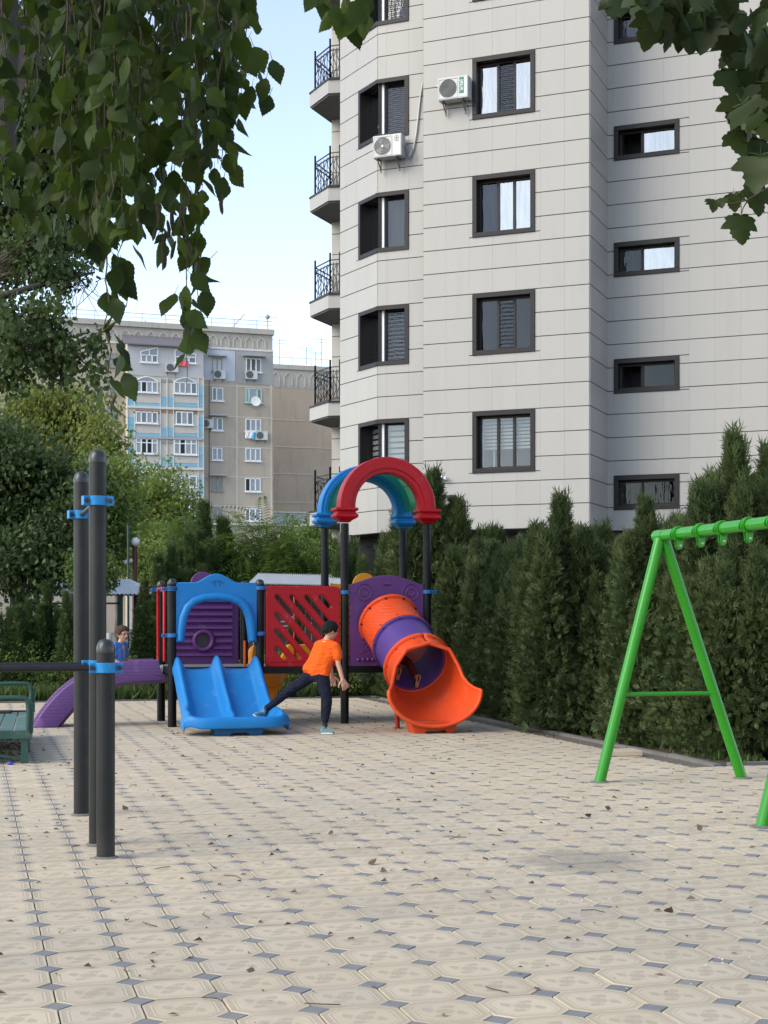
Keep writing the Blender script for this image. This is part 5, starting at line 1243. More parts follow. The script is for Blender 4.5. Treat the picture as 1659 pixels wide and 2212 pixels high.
# looser conifers along the back edge on the left
for (x, y, d, lb) in ((20, 1318, 27.2, 'loose conifer at the back edge, leftmost inside the picture'), (62, 1300, 27.6, 'loose conifer at the back edge above the bench railing'), (104, 1268, 28.4, 'loose conifer at the back edge just left of the pull-up posts'), (146, 1285, 27.3, 'loose conifer at the back edge showing right beside the pull-up posts'), (188, 1250, 29.5, 'taller loose conifer behind the two pull-up posts'), (316, 1306, 28.6, 'loose conifer at the back edge under the pavilion roof end'), (338, 1230, 29.5, 'loose conifer at the back edge left of the purple bump'), (-30, 1290, 28, 'loose conifer at the back edge cut by the left picture edge'), (372, 1190, 33, 'tall loose conifer farther back above the blue arched panel')):
    q = at(x, y, d); conifer(Vector((q.x, q.y, 0)), random.choice(VSPIRE), q.z/3.0, lb, 'conifers at the back edge')
for (x, y, d, lb) in ((447, 1100, 37, 'dark pointed conifer in front of the blue loggias'), (478, 1135, 38, 'shorter conifer right of the dark pointed one'), (412, 1165, 36, 'broad conifer above the purple louvred panel'), (640, 1330, 29.5, 'low conifer behind the slatted red panel'), (760, 1180, 34, 'conifer between the arch posts in front of the dark shopfront')):
    q = at(x, y, d); conifer(Vector((q.x, q.y, 0)), VSPIRE[0], q.z/3.0, lb, None)

# ---- broadleaf trees in the middle distance
def E(x, y, d, rx, rz, ry=None): q = at(x, y, d); return ((q.x, q.y, q.z), (rx*K*d, (ry or rx)*K*d, rz*K*d))
def G(x, d): return ((x-829.5)*K*d, d, 0)
leafy_tree('broadleaf_tree', 'big dark green tree at the left behind the bench', 'tree', G(20, 31), at(40, 1100, 31), [E(20, 1010, 31, 105, 100), E(110, 1080, 31, 75, 90), E(60, 1210, 30, 110, 90), E(165, 1150, 30, 30, 80), E(-60, 1120, 31, 80, 140)], DARKL, .14, 20000, 330, .55, BARKD, .2, shell=.15)
leafy_tree('broadleaf_tree', 'dark tree overlapping the pull-up posts', 'tree', G(200, 36), at(200, 1120, 36), [E(190, 1050, 36, 55, 70), E(215, 1160, 36, 60, 80), E(150, 1180, 36, 40, 60)], MIDL, .14, 11000, 150, .5, BARKD, .14, shell=.15)
leafy_tree('willow_tree', 'pale yellow green feathery tree in front of the concrete block', 'tree', G(140, 62), at(140, 960, 62), [E(70, 880, 62, 75, 60), E(170, 890, 62, 80, 55), E(120, 960, 62, 110, 60), E(215, 950, 60, 45, 60)], LIGHTL, .22, 9000, 240, 1.0, BARK, .2, droop=.9, shell=.2)
leafy_tree('locust_tree', 'light green feathery tree in front of the blue loggias', 'tree', G(330, 50), at(330, 1130, 50), [E(350, 1060, 50, 62, 50), E(300, 1110, 50, 70, 60), E(390, 1120, 50, 55, 60), E(330, 1190, 49, 110, 60)], LOCL, .15, 13000, 230, .65, BARK, .15, shell=.2)
leafy_tree('locust_tree', 'small green tree between the posts and the blue loggias', 'tree', G(262, 44), at(262, 1150, 44), [E(262, 1040, 44, 35, 55), E(255, 1130, 44, 50, 60), E(285, 1200, 43, 60, 50)], LOCL, .13, 7000, 130, .6, BARK, .12)
leafy_tree('broadleaf_tree', 'round leafy tree at the foot of the rear wing', 'tree', G(680, 52), at(680, 1200, 52), [E(655, 1185, 52, 55, 40), E(720, 1190, 52, 50, 45), E(690, 1240, 50, 90, 40)], AIL, .18, 13000, 150, .5, BARK, .13)
leafy_tree('broadleaf_tree', 'leafy bush behind the blue arch post', 'tree', G(715, 40), at(715, 1230, 40), [E(705, 1215, 40, 40, 45), E(735, 1250, 40, 50, 40)], MIDL, .13, 8000, 90, .4, BARK, .1)
leafy_tree('young_tree', 'young tree with whitewashed trunk beside the pavilion', 'tree', G(236, 28.2), at(222, 1290, 28.2), [E(195, 1235, 28.2, 40, 40)], MIDL, .09, 4500, 70, .3, BARK, .055, whitewash=1.15)
# ailanthus: rosettes of long feather leaves
def frond_mesh():
    V = []; F = []
    n = 13
    for i in range(n):
        t_ = i/(n-1); x = .12 + .75*t_; z = .10*math.sin(t_*2.2) - .28*t_*t_; l = .17*(1 - .55*abs(t_-.35)*1.2)
        for s in (-1, 1):
            b = len(V); V += [(x, 0, z), (x+.02, s*l*.5, z-.01), (x+.035, s*l, z-.05), (x+.05, s*l*.45, z-.015)]; F.append((b, b+1, b+2, b+3))
    return np.array(V), np.array(F)
FV, FF = frond_mesh()
def ailanthus(label, base, tops, nf, m=AIL, size=1.0):
    base = Vector(base); root = empty('ailanthus_tree', base, 0, label, 'tree'); st = MB(); Vs = []; Fs = []; o = 0
    for c in tops:
        c = Vector(c) - base; limb(st, (0,0,-.05), c, .06, .02, .06, 6)
        for k in range(nf):
            yaw = random.uniform(0, 6.283); pit = random.uniform(-.9, .5); s = size*random.uniform(.6, 1.15)
            M_ = Matrix.Translation(c + Vector((0,0,random.uniform(-1.0, .15)*size))) @ Matrix.Rotation(yaw, 4, 'Z') @ Matrix.Rotation(pit, 4, 'Y') @ Matrix.Rotation(random.uniform(-.5,.5), 4, 'X') @ Matrix.Scale(s, 4)
            A_ = np.array(M_); Vs.append(FV @ A_[:3, :3].T + A_[:3, 3]); Fs.append(FF + o); o += len(FV)
    st.build('trunk', BARK, root, smooth=60); link('crown', np_mesh('crown', np.concatenate(Vs), np.concatenate(Fs), m), None, root)
ailanthus('feather leaved ailanthus behind the slatted red panel', G(590, 37), [at(x, y, 37) for x, y in ((575, 1140), (545, 1170), (610, 1175), (520, 1200), (640, 1190), (580, 1215), (540, 1235), (620, 1240), (505, 1240), (665, 1225), (600, 1262), (560, 1268), (530, 1155), (595, 1155), (630, 1210), (485, 1225), (650, 1250))], 60, size=1.15)
ailanthus('smaller ailanthus clump left of the slatted red panel', G(400, 40), [at(x, y, 40) for x, y in ((400, 1115), (430, 1150), (370, 1150), (455, 1185))], 45)
# ---- low growth along the back kerb and under the hedge
def tufts(name, label, pts, h, n_each, m):
    Vs = []
    for p in pts:
        for k in range(n_each):
            a = random.uniform(0, 6.283); r = random.uniform(0, .16); b = Vector((p.x + r*math.cos(a), p.y + r*math.sin(a), -.02)); hh = h*random.uniform(.4, 1.2); l = Vector((random.gauss(0,.35), random.gauss(0,.35), 1)).normalized()*hh
            s = Vector((random.gauss(0,1), random.gauss(0,1), 0)).normalized()*random.uniform(.008, .028); Vs += [b-s*.4, b+l*.5+s, b+l, b+l*.5-s]
    V = np.array([tuple(v) for v in Vs]); i = np.arange(len(V)//4)[:, None]*4; o = link(name, np_mesh(name, V, i + np.array([[0,1,2,3]]), m)); tag(o, label, 'weeds', kind='stuff'); return o
pts = [pv(random.uniform(-6, P_E+1), P_N2 + .15 + random.random()**1.5*1.4) for _ in range(900)]
tufts('ground_cover', 'low green weeds along the back edge of the paving', pts, .30, 14, WEED)
pts = [pv(P_E + .2 + random.random()*.5, random.uniform(P_N1, P_N2)) for _ in range(160)] + [pv(random.uniform(P_E+.3, 11), P_N1 + .25 + random.random()*.5) for _ in range(80)]
tufts('hedge_weeds', 'sparse weeds at the foot of the conifer hedge', pts, .12, 6, WEED)
# shrubs at the back edge
for (x, d, hgt, lb) in ((40, 27.3, 1.0, 'low dark shrub behind the platform bench'), (130, 27.1, .8, 'low shrub behind the purple side slide'), (270, 27.5, .7, 'low shrub right of the pull-up posts'), (600, 27.2, .75, 'low shrub seen under the red panel'), (735, 27.0, .9, 'low shrub seen beside the tall arch post'), (455, 27.4, .8, 'low shrub behind the blue double slide')):
    q = Vector(G(x, d)); P_ = ell_points((0, 0, hgt*.5), (.55, .4, hgt*.5), 60, .3); V, F = leaf_cloud(clumps(P_, np.full(60, .16), 2600), .06, .1)
    r = empty('shrub', q, 0, lb, 'shrub'); link('foliage', np_mesh('shrub_foliage', V, F, MIDL), None, r)
    mb = MB()
    for p_ in P_[:12]: limb(mb, (0,0,-.02), p_, .012, .004, .1, 4, 3)
    mb.build('stems', TWIG, r)

# ---- leaf shapes for the near branches
def leaf_shape(kind, seed, curl):
    g = random.Random(seed)
    if kind == 'birch':
        half = [(0,0),(.16,.10),(.30,.28),(.345,.40),(.33,.50),(.27,.62),(.18,.75),(.09,.87),(.03,.96),(0,1.05)]
        pts = []
        for i in range(len(half)-1):
            (x0,y0),(x1,y1) = half[i], half[i+1]; pts.append((x0,y0)); 
            if 0 < i < 8: pts.append(((x0+x1)/2+.018, (y0+y1)/2+.012)); pts.append(((x0+x1)/2-.004, (y0+y1)/2+.03))
        pts.append(half[-1])
    else:
        pts = [(0,0),(.10,-.06),(.26,-.08),(.30,.02),(.42,.0),(.56,.10),(.50,.20),(.60,.30),(.66,.44),(.52,.46),(.38,.46),(.34,.52),(.38,.62),(.30,.70),(.32,.80),(.20,.86),(.14,.98),(0,1.10)]
    w = g.uniform(.92, 1.1); V = []; F = []
    n = len(pts)
    mid = [(0, p[1]) for p in pts]
    def z(x, y): return curl*(y*y)*.35 - abs(x)*g_f + .05*math.sin(y*7+seed)*abs(x)*2
    g_f = g.uniform(-.1, .35)
    for s in (1, -1):
        b = len(V)
        for (x, y), (mx, my) in zip(pts, mid):
            V.append((s*x*w, -y, z(x, y))); V.append((0, -my if kind == 'birch' else -max(0, min(my, 1.1)), z(0, my)))
        for i in range(n-1): F.append((b+2*i, b+2*i+2, b+2*i+3, b+2*i+1) if s > 0 else (b+2*i+1, b+2*i+3, b+2*i+2, b+2*i))
    # petiole
    b = len(V); V += [(-.012,0,0),(.012,0,0),(.008,.34,.02),(-.008,.34,.02)]; F.append((b,b+1,b+2,b+3))
    me = bpy.data.meshes.new('leaf'); me.from_pydata(V, [], F); me.materials.append(BIRCH if kind == 'birch' else POPW); me.update()
    bm = bmesh.new(); bm.from_mesh(me); bmesh.ops.remove_doubles(bm, verts=bm.verts, dist=.0005); bm.to_mesh(me); bm.free()
    for p in me.polygons: p.use_smooth = True
    return me
BL_ = [leaf_shape('birch', s, c) for s, c in ((1,.3),(2,-.3),(3,.6),(4,.1),(5,-.5))]; PL_ = [leaf_shape('poplar', s, c) for s, c in ((1,.3),(2,-.3),(3,.5),(4,-.6))]
def place_leaf(parent, me, p, size, yaw, pitch, roll=0.0):
    """leaf hangs from p: its length runs down local -Y; pitch 90 = straight down"""
    o = link('leaf', me, None, parent, p - parent.location); o.rotation_euler = Euler((R(pitch), R(roll), R(yaw)), 'XYZ'); o.scale = (size,)*3; return o
def mass_leaves(parent, name, items, meshes):
    """leaves too many to keep singly, joined into one part"""
    Vs = []; Fs = []; o = 0; base = parent.location; polys = []
    cache = {}
    for (me, p, size, yaw, pitch, roll) in items:
        if me.name not in cache: cache[me.name] = (np.array([tuple(v.co) for v in me.vertices]), [tuple(q.vertices) for q in me.polygons])
        V, F = cache[me.name]; M_ = np.array(Euler((R(pitch), R(roll), R(yaw)), 'XYZ').to_matrix())*size
        Vs.append(V @ M_.T + np.array(p - base)); polys += [tuple(i + o for i in f) for f in F]; o += len(V)
    me2 = bpy.data.meshes.new(name); me2.from_pydata(np.concatenate(Vs).tolist(), [], polys); me2.materials.append(meshes[0].materials[0]); me2.update()
    q = link(name, me2, None, parent); q['kind'] = 'stuff'; return q

# ---- birch hanging into the top left, close to the camera
birch = empty('birch_tree', (-3.3, 5.4, 0), 0, 'birch with large leaves hanging into the top left of the view', 'tree')
bw = birch.location; mb = MB(); limb(mb, (0,0,-.05), (.25,0,4.3), .14, .09, .04, 12, 8); mb.build('trunk', BARK, birch, smooth=60)
lm = MB(); limbs_pts = []
for (x, y, d) in ((60, -160, 5.2), (200, -140, 5.6), (330, -150, 5.0), (460, -120, 5.4), (540, -60, 5.0), (120, -200, 4.4), (380, -200, 4.3), (250, -110, 6.2), (740, -150, 4.0)):
    limb(lm, (.25,0,4.0+random.uniform(-.4,.3)), at(x, y, d) - bw, .035, .010, .08, 6, 8)
lm.build('limbs', BARKD, birch, smooth=60)
env = [(-60,470),(60,530),(150,500),(200,520),(260,520),(330,480),(370,500),(430,440),(480,360),(510,300),(540,90)]
def envy(x):
    for (a, b), (c, d) in zip(env, env[1:]):
        if a <= x <= c: return b + (d-b)*(x-a)/(c-a)
    return 100
strands = []
for i in range(82):
    x = random.uniform(-50, 520)
    if x < 110 and random.random() < .62: x = random.uniform(130, 500)
    strands.append((x, -random.uniform(60, 160), x + random.gauss(0, 18), max(60, envy(x) - random.random()**1.3*330), random.uniform(4.3, 6.3)))
strands += [(228, 300, 240, 880, 4.9), (255, 250, 262, 640, 5.0), (405, 150, 404, 770, 4.9), (425, 300, 432, 690, 5.0), (352, 200, 350, 540, 5.2), (480, 100, 497, 380, 5.1), (500, 60, 490, 290, 5.0), (515, -50, 520, 60, 4.6)]
tw = MB(); items = []
for si, (x0, y0, x1, y1, d) in enumerate(strands):
    n = max(3, int((y1-y0)/30)); pts = [at(x0 + (x1-x0)*i/n + random.gauss(0, 4), y0 + (y1-y0)*i/n, d + random.gauss(0, .012)) for i in range(n+1)]
    if si >= 82 and si != 89: pts = [at(x0, -120, d+.05)] + pts
    tw.tube([p - bw for p in pts], [.0042 - .003*i/(len(pts)-1) for i in range(len(pts))], 5)
    if si == 84: tw.tube([pts[-1]-bw, at(405, 800, d)-bw, at(402, 850, d)-bw], [.0014,.0012,.0008], 4)
    s = 0
    yy = y0
    while yy < y1 + 6:
        f = (yy-y0)/(y1-y0+1e-6); xx = x0 + (x1-x0)*f; p = at(xx + random.gauss(0, 13), yy, d + random.gauss(0, .05))
        items.append((random.choice(BL_), p, random.uniform(.058, .10) if si < 82 else random.uniform(.075, .115), random.uniform(0, 360), random.gauss(80, 26), random.gauss(0, 28)))
        yy += random.uniform(15, 34) if si < 82 else random.uniform(13, 30)
# side spray on the right and the cluster at the top middle
for (x, y, s_, yaw) in ((532, 115, .085, 10), (548, 100, .095, 190), (588, 128, .090, 20), (575, 168, .085, 160), (560, 150, .07, 80), (583, 205, .085, 10), (500, 215, .08, 40), (522, 205, .085, 170), (515, 255, .07, 60), (503, 290, .06, 100), (497, 330, .055, 30), (545, 185, .08, 220), (485, 170, .08, 0), (505, 120, .08, 90), (470, 250, .08, 10)): items.append((random.choice(BL_), at(x, y, 4.9 + random.gauss(0, .04)), s_, yaw, random.gauss(80, 12), random.gauss(0, 15)))
tw.tube([at(440,120,5.0)-bw, at(490,190,5.0)-bw, at(530,160,4.95)-bw, at(560,118,4.95)-bw], [.004,.003,.002,.001], 5)
for (x, y, s_, yaw) in ((705, -8, .07, 0), (728, 8, .085, 40), (752, 28, .095, 180), (770, 8, .09, 10), (788, -5, .09, 200), (745, -10, .09, 120), (715, 24, .07, 250), (782, 22, .075, 330), (757, 45, .085, 15), (698, 5, .06, 60), (680, -12, .06, 0), (800, -15, .08, 20)): items.append((random.choice(BL_), at(x, y, 4.0 + random.gauss(0, .03)), s_, yaw, random.gauss(78, 14), random.gauss(0, 15)))
tw.tube([at(720,-130,4.0)-bw, at(735,-30,4.0)-bw, at(760,40,4.0)-bw], [.004,.003,.001], 5); tw.tube([at(735,-30,4.0)-bw, at(705,10,4.0)-bw], [.002,.001], 4)
tw.build('twigs', TWIG, birch, smooth=60)['kind'] = 'stuff'
order = sorted(range(len(items)), key=lambda i: (0 if i >= len(items)-170 else 1, items[i][1].y)); singles = set(order[:300])
for i in singles: place_leaf(birch, items[i][0], items[i][1], *items[i][2:])
mass_leaves(birch, 'more_leaves', [it for i, it in enumerate(items) if i not in singles], BL_)
CAT = pmat('catkin_brown', (.06, .055, .03), .9, .3, 40, .5, 300); cme = MB().tube([(0,0,0),(.0,.002,-.01),(.004,.003,-.035),(.002,.0,-.06),(0,0,-.072)], [.002,.006,.0075,.0065,.002], 7).mesh('catkin', CAT, 60)
for (x, y) in ((345, 480), (358, 500), (372, 455), (380, 520), (392, 440), (400, 470), (352, 530), (362, 475), (388, 500), (262, 760), (250, 850), (225, 700), (410, 520), (430, 560), (340, 440), (300, 470), (120, 300), (230, 330), (480, 420), (318, 420)):
    o = link('catkin', cme, None, birch, at(x, y, 5.0 + random.gauss(0, .05)) - bw); o.rotation_euler = (random.gauss(0, .12), random.gauss(0, .12), random.uniform(0, 6)); s_ = random.uniform(.8, 1.25); o.scale = (s_,)*3

# ---- leaning poplar whose trunk and limbs enter at the upper left
pop = leafy_tree('poplar_tree', 'tall leaning tree with pale ridged limb at the upper left', 'tree', (-7.2, 17.5, 0), at(-40, 420, 17.8), [E(40, 330, 18, 120, 150), E(150, 400, 18.3, 75, 110), E(100, 540, 17.6, 80, 60), E(190, 300, 18.6, 90, 120), E(80, 120, 18.5, 150, 110), E(30, 560, 18, 60, 60)], DARKL, .085, 30000, 420, .34, BARK, .2, droop=.8)
mb = MB(); pl = pop.location
mb.tube([at(-50, 400, 16.2)-pl, at(-10, 240, 16.0)-pl, at(45, 110, 16.0)-pl, at(110, -20, 16.2)-pl, at(160,-150,16.5)-pl], [.20,.19,.17,.16,.14], 12); mb.build('leaning_limb', BARK, pop, smooth=60)
mb = MB().tube([at(8, 330, 15.8)-pl, at(14, 150, 15.8)-pl, at(18, -20, 15.8)-pl, at(34,-150,15.8)-pl], [.13,.12,.11,.1], 10); mb.build('dark_limb', BARKD, pop, smooth=60)
mb = MB()
mb.tube([at(-40, 650, 17)-pl, at(30, 632, 17)-pl, at(100, 612, 17)-pl, at(160, 598, 17)-pl, at(205, 588, 17)-pl], [.05,.042,.034,.026,.012], 8)
mb.tube([at(-40, 830, 17)-pl, at(20, 795, 17)-pl, at(60, 768, 17)-pl, at(120, 735, 17)-pl, at(190, 790, 17)-pl], [.06,.045,.035,.02,.006], 8)
for k in range(26):
    a = at(random.uniform(100, 215), random.uniform(585, 615), 17); b = at(random.uniform(110, 250), random.uniform(590, 700), 17 + random.gauss(0,.2)); limb(mb, a-pl, b-pl, .006, .002, .25, 4, 5)
C = [np.array(at(random.uniform(-20, 130), random.uniform(650, 780), 17 + random.gauss(0, .35)) - pl) for _ in range(46)] + [np.array(at(random.uniform(90, 215), random.uniform(730, 830), 17 + random.gauss(0, .25)) - pl) for _ in range(26)] + [np.array(at(random.uniform(-20, 60), random.uniform(780, 830), 17) - pl) for _ in range(8)] + [np.array(at(random.uniform(60, 190), random.uniform(560, 615), 17) - pl) for _ in range(9)]
C = np.array(C)
for c in C[::2]: limb(mb, at(random.uniform(20,110), random.uniform(740,790), 17)-pl, Vector(c), .008, .003, .15, 4, 4)
mb.build('lower_limbs', BARKD, pop, smooth=60)
V, F = leaf_cloud(clumps(C, np.full(len(C), .19), 4200, .6), .075, .7, .8); link('lower_foliage', np_mesh('lower_foliage', V, F, DARKL), None, pop)

# ---- white poplar hanging into the top right, close to the camera
wp = empty('white_poplar_tree', (2.6, 3.6, 0), 0, 'poplar with lobed leaves hanging into the top right corner', 'tree'); wl0 = wp.location
mb = MB(); limb(mb, (0,0,-.05), (-.1,0,4.2), .12, .08, .04, 12, 8); mb.build('trunk', BARK, wp, smooth=60)
lm = MB()
for (x, y, d) in ((1350, -110, 4.0), (1480, -90, 3.9), (1620, 60, 3.8), (1690, 250, 3.9), (1720, 420, 3.9)): limb(lm, (-.08,0,3.6), at(x, y, d) - wl0, .02, .006, .08, 6, 8)
lm.tube([at(1705, 385, 3.9)-wl0, at(1660, 405, 3.9)-wl0, at(1615, 432, 3.9)-wl0, at(1580, 440, 3.9)-wl0, at(1545, 432, 3.9)-wl0], [.004,.003,.0025,.0018,.001], 6)
lm.tube([at(1615, 432, 3.9)-wl0, at(1605, 450, 3.9)-wl0, at(1600, 468, 3.9)-wl0], [.002,.0016,.0012], 5); lm.build('limbs', TWIG, wp, smooth=60)
its = []
def pl_(x, y, s_, yaw, pit=85, d=3.9): its.append((random.choice(PL_), at(x, y, d + random.gauss(0, .03)), s_, yaw, pit, random.gauss(0, 12)))
pl_(1601, 464, .082, 5, 82, 3.9); its[-1] = (PL_[0],) + its[-1][1:5] + (3,)
for (x, y, s_) in ((1545, 432, .03), (1560, 428, .028), (1585, 418, .045), (1535, 430, .03)): pl_(x, y, s_, random.uniform(0, 360), 60)
for i in range(72):
    t_ = random.random()
    if t_ < .5: x = random.uniform(1400, 1680); y = random.uniform(-60, 40 + max(0, (x-1440))*.30)*random.uniform(.3, 1)
    elif t_ < .88: y = random.uniform(40, 390); lim = 1560 + (y-100)*.22 if y > 100 else 1540; x = random.uniform(max(1565, lim), 1700)
    else: x = random.uniform(1300, 1420); y = random.uniform(-50, -8)
    pl_(x, y, random.uniform(.06, .10), random.uniform(0, 360), random.gauss(78, 20), random.uniform(3.6, 4.2))
for (x, y, s_, yaw) in ((1425, 20, .10, 20), (1465, 30, .09, 200), (1500, 45, .095, 10), (1535, 40, .09, 160), (1575, 150, .095, 30), (1590, 70, .09, 350), (1620, 110, .1, 180), (1585, 285, .07, 20), (1600, 240, .075, 200), (1640, 300, .09, 10), (1655, 180, .1, 150), (1340, -8, .06, 0), (1315, -6, .055, 150), (1640, 400, .085, 20)): pl_(x, y, s_, yaw)
for it in its: place_leaf(wp, it[0], it[1], *it[2:])
more = [(random.choice(PL_), at(random.uniform(1740, 2150), random.uniform(-420, 420), random.uniform(3.5, 4.5)), random.uniform(.06, .10), random.uniform(0, 360), random.gauss(78, 24), random.gauss(0, 20)) for _ in range(150)] + [(random.choice(PL_), at(random.uniform(1300, 1750), random.uniform(-420, -190), random.uniform(3.6, 4.6)), random.uniform(.06, .10), random.uniform(0, 360), random.gauss(78, 24), random.gauss(0, 20)) for _ in range(60)]
mass_leaves(wp, 'more_leaves', more, PL_)

# ---- litter on the paving
DRY = pmat('dry_leaf', (.11, .075, .04), .9, .4, 20, island=.55); 
def litter(n, size0, size1, region):
    Vs = []; Fs = []
    for k in range(n):
        q = region(); a = random.uniform(0, 6.283); s = random.uniform(size0, size1); dx, dy = math.cos(a)*s, math.sin(a)*s; w = random.uniform(.25, .6); h = s*random.uniform(.08, .45); z = .004
        b = len(Vs); Vs += [(q.x, q.y, z), (q.x+dx*.5-dy*w*.5, q.y+dy*.5+dx*w*.5, z+h), (q.x+dx, q.y+dy, z+h*.3), (q.x+dx*.5+dy*w*.5, q.y+dy*.5-dx*w*.5, z+h*random.uniform(.2,1))]; Fs += [(b, b+1, b+2), (b, b+2, b+3)]
    return Vs, Fs
def reg_frustum():
    while True:
        d = 5.2 + 20*random.random()**.75; x = random.uniform(-.275, .275)*d; c = to_pv(Vector((x, d, 0)))
        if on_paving(*c): return Vector((x, d, 0))
V, F = litter(900, .012, .055, reg_frustum); me = bpy.data.meshes.new('fallen_leaves'); me.from_pydata(V, [], F); me.materials.append(DRY); o = link('fallen_leaves', me); tag(o, 'dry fallen leaves scattered over the paving', 'leaves', kind='stuff')
V, F = litter(900, .004, .014, reg_frustum); me = bpy.data.meshes.new('grit'); me.from_pydata(V, [], F); me.materials.append(pmat('grit', (.22,.19,.15), .9, .5, 30, island=.6)); o = link('grit', me); tag(o, 'small grit and seeds scattered over the paving', 'grit', kind='stuff')
mb = MB()
for k in range(70):
    q = reg_frustum(); a = random.uniform(0, 6.283); L = random.uniform(.05, .16); mb.tube([q + Vector((0,0,.006)), q + Vector((math.cos(a)*L*.5, math.sin(a)*L*.5, .010)), q + Vector((math.cos(a+.3)*L, math.sin(a+.3)*L, .006))], .0022, 4)
o = mb.build('fallen_twigs', TWIG); tag(o, 'thin fallen twigs scattered over the paving', 'twigs', kind='stuff')
mb = MB()
for k in range(90):
    q = reg_frustum() if k < 66 else gd(random.gauss(1560, 45), random.gauss(2080, 10)) if k < 78 else gd(random.gauss(1240,35), random.gauss(1950,10)); s = random.uniform(.002, .0045); mb.box(q.x-s, q.x+s, q.y-s, q.y+s, .001, .001+s*1.2)
o = mb.build('white_crumbs', pmat('pale_crumb', (.6,.57,.5), .9)); tag(o, 'pale crumbs scattered over the paving', 'crumbs', kind='stuff')
def reg_bench():
    while True:
        x = random.uniform(-1.9, .02); y = random.uniform(.1, 3.0); c, s = math.cos(R(13)), math.sin(R(13)); return Vector((n0.x + x*c - y*s, n0.y + x*s + y*c, random.uniform(0,.05)))
V, F = litter(1500, .025, .07, reg_bench); me = bpy.data.meshes.new('leaf_pile'); me.from_pydata(V, [], F); me.materials.append(DRY); o = link('leaf_pile', me); tag(o, 'brown dry leaves heaped under the green platform bench', 'leaves', kind='stuff')
# individual larger fallen leaves
dme = BL_[2].copy(); dme.materials.clear(); dme.materials.append(DRY)
big = [(795, 1870), (712, 1806), (1265, 1765), (1560, 1755), (1515, 1798), (470, 1880), (275, 1752), (335, 1838), (940, 1672), (1090, 1800), (1320, 1750), (610, 1700), (1440, 1975), (545, 2095)]
blab = ['curled brown leaf in the middle foreground', 'curled brown leaf left of centre beyond the foreground', 'curled brown leaf left of the grey stain', 'brown leaf nearest the right swing leg', 'curled brown leaf right of the grey stain', 'brown leaf right of the short post', 'brown leaf close left of the pull-up posts', 'brown leaf just right of the short post base', 'brown leaf in the middle of the paving before the tube slide', 'brown leaf in front of the grey stain', 'brown leaf between the stain and the swing', 'brown leaf in front of the blue slide', 'brown leaf in the right foreground', 'brown leaf at the bottom of the picture left of centre']
for (x, y), bl_ in zip(big, blab):
    q = gd(x, y); o = link('fallen_leaf', dme, None, None, (q.x, q.y, .012)); o.rotation_euler = (random.gauss(0,.35), random.gauss(0,.4), random.uniform(0,6.28)); o.scale = (random.uniform(.05,.075),)*3; tag(o, bl_, 'leaf', 'larger fallen leaves')

# ------------------------------------------------------------------ people
def skin_mat(name, col):
    m, nt, b = new_mat(name); t = NT(nt); p = t.obj()
    c = t.mix(t.noise(14, p, 4), c3(col, .86), c3((col[0]*1.1, col[1]*1.0, col[2]*.95))); nt.links.new(c, b.inputs['Base Color']); b.inputs['Roughness'].default_value = .5
    b.inputs['Subsurface Weight'].default_value = .12; b.inputs['Subsurface Radius'].default_value = (.02, .008, .005); return m
def fabric(name, col, wr=.6, fs=9.0, grain=400):
    m, nt, b = new_mat(name); t = NT(nt); p = t.obj()
    c = t.mix(t.noise(6, p, 5), c3(col, .88), c3(col, 1.1)); nt.links.new(c, b.inputs['Base Color']); b.inputs['Roughness'].default_value = .9; b.inputs['Specular IOR Level'].default_value = .2
    mp = t.n('ShaderNodeMapping'); mp.inputs['Scale'].default_value = (1, 1, 2.2); mp.inputs['Rotation'].default_value = (0, R(35), 0); nt.links.new(p, mp.inputs[0])
    h = t.m('ADD', t.noise(fs, mp.outputs[0], 3, .5, 1.2), t.m('MULTIPLY', t.noise(grain, p, 2), .06)); nt.links.new(t.bump(h, wr, .07), b.inputs['Normal']); return m
SKIN = skin_mat('child_skin', (.50, .29, .20)); HAIRB = pmat('black_hair', (.006, .005, .005), .6, .4, 60, .8, 160, spec=.2); HAIRBR = pmat('brown_hair', (.06, .034, .02), .6, .4, 60, .8, 160, spec=.2)
ORSH = fabric('orange_shirt', (.80, .115, .012)); BLSH = fabric('blue_shirt', (.08, .22, .58)); NAVY = fabric('navy_trousers', (.010, .012, .026)); DKSH = fabric('dark_shorts', (.02, .022, .03)); REDT = fabric('maroon_trousers', (.16, .025, .03))
SHOE = pmat('teal_grey_shoe', (.10, .22, .25), .7, .8, 22, .2, 200, spec=.2, dirt=(.45,.46,.48), dirt_amt=.8, dscale=12); SOLE = pmat('pale_sole', (.55, .54, .52), .7, .1); SOCK = pmat('black_sock', (.015, .015, .018), .9); TANSOLE = pmat('tan_sole', (.35, .19, .09), .8, .2)
EYE = pmat('dark_eye', (.02, .015, .012), .2); LIP = pmat('lip', (.32, .11, .09), .5)
_ico = {}
def blob(mb, chains, parent_loc, step=.35, seg=(10, 7)):
    """beads along chains of (point, radius): a solid for voxel remeshing"""
    for ch in chains:
        for (a, ra), (b, rb) in zip(ch, ch[1:]):
            a = Vector(a) - parent_loc; b = Vector(b) - parent_loc; L = (b-a).length; n = max(1, int(L/(max(min(ra, rb), .004)*step)))
            for i in range(n+1):
                f = i/n; bead(mb, a.lerp(b, f), ra + (rb-ra)*f, seg)
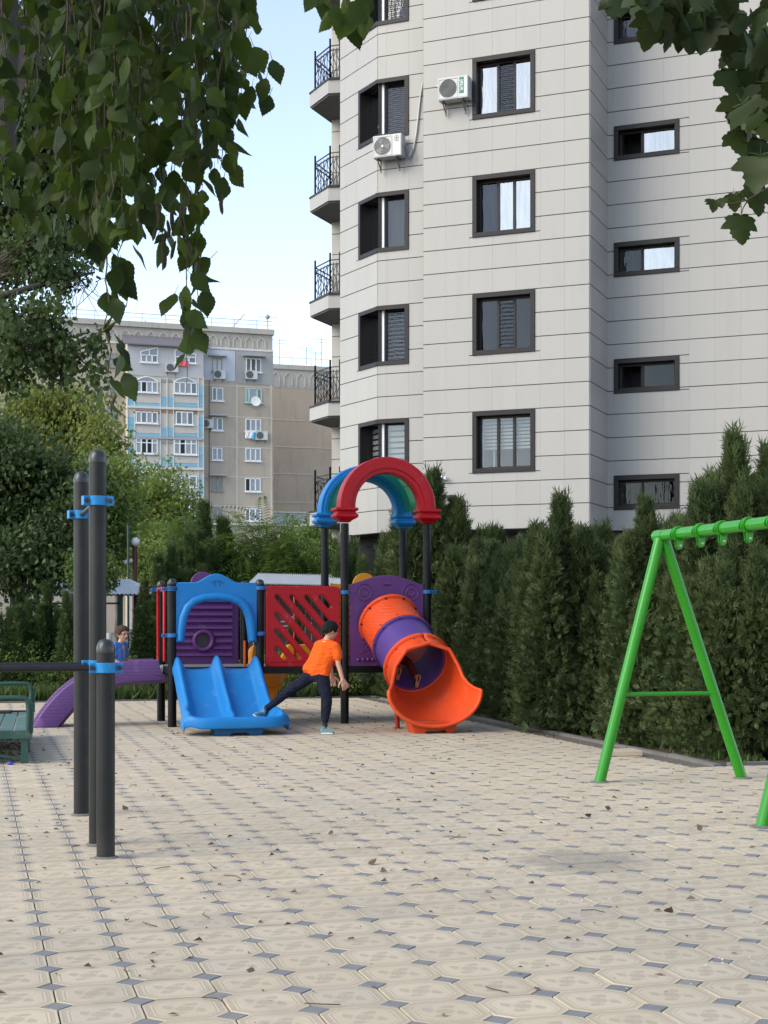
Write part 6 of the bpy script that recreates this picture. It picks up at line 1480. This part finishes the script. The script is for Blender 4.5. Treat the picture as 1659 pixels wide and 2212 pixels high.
def bead(mb, c, r, seg=(10, 7), sc=(1, 1, 1)):
    nu, nv = seg; b = len(mb.v)
    mb.v.append((c[0], c[1], c[2]-r*sc[2]))
    for j in range(1, nv):
        ph = math.pi*j/nv - math.pi/2
        for i in range(nu): th = 2*math.pi*i/nu; mb.v.append((c[0]+r*sc[0]*math.cos(ph)*math.cos(th), c[1]+r*sc[1]*math.cos(ph)*math.sin(th), c[2]+r*sc[2]*math.sin(ph)))
    mb.v.append((c[0], c[1], c[2]+r*sc[2])); top = len(mb.v)-1
    for i in range(nu):
        mb.f.append((b, b+1+(i+1)%nu, b+1+i)); mb.f.append((top, b+1+(nv-2)*nu+i, b+1+(nv-2)*nu+(i+1)%nu))
        for j in range(nv-2): q = b+1+j*nu; mb.f.append((q+i, q+(i+1)%nu, q+nu+(i+1)%nu, q+nu+i))
def fuse(mb, name, m, parent, voxel, smooth=6):
    o = mb.build(name, m, parent); q = o.modifiers.new('remesh', 'REMESH'); q.mode = 'VOXEL'; q.voxel_size = voxel; q.use_smooth_shade = True
    if smooth: s = o.modifiers.new('smooth', 'SMOOTH'); s.iterations = smooth; s.factor = .5
    return o
def hand(wrist, tip_dir, side_dir, size, curl=.4):
    """palm and five unequal bent fingers; returns chains"""
    d = tip_dir.normalized(); s = (side_dir - d*side_dir.dot(d)).normalized(); nrm = d.cross(s).normalized(); ch = []
    palm0 = wrist; k = size
    for off in (-.33, -.1, .12, .34): ch.append([(palm0 + s*off*.05*k/.1*.6, .014*k/.1), (palm0 + d*.52*k + s*off*k*.75, .0115*k/.1)])
    for off, L in ((-.40, .36), (-.14, .46), (.12, .50), (.36, .43)):
        b0 = palm0 + d*.5*k + s*off*k*.8; b1 = b0 + (d*.9 + nrm*curl*.5).normalized()*L*k*.5; b2 = b1 + (d*.75 + nrm*curl*1.3).normalized()*L*k*.5
        ch.append([(b0, .0088*k/.1), (b1, .0080*k/.1), (b2, .0066*k/.1)])
    t0 = palm0 + d*.12*k + s*.30*k; t1 = t0 + (d*.6 + s*.8 + nrm*.2).normalized()*.30*k; t2 = t1 + (d*.9 + s*.25 + nrm*.3).normalized()*.24*k
    ch.append([(t0, .012*k/.1), (t1, .0095*k/.1), (t2, .0075*k/.1)]); return ch
def shoe(parent, pl, heel, toe, upv, r, label=None, sole=SOLE, upper=SHOE):
    heel = Vector(heel); toe = Vector(toe); d = (toe-heel).normalized(); L = (toe-heel).length; up_ = Vector(upv).normalized(); mb = MB()
    blob(mb, [[(heel + d*.10*L + up_*r*.75, r*.82), (heel + d*.35*L + up_*r*.85, r*.85), (heel + d*.62*L + up_*r*.62, r*.78), (heel + d*.90*L + up_*r*.48, r*.58)], [(heel + d*.16*L + up_*r*.8, r*.78), (heel + d*.20*L + up_*r*1.75, r*.72)]], pl)
    o = fuse(mb, 'shoe', upper, parent, .007, 4); s = d.cross(up_).normalized(); pts = []
    out = [(0,.0),(.02,.55),(.2,.8),(.5,.78),(.75,.95),(.93,.75),(1.0,.0),(.93,-.8),(.75,-.95),(.5,-.75),(.2,-.8),(.02,-.55)]
    V = [heel + d*L*a + s*r*b - pl for a, b in out] + [heel + d*L*a*1.0 + s*r*b*.98 + up_*r*.42 - pl for a, b in out]; n = len(out)
    MB().quadmesh(V, [tuple(range(n)), tuple(reversed(range(n, 2*n)))] + [(i, (i+1)%n, n+(i+1)%n, n+i) for i in range(n)]).build('sole', sole, o, bevel=.004)
    return o
def head_chains(c, H, fwd, up_):
    """skull, jaw, nose, ears, brow as chains and beads (c = middle of the head, H = height)"""
    f = fwd.normalized(); s = f.cross(up_).normalized(); k = H
    ch = [[(c + up_*.10*k - f*.08*k, .38*k), (c + up_*.12*k + f*.06*k, .36*k)], [(c - up_*.02*k + f*.06*k, .33*k), (c - up_*.22*k + f*.13*k, .24*k)], [(c - up_*.22*k + f*.15*k, .22*k), (c - up_*.38*k + f*.22*k, .115*k)],
          [(c - up_*.15*k + f*.22*k + s*.12*k, .13*k), (c - up_*.30*k + f*.24*k, .12*k)], [(c - up_*.15*k + f*.22*k - s*.12*k, .13*k), (c - up_*.30*k + f*.24*k, .12*k)],
          [(c + up_*.02*k + f*.40*k, .035*k), (c - up_*.11*k + f*.475*k, .05*k)], [(c - up_*.12*k + f*.43*k + s*.04*k, .035*k), (c - up_*.12*k + f*.43*k - s*.04*k, .035*k)],
          [(c + up_*.09*k + f*.36*k + s*.18*k, .055*k), (c + up_*.10*k + f*.385*k, .05*k), (c + up_*.09*k + f*.36*k - s*.18*k, .055*k)],
          [(c - up_*.235*k + f*.385*k + s*.07*k, .028*k), (c - up_*.235*k + f*.405*k, .03*k), (c - up_*.235*k + f*.385*k - s*.07*k, .028*k)]]
    for q in (1, -1):
        e = c + s*q*.36*k - f*.02*k - up_*.02*k; ch.append([(e + up_*.09*k, .045*k), (e + up_*.0*k - f*.035*k + s*q*.03*k, .05*k), (e - up_*.09*k + f*.01*k, .032*k)])
    return ch
def face_bits(parent, pl, c, H, fwd, up_, mouth_open=False):
    f = fwd.normalized(); s = f.cross(up_).normalized(); k = H
    for q in (1, -1):
        e = c + up_*.035*k + f*.385*k + s*q*.15*k; mb = MB(); bead(mb, e - pl, .032*k, (10, 7)); mb.build('eye', EYE, parent, smooth=180)
        mb = MB(); blob(mb, [[(e + up_*.085*k - s*q*.06*k + f*.01*k, .014*k), (e + up_*.10*k + s*q*.07*k - f*.03*k, .010*k)]], pl); mb.build('eyebrow', HAIRB, parent, smooth=180)
    mb = MB(); m = c - up_*.235*k + f*(.415 if mouth_open else .405)*k
    if mouth_open: bead(mb, m - pl, .055*k, (10, 7), (1, 1, .6)); mb.build('mouth', EYE, parent, smooth=180); mb = MB()
    blob(mb, [[(m + s*.07*k - f*.02*k + up_*(.035*k if mouth_open else 0), .014*k), (m + up_*(.04*k if mouth_open else 0) + f*.008*k, .018*k), (m - s*.07*k - f*.02*k + up_*(.035*k if mouth_open else 0), .014*k)]], pl); mb.build('lips', LIP, parent, smooth=180)
def hair(parent, pl, c, H, fwd, up_, m, fringe=.30):
    f = fwd.normalized(); s = f.cross(up_).normalized(); k = H; g = random.Random(3); mb = MB()
    for i in range(420):
        u = g.uniform(-1, 1); a = g.uniform(0, 6.283); st = math.sqrt(1-u*u); d = up_*u + (f*math.cos(a) + s*math.sin(a))*st
        lim = -.02 - .62*(.5 - .5*math.cos(a))**.8 + .06*math.sin(a*9)     # lower at the nape than at the brow
        if u < lim + (fringe + .10 if math.cos(a) > .55 else 0): continue
        ctr = c + up_*.11*k - f*.02*k; p = ctr + (up_*u*.42 + f*math.cos(a)*st*.45 + s*math.sin(a)*st*.40)*k; bead(mb, p - pl, g.uniform(.05, .085)*k, (7, 5))
    bead(mb, c + up_*.16*k - f*.06*k - pl, .37*k, (16, 12)); return fuse(mb, 'hair', m, parent, .010, 2)

# boy in orange pushing off with one foot on the blue slide
def bp(cx, cy, d): return at(548.6 + cx*.13388, 1305.7 + cy*.13388, d)
pl = Vector((gd(706, 1586).x, gd(706, 1586).y, 0)); boy = empty('person', pl, 0, 'child in orange shirt and navy trousers stretching one foot onto the blue slide', 'person')
D0_ = 18.42
neck = bp(1172, 575, D0_); hipc = bp(1010, 1130, D0_ + .02); shR = bp(1318, 690, D0_ - .07); shL = bp(1040, 660, D0_ + .12); hipR = bp(1105, 1180, D0_ - .03); hipL = bp(925, 1130, D0_ + .07)
elR = bp(1362, 960, D0_ - .10); wrR = bp(1432, 1215, D0_ - .12); elL = bp(1215, 930, D0_ + .30); wrL = bp(1262, 1165, D0_ + .36)
knR = bp(1182, 1560, D0_ - .08); anR = bp(1145, 1905, D0_ - .06); knL = bp(570, 1385, D0_ + .22); anL = bp(205, 1685, D0_ + .36)
hc = bp(1228, 425, D0_ - .01); H = .225; up_ = Vector((.14, .04, 1)).normalized(); fwd = Vector((.82, .55, -.12)).normalized()
mb = MB(); chains = head_chains(hc, H, fwd, up_) + [[(neck, .046), (hc - up_*.06, .046)], [(shL, .05), (neck - Vector((0,0,.03)), .06), (shR, .05)], [(neck - Vector((0,0,.06)), .08), (hipc, .085)], [(shR, .042), (elR, .033), (wrR, .024)], [(shL, .042), (elL, .033), (wrL, .024)], [(hipR, .07), (knR, .05), (anR, .034)], [(hipL, .07), (knL, .05), (anL, .034)]]
chains += hand(wrR, bp(1492, 1370, D0_ - .12) - wrR, Vector((-.8, -.5, -.2)), .135, .35) + hand(wrL, Vector((.05, .1, -1)), Vector((.9, 0, 0)), .13, .4)
blob(mb, chains, pl); fuse(mb, 'body', SKIN, boy, .0055, 5)
face_bits(boy, pl, hc, H, fwd, up_); hair(boy, pl, hc, H, fwd, up_, HAIRB)
mb = MB(); tl = bp(1010, 700, D0_ + .06); trr = bp(1290, 720, D0_ - .04)
sw = [[(shL, .062), (neck - Vector((0,0,.035)), .066), (shR, .064)], [(bp(1060, 700, D0_ + .08), .085), (bp(960, 940, D0_ + .06), .085), (bp(885, 1035, D0_ + .07), .082)], [(bp(1260, 730, D0_ - .03), .095), (bp(1150, 950, D0_ - .03), .09), (bp(1118, 1130, D0_ - .03), .086)], [(bp(1160, 700, D0_), .10), (bp(1080, 930, D0_ - .01), .10), (bp(1000, 1075, D0_), .095)],
      [(shR, .066), (bp(1345, 780, D0_ - .08), .064), (bp(1350, 845, D0_ - .09), .060)], [(shL, .06), (bp(1120, 810, D0_ + .22), .058)]]
sw += [[(bp(1100, 700, D0_ + .05), .09), (bp(1015, 935, D0_ + .03), .092), (bp(940, 1050, D0_ + .04), .088)], [(bp(1210, 715, D0_ - .02), .09), (bp(1115, 945, D0_ - .02), .095), (bp(1060, 1100, D0_ - .015), .09)]]
blob(mb, sw, pl, .22); sh = fuse(mb, 'shirt', ORSH, boy, .010, 8)
mb = MB(); blob(mb, [[(hipc + Vector((0,0,.015)), .098), (hipR, .094), (bp(1145, 1380, D0_ - .06), .080), (knR, .066), (bp(1175, 1700, D0_ - .07), .058), (bp(1150, 1870, D0_ - .06), .045)], [(hipc, .098), (hipL, .092), (bp(760, 1265, D0_ + .15), .078), (knL, .063), (bp(380, 1545, D0_ + .29), .055), (bp(232, 1662, D0_ + .35), .044)]], pl); fuse(mb, 'trousers', NAVY, boy, .009, 5)
for (a, b) in ((anR, 1), (anL, 2)):
    mb = MB(); blob(mb, [[(a + Vector((0,0,.02)), .035), (a - Vector((0,0,.035)), .036)]], pl); fuse(mb, 'sock', SOCK, boy, .008, 2)
h1 = gd(692, 1586); shoe(boy, pl, Vector((bp(1085, 2080, D0_ - .07).x, D0_ - .07, .004)), Vector((bp(1298, 2080, D0_ - .10).x, D0_ - .14, .004)), (0, 0, 1), .040)
ft = anL - Vector((0, 0, .085)); ux = Vector((.42, -.1, 1)).normalized(); shoe(boy, pl, bp(165, 1835, D0_ + .36) + Vector((0,0,.02)), bp(-8, 1835, D0_ + .18) + Vector((0,0,.03)), ux, .040)
# small boy in blue behind the purple slide
def b2p(cx, cy, d): return at(230.4 + cx*.0926, 1327.6 + cy*.0926, d)
d2 = 19.95; pl = Vector((-3.58, d2, 0)); kid = empty('person', pl, 0, 'small child in blue shirt smiling above the rim of the purple side slide', 'person')
hc = b2p(365, 455, d2); H = .212; up_ = Vector((.05, 0, 1)).normalized(); fwd = Vector((.75, -.65, -.05)).normalized(); z = lambda x, zz, dd=0: Vector((pl.x + x, d2 + dd, zz))
nk = b2p(310, 640, d2); sR = z(-.04, nk.z-.045, -.12); sL = z(.05, nk.z-.045, .12)
legs = [[(z(.0, .70, q*.07), .068), (z(.27, .74, q*.09 + .07), .048), (z(.50, .675, q*.08 + .13), .033)] for q in (-1, 1)]
mb = MB(); chains = head_chains(hc, H, fwd, up_) + [[(nk - Vector((0,0,.03)), .040), (hc - up_*.07, .042)], [(sR, .043), (nk - Vector((0,0,.05)), .052), (sL, .043)], [(nk - Vector((0,0,.08)), .072), (z(0, .70), .08)], [(sR, .038), (z(-.05, nk.z-.23, -.15), .030), (z(.07, nk.z-.30, -.17), .023)], [(sL, .038), (z(.06, nk.z-.23, .16), .030), (z(.16, nk.z-.28, .19), .023)]] + legs
chains += hand(z(.07, nk.z-.30, -.17), Vector((.8, .1, -.5)), Vector((0, -1, 0)), .11, .4) + hand(z(.16, nk.z-.28, .19), Vector((.8, .1, -.5)), Vector((0, 1, 0)), .11, .4)
blob(mb, chains, pl); fuse(mb, 'body', SKIN, kid, .0055, 5); face_bits(kid, pl, hc, H, fwd, up_, True); hair(kid, pl, hc, H, fwd, up_, HAIRBR, .34)
mb = MB(); blob(mb, [[(sR, .056), (nk - Vector((0,0,.055)), .060), (sL, .056)], [(z(-.01, nk.z-.12, -.055), .085), (z(-.01, .69, -.055), .088)], [(z(.01, nk.z-.12, .055), .085), (z(.01, .69, .055), .088)], [(sR, .058), (z(-.045, nk.z-.18, -.145), .054)], [(sL, .058), (z(.055, nk.z-.18, .15), .054)]], pl); fuse(mb, 'shirt', BLSH, kid, .010, 5)
mb = MB(); blob(mb, [[(z(0, .70), .09), (z(0, .70, q*.07), .082), (z(.25, .735, q*.09 + .065), .066)] for q in (-1, 1)], pl); fuse(mb, 'shorts', DKSH, kid, .010, 5)
for q in (-1, 1): shoe(kid, pl, z(.54, .645, q*.08 + .14), z(.57, .80, q*.08 + .15), (-1, -.25, .1), .034)
# child sliding feet first inside the orange tube
fA, fB = at(903, 1472, 19.5), at(861, 1457, 19.55); ax_w = (Vector((.44, 19.28, .82)) - Vector((.07, 20.27, 1.37))).normalized(); pl = Vector((.25, 19.8, 0)); tk = empty('person', pl, 0, 'child sliding feet first inside the orange tube slide, soles showing', 'person')
kA, kB = fA - ax_w*.30 + Vector((-.03, 0, .10)), fB - ax_w*.30 + Vector((0, 0, .10)); hp = (fA + fB)/2 - ax_w*.58 + Vector((-.02, 0, .02)); chest = hp - ax_w*.30 + Vector((0, 0, .06)); hd = chest - ax_w*.22 + Vector((0,0,.06))
mb = MB(); blob(mb, [[(hp, .085), (chest, .09)], [(chest, .06), (hd, .05)], [(hd, .085), (hd - ax_w*.03, .085)], [(hp + Vector((.06,0,0)), .065), (kA, .045), (fA - ax_w*.05 + Vector((0,0,.03)), .032)], [(hp - Vector((.06,0,0)), .065), (kB, .045), (fB - ax_w*.05 + Vector((0,0,.03)), .032)], [(chest + Vector((.11,0,0)), .035), (chest + ax_w*.22 + Vector((.13,0,.0)), .028), (chest + ax_w*.40 + Vector((.08,0,.02)), .022)], [(chest - Vector((.11,0,0)), .035), (chest + ax_w*.22 - Vector((.13,0,0)), .028), (chest + ax_w*.40 - Vector((.08,0,-.02)), .022)]] + hand(chest + ax_w*.40 + Vector((.08,0,.02)), ax_w, Vector((-1,0,0)), .11) + hand(chest + ax_w*.40 - Vector((.08,0,-.02)), ax_w, Vector((1,0,0)), .11), pl); fuse(mb, 'body', SKIN, tk, .008, 4)
mb = MB(); blob(mb, [[(hp, .095), (hp + Vector((.06,0,0)), .075), (kA, .056), (fA - ax_w*.08 + Vector((0,0,.03)), .042)], [(hp - Vector((.06,0,0)), .075), (kB, .056), (fB - ax_w*.08 + Vector((0,0,.03)), .042)]], pl); fuse(mb, 'trousers', REDT, tk, .010, 4)
mb = MB(); blob(mb, [[(hp, .09), (chest, .10)], [(chest + Vector((.11,0,0)), .048), (chest + ax_w*.12 + Vector((.12,0,0)), .045)], [(chest - Vector((.11,0,0)), .048), (chest + ax_w*.12 - Vector((.12,0,0)), .045)]], pl); fuse(mb, 'shirt', DKSH, tk, .010, 4)
for f in (fA, fB): shoe(tk, pl, f + Vector((-.02, 0, -.085)), f + Vector((.02, 0, .095)), -ax_w*Vector((1,1,.3)), .036, sole=TANSOLE, upper=DKSH)

# ------------------------------------------------------------------ a parked car half hidden behind the back conifers
CARP = pmat('silver_car_paint', (.42, .44, .45), .3, .06, 2, metal=.3); CARG = pmat('car_glass', (.02, .024, .026), .08, .2, spec=.8); TYRE = pmat('tyre_rubber', (.02, .02, .021), .9); RIM = pmat('wheel_rim', (.4, .4, .42), .35, metal=.8); LAMPW = pmat('headlamp_glass', (.6, .62, .64), .15); LAMPR = pmat('tail_lamp', (.35, .01, .01), .2)
cq = at(70, 1400, 32.5); car = empty('parked_car', (cq.x, 32.5, -.05), R(4), 'silver car parked behind the conifers at the left', 'car'); WD = .86
sec_ = [(-2.15,.42,.60,.80,.82),(-2.05,.30,.74,.93,.84),(-1.5,.28,.80,1.0,.86),(-1.1,.28,.82,1.02,.86),(-.5,.28,.82,1.02,.86),(.5,.28,.82,1.02,.86),(1.1,.28,.80,1.0,.86),(1.7,.28,.76,.88,.84),(2.1,.32,.66,.76,.80),(2.2,.42,.58,.62,.72)]
rows = [[(x, -w*.9, z0), (x, -w, z1), (x, -w*.93, z2), (x, -w*.5, z2+.03), (x, w*.5, z2+.03), (x, w*.93, z2), (x, w, z1), (x, w*.9, z0)] for x, z0, z1, z2, w in sec_]
b = MB().grid(rows, closed=True); b.f.append(tuple(range(8))); b.f.append(tuple(len(rows)*8-8+i for i in reversed(range(8)))); b.build('body', CARP, car, smooth=50)
cab = [(-1.75,1.0,.78),(-1.2,1.40,.62),(-.2,1.47,.60),(.45,1.42,.62),(1.25,.99,.78)]; rows = [[(x, -w, 1.0), (x, -w*.97, z), (x, w*.97, z), (x, w, 1.0)] for x, z, w in [(x, z, w) for x, z, w in cab]]
MB().grid(rows).build('glasshouse', CARG, car, smooth=40); MB().grid([[(x, -w*.99, z+.012), (x, -w*.5, z+.04), (x, w*.5, z+.04), (x, w*.99, z+.012)] for x, z, w in cab[1:4]]).build('roof', CARP, car, smooth=60, solid=.03)
for x in (-1.2, .1, .5): MB().bar((x, -.70, 1.0), (x*.9, -.61, 1.42), .06).bar((x, .70, 1.0), (x*.9, .61, 1.42), .06).build('pillar', CARP, car)
for x in (-1.35, 1.35):
    for s in (-1, 1):
        wme = MB().lathe([(.2,-.1),(.31,-.1),(.325,-.07),(.325,.07),(.31,.1),(.2,.1)], n=24).build('wheel', TYRE, car, (x, s*.78, .325), (R(90),0,0), smooth=40); MB().lathe([(.02,-.105),(.2,-.102),(.205,.102),(.02,.105)], n=16).build('rim', RIM, wme, smooth=40)
for s in (-1, 1): MB().box(2.12, 2.2, s*.62-.14, s*.62+.14, .56, .68).build('headlight', LAMPW, car, bevel=.02); MB().box(-2.18, -2.08, s*.66-.12, s*.66+.12, .62, .78).build('tail_light', LAMPR, car, bevel=.02); MB().box(.75, .9, s*.98-.09, s*.98+.06, .98, 1.1).build('mirror', CARP, car, bevel=.03)
